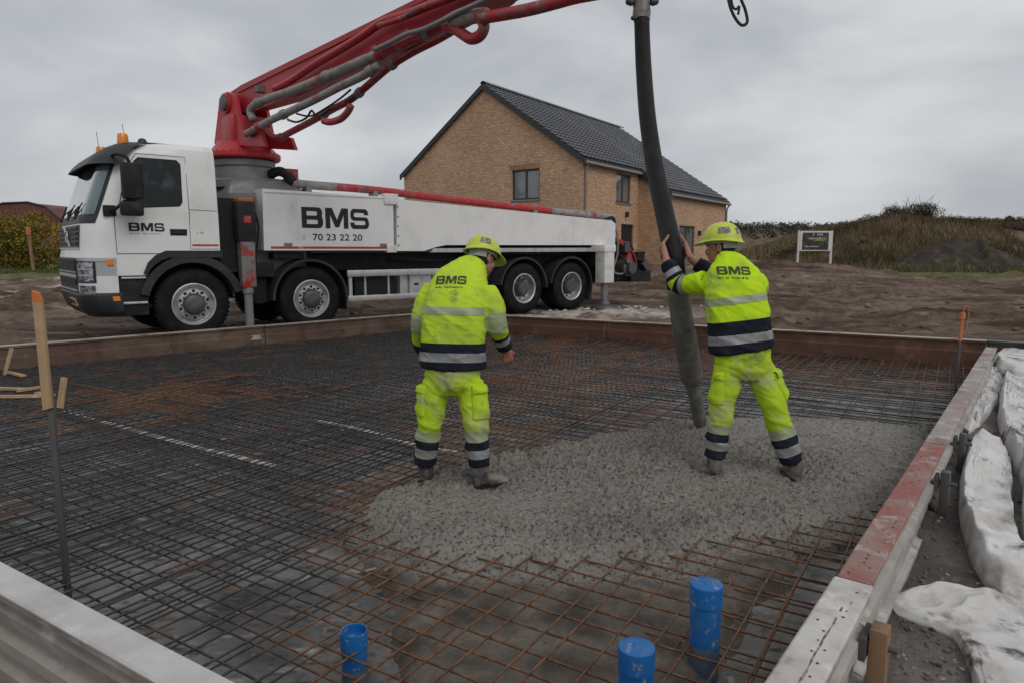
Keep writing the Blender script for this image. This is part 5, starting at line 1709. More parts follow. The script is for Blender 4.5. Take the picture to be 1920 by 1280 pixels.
# steps
st = MB().cbox((.47, .04, .42), (.86, .55, 1.025), .03).build('step_box', M_chassis, truck, smooth=True)
MB().cbox((.50, .012, .98), (.84, .06, 1.01), .008).build('step_tread', M_alu, st)
MB().cbox((.50, .012, .60), (.84, .06, .635), .008).build('step_tread', M_alu, st)
# sun visor
vz = MB()
vz.slab(lambda u, v: (cab(.22 + 3.22 * u, 2.66 + .30 * v, .17 - .13 * v)[0] + Vector((0, 0, .05 * v)), cab(.12 + 3.42 * u, 2.7)[1]), 34, 4, .035)
vis = vz.build('sun_visor', M_grey_plastic, cabp, smooth=True)
patch(.3, 3.36, 2.92, 2.98, .02, .06, 30, 2).build('roof_rail', M_grey_plastic, cabp, smooth=True)
# roof details
MB().cbox((.95, .5, 3.02), (1.75, 2.0, 3.075), .02).build('roof_hatch', M_grey_plastic, cabp, smooth=True)
MB().lathe([(.07, 0), (.07, .05), (.045, .10), (0, .115)], (.98, .32, 2.99), (0, 0, 1), 16).build('roof_dome', M_grey_plastic, cabp, smooth=True)
for wv in (.34, 2.1):
    bq = MB().lathe([(.055, 0), (.05, .05)], (.72, wv, 2.90), (0, 0, 1), 16).build('beacon_base', M_black, cabp, smooth=True)
    MB().lathe([(.075, 0), (.085, .02), (.072, .17), (.06, .195), (0, .20)], (.72, wv, 2.95), (0, 0, 1), 20).build('beacon', M_amber, bq, smooth=True)
for s, wv, h_ in ((.80, .55, .42), (.62, 1.6, .42)):
    MB().tube([(s, wv, 2.9), (s - .03, wv, 2.9 + h_)], .004, 5).build('antenna', M_black, cabp)
# mirrors
mz = MB().cbox((.54, -.36, 2.14), (.82, -.20, 2.66), .045).build('mirror', M_black, cabp, smooth=True)
MB().cbox((.50, -.36, 1.90), (.80, -.21, 2.11), .04).build('wide_angle_mirror', M_black, mz, smooth=True)
MB().tube(smooth_path([(.50, .05, 2.77), (.52, -.15, 2.78), (.62, -.27, 2.74), (.66, -.28, 2.66)], 4), .022, 7).tube(smooth_path([(.42, .03, 1.98), (.46, -.10, 1.99), (.58, -.25, 2.12)], 4), .024, 7).build('mirror_arm', M_black, mz, smooth=True)
MB().cbox((.33, -.02, 1.90), (.50, .05, 2.06), .02).build('mirror_foot', M_black, mz, smooth=True)
MB().cbox((.54, 2.70, 2.10), (.78, 2.84, 2.64), .04).build('mirror', M_black, cabp, smooth=True)
# wheel arches
def arch(cx, r0, r1, w0, w1, a0, a1, name, m, parent, n=22):
    b = MB()
    rings = []
    for i in range(n + 1):
        a = math.radians(a0 + (a1 - a0) * i / n)
        c, s = math.cos(a), math.sin(a)
        rings.append([(cx + r * c, wv, R_T + r * s) for r, wv in ((r0, w0), (r1, w0), (r1, w1), (r0, w1))])
    return b.loft(rings).build(name, m, parent, smooth=True)
arch(AX[0], .66, .78, -.015, .10, 14, 166, 'wheel_arch', M_grey_plastic, cabp)
MB().prism([(.70, 1.03), (.84, 1.03), (.90, 1.14), (1.02, 1.25), (1.14, 1.305), (.70, 1.305)], lambda u, z, d: Vector((u, d, z)), -.003, .03).build('lower_cab_skirt', M_white, cabp)
MB().prism([(.845, 1.03), (.905, 1.13), (1.03, 1.24), (1.16, 1.29), (1.97, 1.29), (1.97, 1.40), (1.13, 1.40), (.98, 1.33), (.87, 1.22), (.80, 1.06)], lambda u, z, d: Vector((u, d, z)), -.022, .02).build('arch_trim', M_grey_plastic, cabp)
MB().box2((.88, .46, .70), (1.95, 2.04, 1.20)).build('engine_bay', M_chassis, cabp)
MB().box2((.95, .1, 1.21), (1.95, 2.4, 1.298)).build('cab_floor', M_chassis, cabp)
for i, cx in enumerate(AX):
    if i == 0:
        arch(cx, .64, .66, .10, .45, 5, 175, 'mudguard', M_chassis, truck); continue
    arch(cx, .655, .70, -.01, .50 if i == 1 else .66, 0 if i != 3 else -28, 180 if i < 2 else 172, 'mudguard', M_grey_plastic, truck)
    arch(cx, .655, .70, 2.0, 2.51, 0, 180, 'mudguard', M_grey_plastic, truck, 12)
MB().cbox((AX[3] + .66, .02, .20), (AX[3] + .70, .55, .75), .01).build('mud_flap', M_black, truck)
MB().cbox((AX[1] + .66, .02, .32), (AX[1] + .69, .45, .62), .01).build('mud_flap', M_black, truck)
# wheels
def make_wheel(front):
    root = empty('wheel')
    root.parent = truck
    tyre = MB().lathe([(.30, .03), (.33, .012), (.40, .0), (.47, .004), (.52, .022), (.548, .055), (.555, .09), (.555, .23), (.548, .265), (.52, .298), (.40, .32), (.30, .29)], (0, 0, 0), (0, 1, 0), 56).build('tyre', M_tyre, root, smooth=True)
    tb = MB()
    for k in range(48):
        a = 2 * PI * k / 48
        R = Matrix.Rotation(-a, 3, 'Y')
        tb.box(R @ Vector((.553, .085, 0)), (.016, .10, .045), R)
        R2 = Matrix.Rotation(-a - PI / 48, 3, 'Y')
        tb.box(R2 @ Vector((.553, .235, 0)), (.016, .10, .045), R2)
    t_ = tb.build('tread', M_tyre, tyre); t_['kind'] = 'stuff'
    if front:
        prof = [(.335, .02), (.335, .0), (.318, -.004), (.300, .012), (.292, .05), (.262, .075), (.250, .045), (.232, .018), (.175, .010), (.165, .010), (.158, -.02), (.13, -.045), (.06, -.05), (0, -.05)]
    else:
        prof = [(.335, .02), (.335, .0), (.318, -.004), (.300, .012), (.288, .09), (.275, .16), (.20, .175), (.19, .15), (.16, .14), (.155, .02), (.13, -.01), (.05, -.015), (0, -.015)]
    prof = [(r, -h) if False else (r, h) for r, h in prof]
    MB().lathe(prof[:9] if front else prof[:7], (0, 0, 0), (0, 1, 0), 48).build('rim', M_rim, root, smooth=True)
    MB().lathe(prof[8:] if front else prof[6:], (0, 0, 0), (0, 1, 0), 32).build('hub', M_rim_dark, root, smooth=True)
    for k in range(10):
        a = 2 * PI * (k + .5) / 10
        hb = MB()
        c = Vector((math.cos(a), 0, math.sin(a))); tdir = Vector((-math.sin(a), 0, math.cos(a)))
        rad, dep = (.212, .010) if front else (.235, .160)
        hb.add([c * (rad + .024 * math.cos(g)) + tdir * (.026 * math.sin(g)) + Vector((0, dep, 0)) for g in [2 * PI * i / 10 for i in range(10)]], [tuple(range(10))])
        hb.build('hand_hole', M_black, root, fix=False)
    nb = MB()
    for k in range(10):
        a = 2 * PI * k / 10
        nb.lathe([(.016, 0), (.016, -.03), (.0, -.032)], (math.cos(a) * .187, .012 if front else .15, math.sin(a) * .187), (0, 1, 0), 6)
    n_ = nb.build('wheel_nuts', M_rim_dark, root); n_['kind'] = 'stuff'
    return root
wf = make_wheel(True)
wr = make_wheel(False)
first = {True: wf, False: wr}
usedw = {True: False, False: False}
for i, cx in enumerate(AX):
    fr = i < 2
    for side in (0, 1):
        o = first[fr] if not usedw[fr] else copy_tree(first[fr], truck)
        usedw[fr] = True
        o.location = (cx, 0 if side == 0 else 2.5, R_T)
        o.rotation_euler = (0, 0, 0) if side == 0 else (0, 0, PI)
        if not fr:
            MB().lathe([(.30, .03), (.40, .0), (.52, .022), (.555, .09), (.555, .23), (.52, .298), (.40, .32), (.30, .29), (.30, .03)], (cx, .34 if side == 0 else 1.84, R_T), (0, 1, 0), 40).build('inner_tyre', M_tyre, truck, smooth=True)
    MB().tube([(cx, .3, R_T), (cx, 2.2, R_T)], .10, 10).build('axle', M_chassis, truck, smooth=True)
# frame and running gear
for wv in (.82, 1.60):
    MB().cbox((.6, wv, .72), (11.7, wv + .09, 1.02), .01).build('chassis_rail', M_chassis, truck)
MB().cbox((2.2, .45, 1.03), (11.3, 2.05, 1.36), .03).build('subframe', M_chassis, truck)
MB().cbox((4.35, .12, .48), (5.25, .80, 1.0), .12).build('fuel_tank', M_chassis, truck, smooth=True)
for k in (4.55, 5.05): MB().cbox((k, .105, .47), (k + .05, .815, 1.01), .12).build('tank_strap', M_alu, truck)
for a, b_ in ((5.32, 6.05), (6.08, 6.9)):
    x_ = MB().cbox((a, .10, .50), (b_, .75, 1.0), .015).build('tool_box', M_alu, truck, smooth=True)
    MB().cbox((a + .32, .09, .72), (a + .42, .10, .76), .003).build('latch', M_black, x_)
gd = MB().cbox((4.16, -.01, .92), (6.98, .03, 1.04), .01).build('side_guard', M_alu, truck, smooth=True)
MB().cbox((4.16, -.01, .47), (6.98, .03, .57), .01).build('lower_rail', M_alu, gd, smooth=True)
for s in (4.20, 5.5, 6.9): MB().cbox((s, .031, .47), (s + .07, .09, 1.04), .01).build('upright', M_alu, gd)
for (s0, s1, z0, z1, w0) in ((2.35, 2.75, .55, 1.1, .2), (2.45, 2.85, .95, 1.2, .08), (6.95, 7.7, .75, 1.30, .25), (2.85, 3.4, 1.25, 1.36, .1), (7.2, 9.8, 1.3, 1.42, .12)):
    MB().cbox((s0, w0, z0), (s1, w0 + .5, z1), .03).build('equipment_box', M_chassis, truck, smooth=True)
MB().tube(smooth_path([(5.2, .25, 1.26), (6.2, .22, 1.2), (7.2, .25, 1.24), (8.2, .25, 1.3), (9.4, .25, 1.32)], 5), .03, 8).build('hose_line', M_black, truck, smooth=True)
# white side boxes
def side_box(poly, w0, w1, name, m):
    return MB().prism(poly, lambda u, z, d: Vector((u, d, z)), w0, w1).build(name, m, truck)
P1 = [tuple(tp(*p).xz) for p in ((495, 470), (739, 470), (737, 371), (492, 354))]
pn = side_box(P1, 0, .55, 'side_panel', M_white)
MB().prism([(P1[0][0] + .12, 1.43), (P1[1][0] - .14, 1.43), (P1[1][0] - .14, 1.47), (P1[0][0] + .12, 1.47)], lambda u, z, d: Vector((u, d, z)), -.004, .004).build('red_stripe', M_redstripe, pn)
for s in (P1[0][0] + .35, P1[1][0] - .30):
    MB().cbox((s, -.02, 1.48), (s + .14, -.001, 1.53), .005).build('latch', M_greysteel, pn)
MB().cbox((P1[0][0] + .04, -.012, 2.36), (P1[1][0] - .05, -.001, 2.385), .004).build('top_lip', M_white_dirty, pn)
MB().cbox((P1[1][0] - .20, -.03, 2.26), (P1[1][0] + .10, .10, 2.46), .012).build('hinge_block', M_white_dirty, pn, smooth=True)
MB().cbox((P1[1][0] - .16, -.02, 1.36), (P1[1][0] + .05, .08, 1.50), .012).build('hinge_block', M_white_dirty, pn, smooth=True)
me = logo_mesh(1.30, .36)
map_mesh(me, lambda x_, y_: Vector((3.33 + x_, -.004, 1.79 + y_)))
link_mesh('lettering', me, M_ink, pn)
me, wdt = text_mesh('70 23 22 20', .118, 1.0, .012)
kx = .96 / wdt
map_mesh(me, lambda x_, y_: Vector((3.52 + x_ * kx, -.004, 1.575 + y_)))
link_mesh('telephone_number', me, M_ink, pn)['kind'] = 'stuff'
me = marks(.07, .10, 1, 8)
map_mesh(me, lambda x_, y_: Vector((3.33 + x_, -.004, 1.585 + y_)))
link_mesh('small_print', me, mat('faint_print', (.55, .55, .55), .6), pn)['kind'] = 'stuff'
P2 = [tuple(tp(*p).xz) for p in ((743, 471), (795, 471), (815, 464), (835, 460), (1152, 460), (1153, 420), (1146, 414), (743, 374))]
ob = side_box(P2, -.02, .42, 'outrigger_beam', M_white)
MB().prism([tuple(tp(*p).xz) for p in ((806, 473.5), (1121, 472), (1121, 465), (812, 466))], lambda u, z, d: Vector((u, d, z)), -.03, .10).build('lower_rail', M_alu, ob)
for k in range(5):
    MB().lathe([(.016, 0), (.016, .012), (0, .013)], (P2[0][0] + .04, -.02, 1.5 + .18 * k), (0, -1, 0), 8).build('rivet', M_greysteel, ob)
MB().prism([(u, z) for u, z in P2], lambda u, z, d: Vector((u, d, z)), 2.08, 2.52).build('outrigger_beam', M_white, truck)
MB().prism([(u, z) for u, z in P1], lambda u, z, d: Vector((u, d, z)), 1.95, 2.5).build('side_panel', M_white, truck)
MB().cbox((3.3, .56, 1.37), (11.2, 1.94, 1.9), .04).build('deck', M_chassis, truck)
# rear outrigger leg
def leg(px0, w_, z_top, z_box, half, m, foot):
    s = tp(px0, 500, w_).x
    L = MB().cbox((s - half, w_ - half * .9, z_box), (s + half, w_ + half * .9, z_top), .012).build('outrigger_leg', m, truck, smooth=True)
    return L, s
WL = -.20
L, s = leg(1134, WL, 1.50, .62, .17, M_white_dirty, True)
MB().cbox((s - .20, WL - .17, 1.36), (s + .20, WL + .2, 1.53), .012).build('collar', M_white, L, smooth=True)
MB().box2((s - .15, WL + .15, 1.02), (s + .12, .5, 1.36)).build('bracket', M_chassis, L)
zf = gz(*(TO + TD * s + TN * WL).xy)
MB().lathe([(.085, .64), (.085, .30), (.075, .30), (.075, zf + .22)], (s, WL, 0), (0, 0, 1), 18).build('ram', M_greysteel, L, smooth=True)
MB().lathe([(.075, zf + .24), (.13, zf + .18), (.15, zf + .12), (.34, zf + .085), (.36, zf + .05), (.36, zf - .02), (.0, zf - .02)], (s, WL, 0), (0, 0, 1), 22).build('foot', M_darksteel, L, smooth=True)
# front outrigger leg
WF = -.03
s = tp(462, 480, WF).x
L = MB().cbox((s - .115, WF - .10, .80), (s + .115, WF + .10, 1.62), .02).build('outrigger_leg', mat('red_scuffed_steel', (0.19, 0.185, 0.185), .5, .2, layers=[((0.40, 0.03, 0.02), 4.0, .56, .60, (1.5, 1.5, 1)), ((0.08, 0.07, 0.065), 5, .5, .75)]), truck, smooth=True)
MB().cbox((s - .15, WF - .13, 1.55), (s + .15, WF + .14, 2.18), .03).build('leg_housing', M_chassis, L, smooth=True)
MB().cbox((s - .13, WF - .12, 2.18), (s + .13, WF + .12, 2.26), .03).build('leg_cap', mat('rusty_cap', (0.30, 0.12, 0.06), .7), L, smooth=True)
MB().cbox((s - .06, WF - .14, 1.84), (s + .06, WF - .12, 1.96), .008).build('valve', M_redworn, L)
MB().lathe([(.09, .82), (.09, .70), (.07, .70), (.07, .05), (.26, .02), (.28, -.05), (0, -.05)], (s, WF, 0), (0, 0, 1), 18).build('ram', M_greysteel, L, smooth=True)
MB().box2((s - .10, WF + .10, 1.3), (s + .10, .6, 1.6)).build('bracket', M_chassis, L)
MB().tube(smooth_path([(s + .13, WF - .05, 2.1), (s + .22, WF, 1.8), (s + .18, WF + .02, 1.4), (s + .14, WF, 1.1)], 5), .018, 6).build('hydraulic_hose', M_black, L, smooth=True)
# pedestal and turret
TC = Vector((2.83, 1.25, 0))
pd_ = MB().loft([[Vector((TC.x + a * k, TC.y + b_ * k, z)) for a, b_ in ((-.55, -.75), (-.25, -.95), (.75, -.95), (1.0, -.6), (1.0, .6), (.75, .95), (-.25, .95), (-.55, .75))] for z, k in ((1.0, .92), (1.9, .98), (2.36, 1.0), (2.55, .8), (2.66, .62))]).build('pedestal', M_greysteel, truck, smooth=True)
MB().lathe([(.60, 2.50), (.585, 2.62), (.52, 2.66), (.50, 2.86), (.53, 2.88), (.53, 2.98), (.50, 3.0)], TC, (0, 0, 1), 40).build('slewing_column', M_greysteel, pd_, smooth=True)
for k in range(3):
    MB().cbox((TC.x - .45 + .35 * k, TC.y - 1.05, 2.0), (TC.x - .22 + .35 * k, TC.y - .96, 2.3), .02).build('cover_plate', M_darksteel, pd_)
MB().box2((1.98, .15, 1.05), (2.28, 2.3, 2.25)).build('rear_cab_rack', M_chassis, truck)
BA = Vector((.744, -.668, 0))                  # the way the boom points, world
BN = Vector((-.668, -.744, 0))                 # its side towards the camera
TCW = TO + TD * TC.x + TN * TC.y
def bp_(px, py, off=0.0):
    """photo pixel -> world point on the boom's upright plane shifted by off towards the camera"""
    o = TCW + BN * off
    r = view_ray(px, py)
    k = (o - EYE).dot(BN) / r.dot(BN)
    return EYE + r * k
def bl(px, py, off=0.0): return tl(bp_(px, py, off))
def c4(L, off): return [bl(380 + x / 2.667, y / 2.667, off) for x, y in L]
turret = MB().lathe([(.52, 3.0), (.60, 3.0), (.63, 3.03), (.63, 3.10), (.58, 3.13), (.50, 3.22), (.44, 3.3), (0, 3.3)], TC, (0, 0, 1), 40).build('boom_turret', M_red, truck, smooth=True)
bolts = MB()
for k in range(28):
    a = 2 * PI * k / 28
    bolts.lathe([(.016, -.02), (.016, .0), (0, .002)], TC + Vector((math.cos(a) * .605, math.sin(a) * .605, 3.125)), (0, 0, 1), 6)
o = bolts.build('flange_bolts', M_redworn, turret); o['kind'] = 'stuff'
bnL = Vector((BN.dot(TD), BN.dot(TN), 0)); baL = Vector((BA.dot(TD), BA.dot(TN), 0))
cheek = [(66, 722), (92, 500), (104, 474), (132, 462), (158, 474), (172, 502), (188, 570), (204, 650), (300, 672), (322, 735)]
for off in (.27, -.27):
    near = c4(cheek, .27)
    if off < 0: near = [p - bnL * .54 for p in near]
    b = MB()
    n = len(near)
    b.add([p + bnL * .03 for p in near] + [p - bnL * .03 for p in near], [tuple(range(n)), tuple(range(n, 2 * n))[::-1]] + [(k, (k + 1) % n, n + (k + 1) % n, n + k) for k in range(n)])
    ck = b.build('cheek_plate', M_red, turret)
    if off > 0:
        hole = c4([(108, 668), (100, 640), (118, 616), (136, 610), (144, 628), (142, 660), (128, 680)], .302)
        MB().add([p for p in hole] + [p - bnL * .004 for p in hole], [tuple(range(7)), tuple(range(7, 14))[::-1]] + [(k, (k + 1) % 7, 7 + (k + 1) % 7, 7 + k) for k in range(7)]).build('lightening_hole', M_darksteel, ck)
piv = c4([(115, 520)], .31)[0] - bnL * .31
MB().lathe([(.17, -.34), (.17, .34)], piv, bnL, 24, cap=True).build('pivot_boss', M_red, turret, smooth=True)
MB().lathe([(.13, .30), (.13, .37), (.09, .385), (.0, .385)], piv, bnL, 20).build('pivot_pin', M_darksteel, turret, smooth=True)
MB().cbox(tuple(TC + Vector((-.32, -.35, 3.25))), tuple(TC + Vector((.32, .35, 3.75))), .05).build('turret_core', M_red, turret, smooth=True)
# first boom arm, drawn in its own upright plane, running on out of the picture
def arm(top, bot, off0, off1, name, m, parent):
    pts = top + bot[::-1]
    n = len(pts)
    b = MB()
    b.add([p + bnL * off1 for p in pts] + [p + bnL * off0 for p in pts], [tuple(range(n)), tuple(range(n, 2 * n))[::-1]] + [(k, (k + 1) % n, n + (k + 1) % n, n + k) for k in range(n)])
    return b.build(name, m, parent)
O1 = .13
topf = [bl(*p, O1) - bnL * O1 for p in ((428, 176), (452, 160), (777, 0), (905, -62))]
botf = [bl(*p, O1) - bnL * O1 for p in ((440, 214), (560, 180), (766, 88), (925, 0), (990, -36))]
boom = arm(topf, botf, -.13, .13, 'boom_arm', M_red, truck)
def strip(pxs, off, wd, name, m, parent):
    b = MB(); P_ = [bl(*p, off) for p in pxs]
    for i in range(len(P_) - 1): b.beam(P_[i], P_[i + 1], wd, .02, bnL)
    return b.build(name, m, parent)
strip([(446, 172), (782, 5), (890, -46)], .142, .05, 'edge_flange', M_red, boom)
strip([(470, 208), (560, 175), (766, 83), (920, -2)], .142, .05, 'edge_flange', M_red, boom)
def pipe(L, off, r, name, m, parent, sub=5, n=12):
    return MB().tube(smooth_path(c4(L, off), sub), r, n).build(name, m, parent, smooth='all', fix=False)
def couplings(L, off, r, parent, ks):
    P_ = smooth_path(c4(L, off), 8)
    for k in ks:
        i = int(k * (len(P_) - 2))
        d = (P_[i + 1] - P_[i]).normalized()
        MB().tube([P_[i] - d * .06, P_[i] - d * .035, P_[i] + d * .035, P_[i] + d * .06], [r * 1.05, r * 1.32, r * 1.32, r * 1.05], 14).build('coupling', M_greysteel if random.random() < .5 else M_redworn, parent, smooth=True)
pipe([(360, 446), (440, 405), (560, 325), (700, 242), (800, 180), (900, 112), (1010, 78), (1130, 30), (1260, -20), (1500, -130)], .26, .055, 'hydraulic_cylinder', M_red, boom)
pipe([(880, 130), (1000, 92), (1080, 48), (1250, -14), (1400, -80)], .30, .035, 'hydraulic_line', M_redworn, boom)
L1 = [(255, 600), (238, 560), (262, 525), (330, 495), (470, 447), (640, 375), (800, 305), (900, 265), (1040, 205), (1190, 138)]
pipe(L1, .33, .064, 'delivery_pipe', M_pipegrey, boom)
couplings(L1, .33, .064, boom, (.28, .55, .78, .97))
pipe([(900, 265), (1040, 205), (1190, 138), (1250, 140), (1300, 172), (1345, 196), (1388, 178), (1408, 135), (1395, 100)], .34, .066, 'pipe_bend', M_redworn, boom)
pipe([(1250, 112), (1300, 100), (1345, 84), (1420, 78)], .35, .085, 'pipe_end', M_pipegrey, boom)
L2 = [(218, 672), (330, 608), (430, 562), (560, 500), (680, 438), (805, 378), (880, 330)]
pipe(L2, .36, .058, 'delivery_pipe', M_pipegrey, turret)
couplings(L2, .36, .058, turret, (.12, .3, .93))
L3 = [(322, 650), (345, 682), (385, 690), (430, 668), (560, 600), (650, 548), (740, 500), (830, 425), (935, 335), (1050, 262), (1180, 196), (1290, 130)]
pipe(L3, .06, .052, 'return_pipe', M_redworn, boom)
couplings(L3, .06, .052, boom, (.2, .42, .6, .75))
pipe([(605, 606), (640, 612), (690, 596), (725, 562), (742, 528)], .34, .05, 'hose_loop', M_redworn, boom)
pipe([(425, 600), (470, 612), (520, 590), (545, 555), (575, 585), (640, 545)], .36, .016, 'hydraulic_hose', M_black, boom)
pipe([(470, 570), (540, 582), (620, 540), (690, 492), (740, 450)], .28, .014, 'hydraulic_hose', M_black, boom)
pipe([(860, 250), (940, 214), (1020, 172), (1100, 150), (1200, 104), (1260, 70), (1330, 40), (1500, -40)], .46, .03, 'hydraulic_line', M_greysteel, boom)
MB().box(c4([(288, 448)], .33)[0], (.14, .14, .10)).build('grease_block', M_darksteel, boom)
for x_, y_ in ((430, 420), (620, 320), (840, 205), (1000, 130)):
    MB().box(c4([(x_ + 20, y_ + 45)], .22)[0], (.05, .16, .12)).build('pipe_bracket', M_redworn, boom)
# second arm: the slim outer section with its pipe, crossing above the picture to the hose
tip = Vector((1.28, 7.2, 4.45))
e0 = bp_(905, -20, -.05)
a2 = MB().beam(tl(e0 + Vector((0, 0, .25))), tl(tip + BA * 1.15 + Vector((0, 0, .42))), .34, .40).build('outer_boom_arm', M_red, truck)
MB().lathe([(.30, -.45), (.30, .45)], tl(e0 + Vector((0, 0, .2))), bnL, 20, cap=True).build('elbow_joint', M_red, a2, smooth=True)
L4 = [bl(380 + 1395 / 2.667, 92 / 2.667, .42), bl(985, 20, .42), bl(1040, 6, .42), bl(1075, -4, .42)]
dlt = (L4[-1] - L4[-2]).normalized()
tipL = tl(tip)
L4 += [L4[-1] + dlt * .6, (L4[-1] + dlt * .6) * .45 + (tipL + Vector((0, 0, .25))) * .55, tipL + Vector((0, 0, .18)), tipL]
MB().tube(smooth_path(L4, 6), .066, 14).build('delivery_pipe', M_redworn, a2, smooth='all', fix=False)
MB().tube([tipL + Vector((0, 0, .16)), tipL + Vector((0, 0, .55))], .05, 8).build('hanger', M_darksteel, a2, smooth=True)
# pipe lying along the top of the truck
q = [tp(548, 342, .5), tp(575, 347, .5), tp(700, 357, .5), tp(860, 376, .5), tp(1000, 392, .5), tp(1110, 404, .5)]
dp_ = MB().tube(smooth_path(q, 4), .075, 12).build('deck_pipe', M_redworn, truck, smooth='all', fix=False)
qs_ = smooth_path(q, 4)
for a_, b2 in ((0, 7), (17, 21)):
    MB().tube(qs_[a_:b2], .078, 12).build('worn_section', M_pipegrey, dp_, smooth='all', fix=False)
for i in (1, 2, 4):
    MB().box(q[i] + Vector((0, .0, -.13)), (.10, .20, .2)).build('pipe_support', M_greysteel, dp_)
MB().tube(smooth_path([tp(500, 332, .9), tp(522, 322, .7), tp(540, 330, .55), tp(550, 343, .5)], 5), .085, 12).build('pipe_bend', M_chassis, dp_, smooth='all', fix=False)
MB().box(tp(545, 330, .6), (.20, .2, .22)).build('clamp_block', M_redworn, dp_)
MB().tube([tp(1095, 402, .5), tp(1150, 410, .5)], .10, 12).build('pipe_end', M_pipegrey, dp_, smooth=True)
# hopper and pump end at the rear
HS = 11.45
hop = MB().loft([[Vector((s, wv, z)) for s, wv in ((HS + a, .35 + k), (HS + b_, .35 + k), (HS + b_, 2.15 - k), (HS + a, 2.15 - k))] for z, a, b_, k in ((.55, .35, .95, .45), (.95, .15, 1.35, .1), (1.28, .05, 1.55, 0), (1.36, .05, 1.60, -.02))]).build('hopper', M_chassis, truck)
for k in range(9):
    MB().tube([(HS + .15 + .16 * k, .38, 1.40), (HS + .15 + .16 * k, 2.12, 1.40)], .014, 6).build('grate_bar', M_darksteel, hop)
MB().cbox((HS + .2, .2, .62), (HS + 1.5, .32, .98), .03).build('hopper_guard', M_chassis, hop, smooth=True)
MB().cbox((HS + .75, .1, .58), (HS + 1.55, 2.4, .86), .02).build('rear_bumper', M_chassis, hop)
MB().lathe([(.22, 0), (.22, .30), (.15, .33), (.15, .42)], (HS + .55, .30, .95), (0, -1, 0), 18, cap=True).build('agitator_motor', M_darksteel, hop, smooth=True)
MB().tube(smooth_path([(HS + .1, .25, 1.75), (HS + .35, .15, 1.62), (HS + .6, .12, 1.42), (HS + .8, .15, 1.12)], 5), .055, 8).build('pump_pipe', M_redworn, hop, smooth=True)
MB().tube(smooth_path([(HS - .02, .10, 2.0), (HS + .12, .05, 1.8), (HS + .15, .06, 1.3), (HS + .05, .1, .9), (HS + .3, .05, .8), (HS + .6, .1, .95)], 5), .028, 7).build('hydraulic_hose', M_greysteel, hop, smooth=True)
MB().tube(smooth_path([(HS + .05, .2, 1.5), (HS + .3, .0, 1.2), (HS + .55, -.05, .95), (HS + .8, .1, 1.05)], 5), .022, 7).build('hydraulic_hose', M_black, hop, smooth=True)
MB().tube(smooth_path([(HS + .15, .2, 1.68), (HS + .45, .08, 1.50), (HS + .75, .05, 1.32), (HS + .95, .1, 1.0)], 5), .03, 7).build('hydraulic_hose', mat('red_hose', (.30, .04, .02), .6), hop, smooth=True)
for (a, z, sz, m) in ((.15, 1.55, .30, M_chassis), (.5, 1.48, .26, M_darksteel), (.85, 1.42, .22, M_chassis), (.10, 1.1, .35, M_darksteel), (.62, 1.22, .24, M_redworn), (1.1, 1.22, .28, M_chassis), (.3, .8, .3, M_chassis), (1.3, 1.02, .25, M_darksteel)):
    R_ = Matrix.Rotation(a * 3, 3, 'Y')
    MB().box((HS + a, .28 + .1 * math.sin(a * 9), z), (sz, .3, sz * .7), R_).build('pump_block', m, hop)
MB().tube(smooth_path([(HS - .1, .3, 2.15), (HS + .15, .25, 2.22), (HS + .22, .22, 2.05)], 5), .035, 7).build('handle_bar', M_black, hop, smooth=True)

# white lumps under the rear foot
rnd = random.Random(14)
b = MB()
fw = TO + TD * 11.17 + TN * -.2
for i in range(240):
    x_, y_ = rnd.gauss(fw.x + .1, 1.3), rnd.gauss(fw.y - .1, .45)
    if poly_dist(np.array([x_]), np.array([y_]), PIT2)[0] < .15: continue
    r = rnd.uniform(.015, .07)
    z0 = gz(x_, y_)
    b.lathe([(0, z0 - .02), (r, z0), (r * rnd.uniform(.5, .8), z0 + r * rnd.uniform(.3, .6)), (0, z0 + r * .6)], (x_, y_, 0), (rnd.uniform(-.2, .2), rnd.uniform(-.2, .2), 1), 6)
tag(b.build('spoil', mat('lime_spoil', (0.50, 0.46, 0.41), .85, layers=[((0.3, 0.25, 0.2), 4, .45, .65)], coords='World'), None, fix=False), 'pale crumbled spoil around the rear outrigger foot', kind='stuff')
b = MB()
for i in range(2600):
    x_, y_ = rnd.uniform(-13, 14), rnd.uniform(9, 34)
    if poly_dist(np.array([x_]), np.array([y_]), PIT2)[0] < .25: continue
    r = .015 + .07 * rnd.random() ** 4
    z0 = gz(x_, y_)
    b.lathe([(0, z0 - .02), (r, z0), (r * rnd.uniform(.5, .8), z0 + r * rnd.uniform(.3, .6)), (0, z0 + r * .6)], (x_, y_, 0), (rnd.uniform(-.3, .3), rnd.uniform(-.3, .3), 1), 6)
tag(b.build('clods', mat('mud_clod', (0.11, 0.078, 0.06), .9, layers=[((0.2, 0.16, 0.13), 1.2, .5, .65)], coords='World'), None, fix=False), 'clods of mud and small stones strewn over the field', kind='stuff')

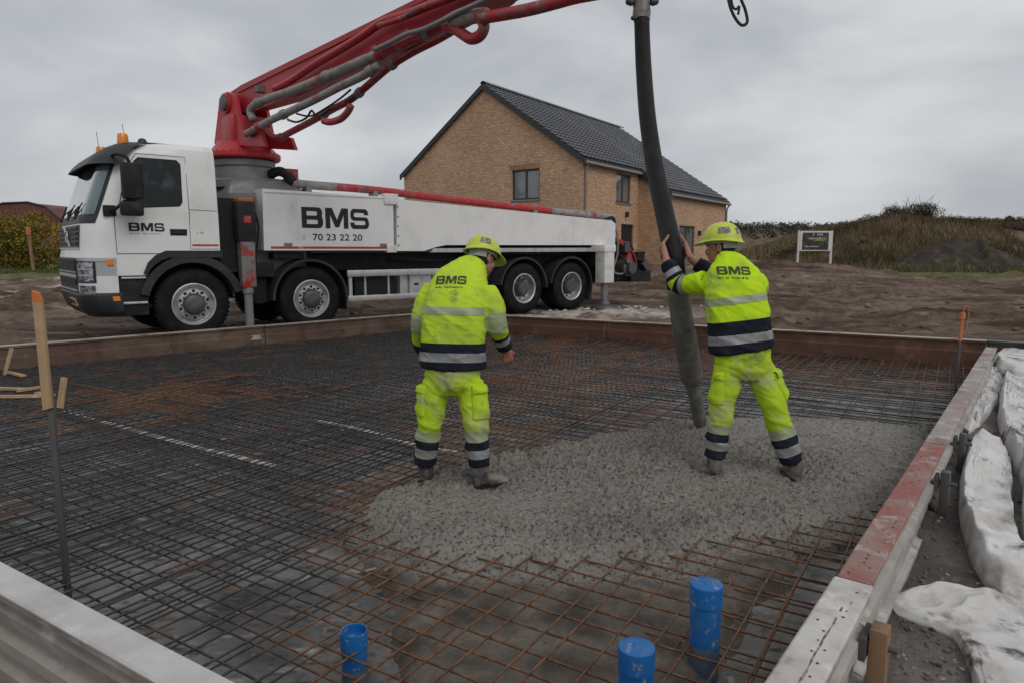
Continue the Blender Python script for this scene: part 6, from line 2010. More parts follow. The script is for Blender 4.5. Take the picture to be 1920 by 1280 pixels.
# ------------------------------------------------------------------ the concrete hose
M_hose = mat('hose_rubber', (0.008, 0.008, 0.0085), .55, spec=.22, layers=[((0.024, 0.023, 0.022), 5, .5, .75), ((0.10, 0.095, 0.09), 9, .68, .8)], bump=[(30, .35, .006)], coords='World')
M_hosegrey = mat('hose_with_cement', (0.12, 0.115, 0.105), .7, layers=[((0.035, 0.035, 0.035), 6, .52, .70), ((0.21, 0.20, 0.185), 9, .5, .72), ((0.09, 0.10, 0.06), 4, .6, .72)], bump=[(22, .5, .01)], coords='World')
RH = .074
hpts = [at_d(1203, -34, 7.18), at_d(1203, 10, 7.1), at_d(1204, 60, 7.0), at_d(1207, 130, 6.72), at_d(1214, 220, 6.32), at_d(1227, 310, 5.92), at_d(1246, 400, 5.48), at_d(1261, 470, 5.16), at_d(1270, 540, 5.14), at_d(1282, 620, 5.24), at_d(1296, 700, 5.42)]
hp_s = smooth_path(hpts, 8)
hose = empty('concrete_hose', (hpts[-1].x, hpts[-1].y, 0))
hof = Vector((hpts[-1].x, hpts[-1].y, 0))
def hsub(P): return [p - hof for p in P]
top_end = hpts[0]
i_cut = 8 * 8
MB().tube(hsub(hp_s[8:i_cut + 1]), RH, 26).build('hose', M_hose, hose, smooth='all', fix=False)
low_path = hp_s[i_cut:]
MB().tube(hsub(low_path), [RH * (1.002 + .20 * min(1, i / 9) + .05 * noise.noise(p * 6)) for i, p in enumerate(low_path)], 26).build('cement_covered_end', M_hosegrey, hose, smooth='all', fix=False)
MB().tube(hsub([tip + Vector((0, 0, .05)), hpts[0], hp_s[6]]), .068, 18).build('swivel_pipe', M_redworn, hose, smooth=True)
d0 = (hp_s[12] - hp_s[4]).normalized()
cp = MB().tube(hsub([hp_s[6] - d0 * .02, hp_s[6], hp_s[8], hp_s[9], hp_s[10], hp_s[11], hp_s[12], hp_s[13]]), [.076, .086, .086, .080, .086, .087, .081, .078], 22).build('hose_coupling', mat('coupling_grey', (0.23, 0.215, 0.195), .6, .3, layers=[((0.10, 0.09, 0.08), 9, .48, .66)], coords='World'), hose, smooth=True)
cc = hp_s[8] - hof
for sg in (-1, 1):
    MB().lathe([(.030, 0), (.038, .02), (.030, .06), (.018, .075), (0, .076)], cc + Vector((sg * .085, -.02, .02)), (sg, 0, .1), 10).build('clamp_lug', M_darksteel, cp, smooth=True)
MB().tube(smooth_path([cc + Vector((.12, -.02, .03)), cc + Vector((.17, -.03, .05)), cc + Vector((.20, -.02, .10)), cc + Vector((.18, 0, .15))], 4), .010, 7).build('clamp_lever', M_darksteel, cp, smooth=True)
MB().tube(hsub([hp_s[11] + Vector((-.085, -.02, -.03)), hp_s[12] + Vector((-.09, -.02, -.02))]), .022, 8).build('clamp_lug', M_darksteel, cp, smooth=True)
dn = (hpts[-1] - hpts[-2]).normalized()
end = hpts[-1]
MB().tube(hsub([end - dn * .03, end, end + dn * .06, end + dn * .10]), [RH * 1.20, RH * 1.27, RH * 1.15, .062], 22).build('reducer', M_hosegrey, hose, smooth=True)
q2 = at_d(1316, 815, 5.72)
MB().tube(hsub(smooth_path([end + dn * .085, at_d(1305, 750, 5.55), at_d(1312, 790, 5.64), q2], 5)), [.060 - .0008 * i for i in range(16)], 18).build('tail_pipe', M_hosegrey, hose, smooth='all', fix=False)
tag(hose, 'thick black rubber concrete hose hanging from the boom into the wet concrete', 'hose')

# rope loop hanging from the outer boom end
M_rope = mat('dark_rope', (0.03, 0.022, 0.03), .8)
lo = [(1352, -130), (1360, -60), (1365, -5), (1374, 26), (1389, 47), (1401, 42), (1397, 18), (1388, -6), (1378, -60), (1372, -130)]
rp_ = [at_d(x_, y_, 6.44) for x_, y_ in lo]
ro = empty('rope_loop', (rp_[4].x, rp_[4].y, 0))
MB().tube([p - ro.location for p in smooth_path(rp_, 6)], .014, 8).build('rope', M_rope, ro, smooth='all', fix=False)
sp = [at_d(x_, y_, 6.46) for x_, y_ in ((1368, -60), (1372, 5), (1380, 18), (1386, 12), (1384, 28))]
MB().tube([p - ro.location for p in smooth_path(sp, 5)], .011, 7).build('rope_tail', M_rope, ro, smooth='all', fix=False)
hk = MB().lathe([(.04, 0), (.05, .05), (.04, .5)], (rp_[0] + rp_[-1]) / 2 - Vector(ro.location) - Vector((0, 0, .02)), (0, 0, 1), 8, cap=True).build('hook', M_darksteel, ro, smooth=True)
tag(ro, 'dark loop of rope hanging into the sky at the top right', 'rope')

# ------------------------------------------------------------------ people
def voxel(mb, size, it=3, fac=.5):
    me = mb.mesh('tmp')
    o = bpy.data.objects.new('tmp', me)
    col.objects.link(o)
    r = o.modifiers.new('r', 'REMESH'); r.mode = 'VOXEL'; r.voxel_size = size
    s = o.modifiers.new('s', 'SMOOTH'); s.iterations = it; s.factor = fac
    bpy.context.view_layer.update()
    res = bpy.data.meshes.new_from_object(o.evaluated_get(bpy.context.evaluated_depsgraph_get()))
    bpy.data.objects.remove(o)
    return res
def arr(me, what='co'):
    a = np.empty(len(me.vertices) * 3)
    if what == 'co': me.vertices.foreach_get('co', a)
    else:
        for_ = me.vertex_normals
        for_.foreach_get('vector', a)
    return a.reshape(-1, 3)
def seg_param(P, line):
    """closest point on a polyline: (arc length, distance)"""
    best = np.full(len(P), 1e9); T = np.zeros(len(P)); acc = 0.0
    for a, b_ in zip(line, line[1:]):
        a, b_ = np.array(a), np.array(b_)
        e = b_ - a; L = np.linalg.norm(e)
        t_ = np.clip(((P - a) @ e) / (L * L), 0, 1)
        d = np.linalg.norm(P - a - t_[:, None] * e, axis=1)
        m = d < best
        best[m] = d[m]; T[m] = acc + t_[m] * L
        acc += L
    return T, best
def clip_band(me, t, lo, hi, ok, off, name, m, parent, origin=Vector()):
    """a strip of cloth lying just proud of the garment where lo < t < hi"""
    me.calc_loop_triangles()
    V, N = arr(me), arr(me, 'n')
    tri = np.empty(len(me.loop_triangles) * 3, dtype=np.int32)
    me.loop_triangles.foreach_get('vertices', tri)
    tri = tri.reshape(-1, 3)
    tt = t[tri]
    sel = (tt.max(1) > lo) & (tt.min(1) < hi) & ok[tri].all(1)
    vs, fs = [], []
    for a in tri[sel]:
        poly = [(V[i], N[i], t[i]) for i in a]
        for lim, sg in ((lo, 1), (hi, -1)):
            new = []
            for i in range(len(poly)):
                p, q = poly[i], poly[(i + 1) % len(poly)]
                dp1, dq = (p[2] - lim) * sg, (q[2] - lim) * sg
                if dp1 >= 0: new.append(p)
                if (dp1 >= 0) != (dq >= 0):
                    k = dp1 / (dp1 - dq)
                    new.append(tuple(p[j] + (q[j] - p[j]) * k for j in range(3)))
            poly = new
            if len(poly) < 3: break
        if len(poly) < 3: continue
        b_ = len(vs)
        vs += [p[0] + p[1] * off for p in poly]
        fs.append(tuple(range(b_, b_ + len(poly))))
    if not fs: return None
    r = bpy.data.meshes.new(name)
    r.from_pydata([tuple(v) for v in vs], [], fs)
    bm = bmesh.new(); bm.from_mesh(r)
    bmesh.ops.remove_doubles(bm, verts=bm.verts[:], dist=.0006)
    bm.to_mesh(r); bm.free()
    r.shade_smooth()
    return link_mesh(name, r, m, parent)
def wrinkle(me, amp, sc, seed, axis_fn=None, extra=None):
    V, N = arr(me), arr(me, 'n')
    out = V.copy()
    for i in range(len(V)):
        p = Vector(V[i])
        q = Vector((p.x * sc, p.y * sc, p.z * sc * 1.9 + p.x * sc * .6)) + Vector((seed, seed * 2, 0))
        a = noise.fractal(q, 1.0, 2.0, 3)
        rd = 1 - abs(noise.noise(q * .8 + Vector((3, 1, 7)))) * 2.4
        r2 = 1 - abs(noise.noise(Vector((q.x * 1.7 + q.z * .5, q.y * 1.7, q.z * 2.3)) + Vector((9, 4, 2)))) * 3.2
        d = amp * (a * .5 + max(rd, 0) ** 2 * .65 + max(r2, 0) ** 2 * .35 - .35)
        if extra is not None: d *= extra[i]
        out[i] = V[i] + N[i] * d
    me.vertices.foreach_set('co', out.ravel())
    me.update()
def ellipse(c, a, b_, ra, rb, n=24, pw=2.4):
    out = []
    for k in range(n):
        g = 2 * PI * k / n
        x_, y_ = math.cos(g), math.sin(g)
        s = (abs(x_) ** pw + abs(y_) ** pw) ** (-1 / pw)
        out.append(c + a * (x_ * s * ra) + b_ * (y_ * s * rb))
    return out
def blob(mb, c, axes, n=14):
    """ellipsoid with axis vectors"""
    rings = []
    for i in range(1, n):
        ph = PI * i / n
        rings.append([c + axes[2] * math.cos(ph) + (axes[0] * math.cos(2 * PI * k / n) + axes[1] * math.sin(2 * PI * k / n)) * math.sin(ph) for k in range(n)])
    mb.loft(rings)
def hivis(name, seed, col_, dirt):
    return mat(name, col_, .75, layers=[(tuple(x_ * .8 for x_ in col_), 3.0, .42, .7), ((0.33, 0.37, 0.11), 5.0 + seed, .54 - dirt, .78 - dirt, (1, 1, 1), 8.0), ((0.15, 0.145, 0.09), 9.0, .64 - dirt, .80 - dirt, (1, 1, 1), 8.0)], bump=[(220, .25, .002), (24, .3, .008)], coords='World', spec=.2)
M_jkt1 = hivis('soiled_hi_vis_jacket', 0, (0.47, 0.66, 0.035), .03)
M_jkt2 = hivis('bright_hi_vis_jacket', 1, (0.53, 0.80, 0.018), .0)
M_trs = mat('soiled_hi_vis_cloth', (0.44, 0.64, 0.025), .8, layers=[((0.34, 0.48, 0.03), 3.0, .42, .7), ((0.38, 0.39, 0.18), 5.0, .48, .66, (1, 1, 1), 8.0), ((0.13, 0.12, 0.075), 6.0, .56, .74, (1, 1, 1), 8.0)], bump=[(220, .25, .002), (24, .35, .008)], coords='World', spec=.2)
M_navy = mat('navy_cloth', (0.012, 0.014, 0.024), .8, layers=[((0.035, 0.036, 0.042), 8, .5, .75)], coords='World', spec=.2)
M_refl = mat('reflective_tape', (0.30, 0.31, 0.31), .45, .2, layers=[((0.22, 0.22, 0.20), 12, .5, .7)], coords='World')
M_refl_y = mat('soiled_reflective_tape', (0.33, 0.37, 0.22), .5, .1, layers=[((0.27, 0.29, 0.2), 10, .5, .7)], coords='World')
M_skin = mat('skin', (0.36, 0.17, 0.115), .55, layers=[((0.27, 0.115, 0.08), 14, .5, .75)], coords='World')
M_hair = mat('dark_hair', (0.022, 0.017, 0.014), .7, layers=[((0.06, 0.05, 0.045), 60, .5, .7)], coords='World', bump=[(150, .6, .004)])
M_helmet = mat('yellow_green_helmet', (0.52, 0.60, 0.055), .35, layers=[((0.42, 0.47, 0.08), 9, .5, .7), ((0.25, 0.25, 0.12), 16, .64, .76)], coords='World')
M_liner = mat('helmet_liner_grey', (0.30, 0.30, 0.30), .7, layers=[((0.16, 0.16, 0.16), 20, .5, .7)], coords='World')
M_sticker = mat('worn_sticker', (0.14, 0.12, 0.19), .6, layers=[((0.36, 0.40, 0.10), 45, .50, .58), ((0.36, 0.36, 0.38), 60, .6, .66)], coords='World')
M_boot = mat('cement_caked_boot', (0.05, 0.046, 0.042), .7, layers=[((0.21, 0.195, 0.175), 8, .40, .62)], bump=[(30, .5, .01)], coords='World')

def person(D):
    root = empty('person', D['base'])
    O = Vector(D['base'])
    L = lambda p: Vector(p) - O
    sp = [L(p) for p in D['spine']]             # pelvis, waist, mid back, chest, shoulders, neck base
    lat = D['lat']                              # left-to-right axis at each spine point
    rt = D['torso_r']                           # half width, half depth
    nrm_ = []
    # ---- jacket
    jb = MB()
    rings = []
    pth, pl, pr = [], [], []
    m = len(sp)
    fine = smooth_path(sp, 4)
    for i, c in enumerate(fine):
        u = i / (len(fine) - 1) * (m - 1)
        k = min(int(u), m - 2); f = u - k
        la = (lat[k] * (1 - f) + lat[k + 1] * f).normalized()
        ra = rt[k][0] * (1 - f) + rt[k + 1][0] * f; rb = rt[k][1] * (1 - f) + rt[k + 1][1] * f
        t_ = (fine[min(i + 1, len(fine) - 1)] - fine[max(i - 1, 0)]).normalized()
        la = (la - t_ * la.dot(t_)).normalized()
        fw = t_.cross(la).normalized()
        rings.append(ellipse(c, la, fw, ra, rb, 28, 2.5))
    jb.loft(rings)
    arms = []
    for sd in ('armL', 'armR'):
        a = [L(p) for p in D[sd]]
        rr = D[sd + '_r']
        pa = smooth_path(a, 5)
        ra = [lerp_list(list(zip([j * 5 for j in range(len(rr))], rr)), i) for i in range(len(pa))]
        jb.tube(pa, ra, 18)
        jb_end = pa[-1]
        arms.append(pa)
    cb, ct = L(D['collar'][0]), L(D['collar'][1])
    jb.tube([cb, (cb + ct) / 2, ct], [D['collar_r'] * 1.12, D['collar_r'] * 1.02, D['collar_r']], 20)
    jk = voxel(jb, .0095, 6, .5)
    V = arr(jk)
    tors = [tuple(p) for p in sp]
    tT, dT = seg_param(V, tors)
    aT, dA, isarm = [], [], []
    for pa, sd in zip(arms, ('armL', 'armR')):
        t_, d_ = seg_param(V, [tuple(p) for p in pa])
        aT.append(t_); dA.append(d_)
        rmean = np.interp(t_, np.linspace(0, t_.max() + 1e-6, len(D[sd + '_r'])), D[sd + '_r'])
        isarm.append((d_ < rmean * 1.30) & (t_ > .10))
    # keep folds calm where bands sit, stronger at elbows
    wrinkle(jk, .012, 4.6, D['seed'])
    V = arr(jk)
    jo = link_mesh('jacket', jk, D['jacket'], root); jk.shade_smooth()
    notarm = ~(isarm[0] | isarm[1])
    lat0 = np.array(lat[0])
    # torso coordinate measured along the back, tilted like the hem
    up = (sp[2] - sp[0]).normalized()
    tt = (V - np.array(sp[0])) @ np.array(up) + D.get('hem_tilt', 0) * ((V - np.array(sp[0])) @ lat0)
    side_d = np.abs((V - np.array(sp[0])) @ lat0)
    nt = ~((isarm[0]) | (isarm[1]))
    for lo_, hi_, m_, o_, nm in D['torso_bands']:
        clip_band(jk, tt, lo_, hi_, nt & (tt < .62), o_, nm, m_, jo)
    for k in (0, 1):
        tot = aT[k].max()
        rmax = max(D[('armL', 'armR')[k] + '_r'])
        okk = isarm[k] | ((aT[k] > tot * .55) & (dA[k] < rmax * 1.2))
        for lo_, hi_, m_, o_, nm in D['arm_bands'][k]:
            clip_band(jk, aT[k], lo_ * tot, hi_ * tot + (.03 if hi_ >= 1 else 0), okk, o_, nm, m_, jo)
    # ---- trousers
    tb = MB()
    pel = [L(p) for p in D['pelvis']]
    tb.loft([ellipse(c, lat[0], Vector((0, 0, 1)).cross(lat[0]).normalized(), a_, b_, 26, 2.4) for c, (a_, b_) in zip(pel, D['pelvis_r'])])
    legs = []
    for sd in ('legL', 'legR'):
        pa = smooth_path([L(p) for p in D[sd]], 5)
        rr = D[sd + '_r']
        ra = [lerp_list(list(zip([j * 5 for j in range(len(rr))], rr)), i) for i in range(len(pa))]
        tb.tube(pa, ra, 20)
        legs.append(pa)
    tm_ = voxel(tb, .0095, 6, .5)
    wrinkle(tm_, .015, 4.8, D['seed'] + 11)
    V = arr(tm_)
    to = link_mesh('trousers', tm_, M_trs, root); tm_.shade_smooth()
    ts = []
    for k in (0, 1):
        t_, d_ = seg_param(V, [tuple(p) for p in legs[k]])
        ts.append((t_, d_))
    for k in (0, 1):
        t_, d_ = ts[k]
        tot = t_.max()
        ok = d_ < ts[1 - k][1]
        fromend = tot - t_
        for lo_, hi_, m_, nm in ((-.05, .062, M_navy, 'dark_band'), (.062, .122, M_refl, 'reflective_band'), (.122, .178, M_navy, 'dark_band'), (.178, .245, M_refl_y, 'reflective_band')):
            # the tube cap folds to the last point, so open the lowest band downwards
            tv = fromend.copy()
            if lo_ < 0: tv = np.where(fromend < .004, 0.0, fromend)
            clip_band(tm_, tv, lo_, hi_, ok, .0035, nm, m_, to)
        # cargo pocket on the outer thigh
        pk = D['pockets'][k]
        if pk:
            c, axu, out, w_, h_ = L(pk[0]), pk[1].normalized(), pk[2].normalized(), pk[3], pk[4]
            ac = axu.cross(out).normalized()
            bv = BVHTree.FromPolygons([tuple(v) for v in V], [tuple(p.vertices) for p in tm_.polygons])
            def pocket(u0, u1, v0, v1, lift, nm, m_, par, n=10):
                b = MB()
                def fn(u, v):
                    x_ = (u0 + (u1 - u0) * u) * w_; y_ = (v0 + (v1 - v0) * v) * h_
                    o_ = c + ac * x_ + axu * y_ + out * .35
                    hit = bv.ray_cast(o_, -out, .42)
                    p_ = hit[0] if hit[0] is not None else bv.find_nearest(c + ac * x_ + axu * y_)[0]
                    e = min(1, min(u, 1 - u, v, 1 - v) * 6)
                    return p_ + out * (lift * (.55 + .45 * e) + .004 * noise.noise(p_ * 20)), out
                b.slab(fn, n, n, .03)
                return b.build(nm, m_, par, smooth=True)
            po = pocket(-.5, .5, -.5, .34, .026, 'cargo_pocket', M_trs, to)
            pocket(-.53, .53, .24, .5, .036, 'pocket_flap', M_trs, po)
    # ---- boots
    for k, sd in enumerate(('bootL', 'bootR')):
        heel, toe, ank = [L(p) for p in D[sd]]
        fd = (toe - heel); fd.z = 0
        ln = fd.length; fd.normalize()
        sdv = Vector((-fd.y, fd.x, 0))
        b = MB()
        rings = []
        for s_, hw_, hh in ((-.02, .030, .05), (.0, .042, .075), (.25, .046, .09), (.5, .050, .075), (.75, .052, .058), (.92, .044, .045), (1.0, .022, .028)):
            c = heel + fd * (ln * s_)
            rings.append([c + sdv * (hw_ * math.cos(g)) + Vector((0, 0, hh * .5 + hh * .5 * math.sin(g) - .012)) for g in [2 * PI * i / 18 for i in range(18)]])
        b.loft(rings)
        b.tube([heel + fd * (ln * .14) + Vector((0, 0, .03)), heel + fd * (ln * .16) + Vector((0, 0, .09)), ank], [.050, .055, .062], 16)
        bmh = voxel(b, .009, 4, .5)
        wrinkle(bmh, .006, 12, D['seed'] + k)
        bmh.shade_smooth()
        link_mesh('boot', bmh, M_boot, root)
    # ---- body
    bd = MB()
    inner = [(p, (a_ * .80, b_ * .78)) for p, (a_, b_) in zip(sp, rt)]
    rings = [ellipse(c, lat[min(i, len(lat) - 1)], (sp[min(i + 1, m - 1)] - sp[max(i - 1, 0)]).normalized().cross(lat[min(i, len(lat) - 1)]).normalized(), q_[0], q_[1], 20) for i, (c, q_) in enumerate(inner)]
    bd.loft(rings)
    for pa, sd in zip(arms, ('armL', 'armR')):
        rr = D[sd + '_r']
        a = list(pa)
        ra = [max(.028, .62 * lerp_list(list(zip([j * 5 for j in range(len(rr))], rr)), i)) for i in range(len(a))]
        wr_ = L(D[sd + '_wrist'])
        bd.tube(a + [wr_], [min(r_, .045) for r_ in ra] + [.027], 12)
    bd.loft([ellipse(c, lat[0], Vector((0, 0, 1)).cross(lat[0]).normalized(), a_ * .8, b_ * .8, 20) for c, (a_, b_) in zip(pel, D['pelvis_r'])])
    for pa, sd, bt in zip(legs, ('legL', 'legR'), ('bootL', 'bootR')):
        rr = D[sd + '_r']
        ra = [max(.038, .66 * lerp_list(list(zip([j * 5 for j in range(len(rr))], rr)), i)) for i in range(len(pa))]
        heel, toe, ank = [L(p) for p in D[bt]]
        bd.tube(list(pa) + [heel + (toe - heel) * .2 + Vector((0, 0, .05))], ra + [.034], 12)
        bd.tube([heel + (toe - heel) * .12 + Vector((0, 0, .03)), heel + (toe - heel) * .8 + Vector((0, 0, .025))], [.026, .02], 10)
    # head: frame hf (face), hu (crown), hs
    hc = L(D['head']); hf = D['hf'].normalized(); hu = D['hu']; hu = (hu - hf * hu.dot(hf)).normalized(); hs = hf.cross(hu).normalized()
    nb = sp[-1]
    bd.tube([nb - (hc - nb).normalized() * .06, nb + (hc - nb) * .35, hc - hu * .03 - hf * .02], [.060, .055, .055], 16)
    blob(bd, hc + hu * .025 - hf * .008, (hs * .074, hf * .094, hu * .098))
    blob(bd, hc - hu * .045 + hf * .030, (hs * .056, hf * .062, hu * .066))
    blob(bd, hc - hu * .092 + hf * .062, (hs * .026, hf * .026, hu * .022))
    blob(bd, hc - hu * .030 + hf * .094, (hs * .015, hf * .022, hu * .026))
    blob(bd, hc + hu * .005 + hf * .086, (hs * .010, hf * .012, hu * .03))
    for sg in (-1, 1):
        blob(bd, hc + hs * (sg * .030) + hu * .012 + hf * .082, (hs * .022, hf * .012, hu * .010))
        blob(bd, hc + hs * (sg * .038) - hu * .030 + hf * .068, (hs * .024, hf * .018, hu * .020))
        # ear: a cupped rim
        ec = hc + hs * (sg * .077) - hu * .012 - hf * .012
        blob(bd, ec, (hs * .010, hf * .019, hu * .031))
        rim = [ec + hs * (sg * .010) + hf * (.016 * math.cos(g)) * -1 + hu * (.030 * math.sin(g)) for g in [(-80 + 26 * i) * PI / 180 for i in range(8)]]
        bd.tube(rim, .0065, 7)
    for sg in (-1, 1): blob(bd, hc - hu * (.062 if sg < 0 else .070) + hf * .088, (hs * .022, hf * .010, hu * .006))
    # hands
    for H_ in D['hands']:
        for path, rad in H_(O):
            bd.tube(path, rad, 10)
    bm_ = voxel(bd, .0046, 2, .5)
    bm_.shade_smooth()
    bo = link_mesh('body', bm_, M_skin, root)
    for sg in (-1, 1):
        eb = MB(); blob(eb, hc + hs * (sg * .031) - hu * .004 + hf * .080, (hs * .011, hf * .011, hu * .009), 10)
        eb.build('eye', mat('eye_white', (.6, .58, .55), .2), bo, smooth='all')
    # hair under the helmet
    hb_ = MB()
    hr = []
    for i in range(9):
        ph = PI * (.18 + .60 * i / 8)
        row = []
        for k in range(22):
            g = 2 * PI * k / 22
            fr_ = math.cos(g)                                    # 1 = face side
            p_ = min(ph, PI * (.40 if fr_ > .35 else .78 - .10 * max(0, fr_ + .2)))
            row.append(hc + hu * .022 - hf * .008 + hu * (.102 * math.cos(p_)) + (hf * (.099 * math.cos(g)) + hs * (.079 * math.sin(g))) * math.sin(p_))
        hr.append(row)
    hb_.loft(hr)
    hb_.build('hair', M_hair, bo, smooth='all')
    # helmet
    ho = hc + hu * .045 - hf * .004
    tilt = D.get('helmet_tilt', 0)
    ax_u = (hu * math.cos(tilt) - hf * math.sin(tilt)).normalized(); ax_f = (hf * math.cos(tilt) + hu * math.sin(tilt)).normalized()
    hm = MB()
    def shell(u, v, inset=0):
        g = 2 * PI * u
        cf, cs = math.cos(g), math.sin(g)
        if v < .80:
            ph = PI / 2 * (v / .80)
            rr_ = math.sin(ph) ** .88
            ridge = .007 * max(0, 1 - abs(cs * rr_) / .16) * (1 if rr_ < .92 else 0)
            p_ = ho + ax_f * ((.136 - inset) * cf * rr_) + hs * ((.112 - inset) * cs * rr_) + ax_u * ((.118 - inset) * math.cos(ph) + ridge)
        else:
            e = (v - .80) / .20
            ext = (.014 + .048 * max(0, cf) ** 2.2 + .008 * max(0, -cf) ** 2) * e
            p_ = ho + ax_f * ((.136 - inset + ext) * cf) + hs * ((.112 - inset + ext * .8) * cs) - ax_u * (.006 * e + .016 * e * max(0, cf) ** 2 + .020 * min(1, e * 1.5) * max(0, -cf) ** 2)
        return p_
    b = MB()
    NU, NV = 52, 26
    outer = [[shell(i / NU, max(j / NV, .012)) for i in range(NU)] for j in range(NV + 1)]
    inn = [[shell(i / NU, max(j / NV, .012), .004) - ax_u * .005 for i in range(NU)] for j in range(NV, -1, -1)]
    b.loft(outer + inn)
    he = b.build('helmet', M_helmet, root, smooth='all')
    band = MB()
    band.loft([[ho + ax_f * (a_ * math.cos(g)) + hs * (b2 * math.sin(g)) - ax_u * z_ for g in [2 * PI * i / 36 for i in range(36)]] for a_, b2, z_ in ((.112, .092, -.01), (.112, .093, .015), (.108, .089, .026), (.100, .083, .024))], cap=False)
    nape = MB()
    nape.slab(lambda u, v: (ho + ax_f * (-.110 * math.cos((u - .5) * 2.3)) + hs * (.092 * math.sin((u - .5) * 2.3)) - ax_u * (.02 + .042 * v), (-ax_f * math.cos((u - .5) * 2.3) + hs * math.sin((u - .5) * 2.3))), 14, 3, .006)
    band.build('sweatband', M_liner, he, smooth='all')
    nape.build('nape_strap', M_liner, he, smooth=True)
    for (ua, ub, va, vb) in D['stickers']:
        s_ = MB()
        s_.grid(lambda u, v: shell(ua + (ub - ua) * u, va + (vb - va) * v, -.0022), 12, 8)
        s_.build('sticker', M_sticker, he, smooth='all', fix=False)
    # print on the back
    bv = BVHTree.FromPolygons([tuple(v) for v in arr(jk)], [tuple(p.vertices) for p in jk.polygons])
    lc, lx, ly, wd_, hh_ = L(D['logo'][0]), D['logo'][1].normalized(), D['logo'][2].normalized(), D['logo'][3], D['logo'][4]
    ln_ = lx.cross(ly).normalized()
    def put(me, x0, y0, nm, m_):
        bm = bmesh.new(); bm.from_mesh(me)
        bmesh.ops.triangulate(bm, faces=bm.faces[:])
        for _ in range(3):
            le = [e for e in bm.edges if e.calc_length() > .022]
            if le: bmesh.ops.subdivide_edges(bm, edges=le, cuts=1)
            bmesh.ops.triangulate(bm, faces=bm.faces[:])
        for v in bm.verts:
            p_ = lc + lx * (v.co.x + x0) + ly * (v.co.y + y0)
            hit = bv.ray_cast(p_ + ln_ * .5, -ln_, 1.0)
            v.co = (hit[0] + ln_ * .004) if hit[0] is not None else p_
        bm.to_mesh(me); bm.free()
        q_ = link_mesh(nm, me, m_, jo)
        if nm == 'small_print': q_['kind'] = 'stuff'
    put(logo_mesh(wd_, hh_), -wd_ / 2, 0, 'lettering', M_jacketink)
    put(marks(wd_ * .92, .014, 20, D['seed']), -wd_ / 2, -.030, 'small_print', M_jacketink)
    tag(root, D['label'], 'person', 'workers pouring the concrete')
    return root

def relaxed_hand(wrist, d, pn, size=1.0, thumb=1.0, curl=.45):
    """wrist point, direction of the fingers, palm normal (fingers curl towards it); returns paths for the body"""
    def make(O):
        W = Vector(wrist) - O
        dd = d.normalized(); n_ = (pn - dd * pn.dot(dd)).normalized(); s_ = dd.cross(n_).normalized() * thumb
        out = []
        k = size
        for j, o_ in enumerate((-.026, -.009, .009, .026)):
            out.append(([W - dd * .01, W + dd * .045 * k + s_ * o_ * .9 * k, W + dd * .088 * k + s_ * o_ * 1.08 * k], [.019, .0165, .0125]))
            ln_ = (.078, .092, .098, .086)[j] * k
            p = W + dd * .086 * k + s_ * o_ * 1.1 * k
            path, g = [p], curl * (.5 + .1 * j)
            for f in (.45, .32, .23):
                g += curl
                p = p + (dd * math.cos(g) + n_ * math.sin(g)) * ln_ * f
                path.append(p)
            out.append((path, [.0100, .0093, .0086, .0070]))
        tb_ = W + dd * .028 * k + s_ * .026 * k
        out.append(([tb_ - dd * .01, tb_ + (dd * .6 + s_ * .55 + n_ * .5).normalized() * .045 * k, tb_ + (dd * .8 + s_ * .35 + n_ * .55).normalized() * .082 * k], [.016, .0115, .0085]))
        return out
    return make
def grip_hand(c, axis, a_palm, turn, z_off, rad, wrist, thumb_up=True):
    """a hand closed round a hose: c centre of the hose, axis its direction (up), a_palm angle of the palm, turn +-1 the way the fingers run"""
    def make(O):
        C = Vector(c) - O
        ax = Vector(axis).normalized()
        X = Vector((1, 0, 0)); X = (X - ax * X.dot(ax)).normalized(); Yv = ax.cross(X).normalized()
        W = Vector(wrist) - O
        P = lambda a, h, r: C + ax * h + (X * math.cos(a) + Yv * math.sin(a)) * r
        out = []
        pa = math.radians(a_palm)
        for j in range(4):
            h = z_off + (.036 - .024 * j)
            sp_ = turn * (1.02, 1.14, 1.08, .90)[j]
            out.append(([W, P(pa - turn * .18, h * .9 + z_off * .1, rad + .026), P(pa + turn * .22, h, rad + .018)], [.024, .0175, .0125]))
            path = [P(pa + turn * .2 + sp_ * f, h + .004 * math.sin(f * 3 + j), rad + (.018, .015, .011, .008)[q]) for q, f in enumerate((0, .40, .74, 1.0))]
            out.append((path, [.0108, .0100, .0092, .0074]))
        b0 = P(pa - turn * .12, z_off + .040, rad + .026)
        out.append(([W * .4 + b0 * .6, b0, P(pa - turn * .50, z_off + .075, rad + .014), P(pa - turn * .72, z_off + .105, rad + .009)], [.018, .0155, .0115, .0085]))
        return out
    return make

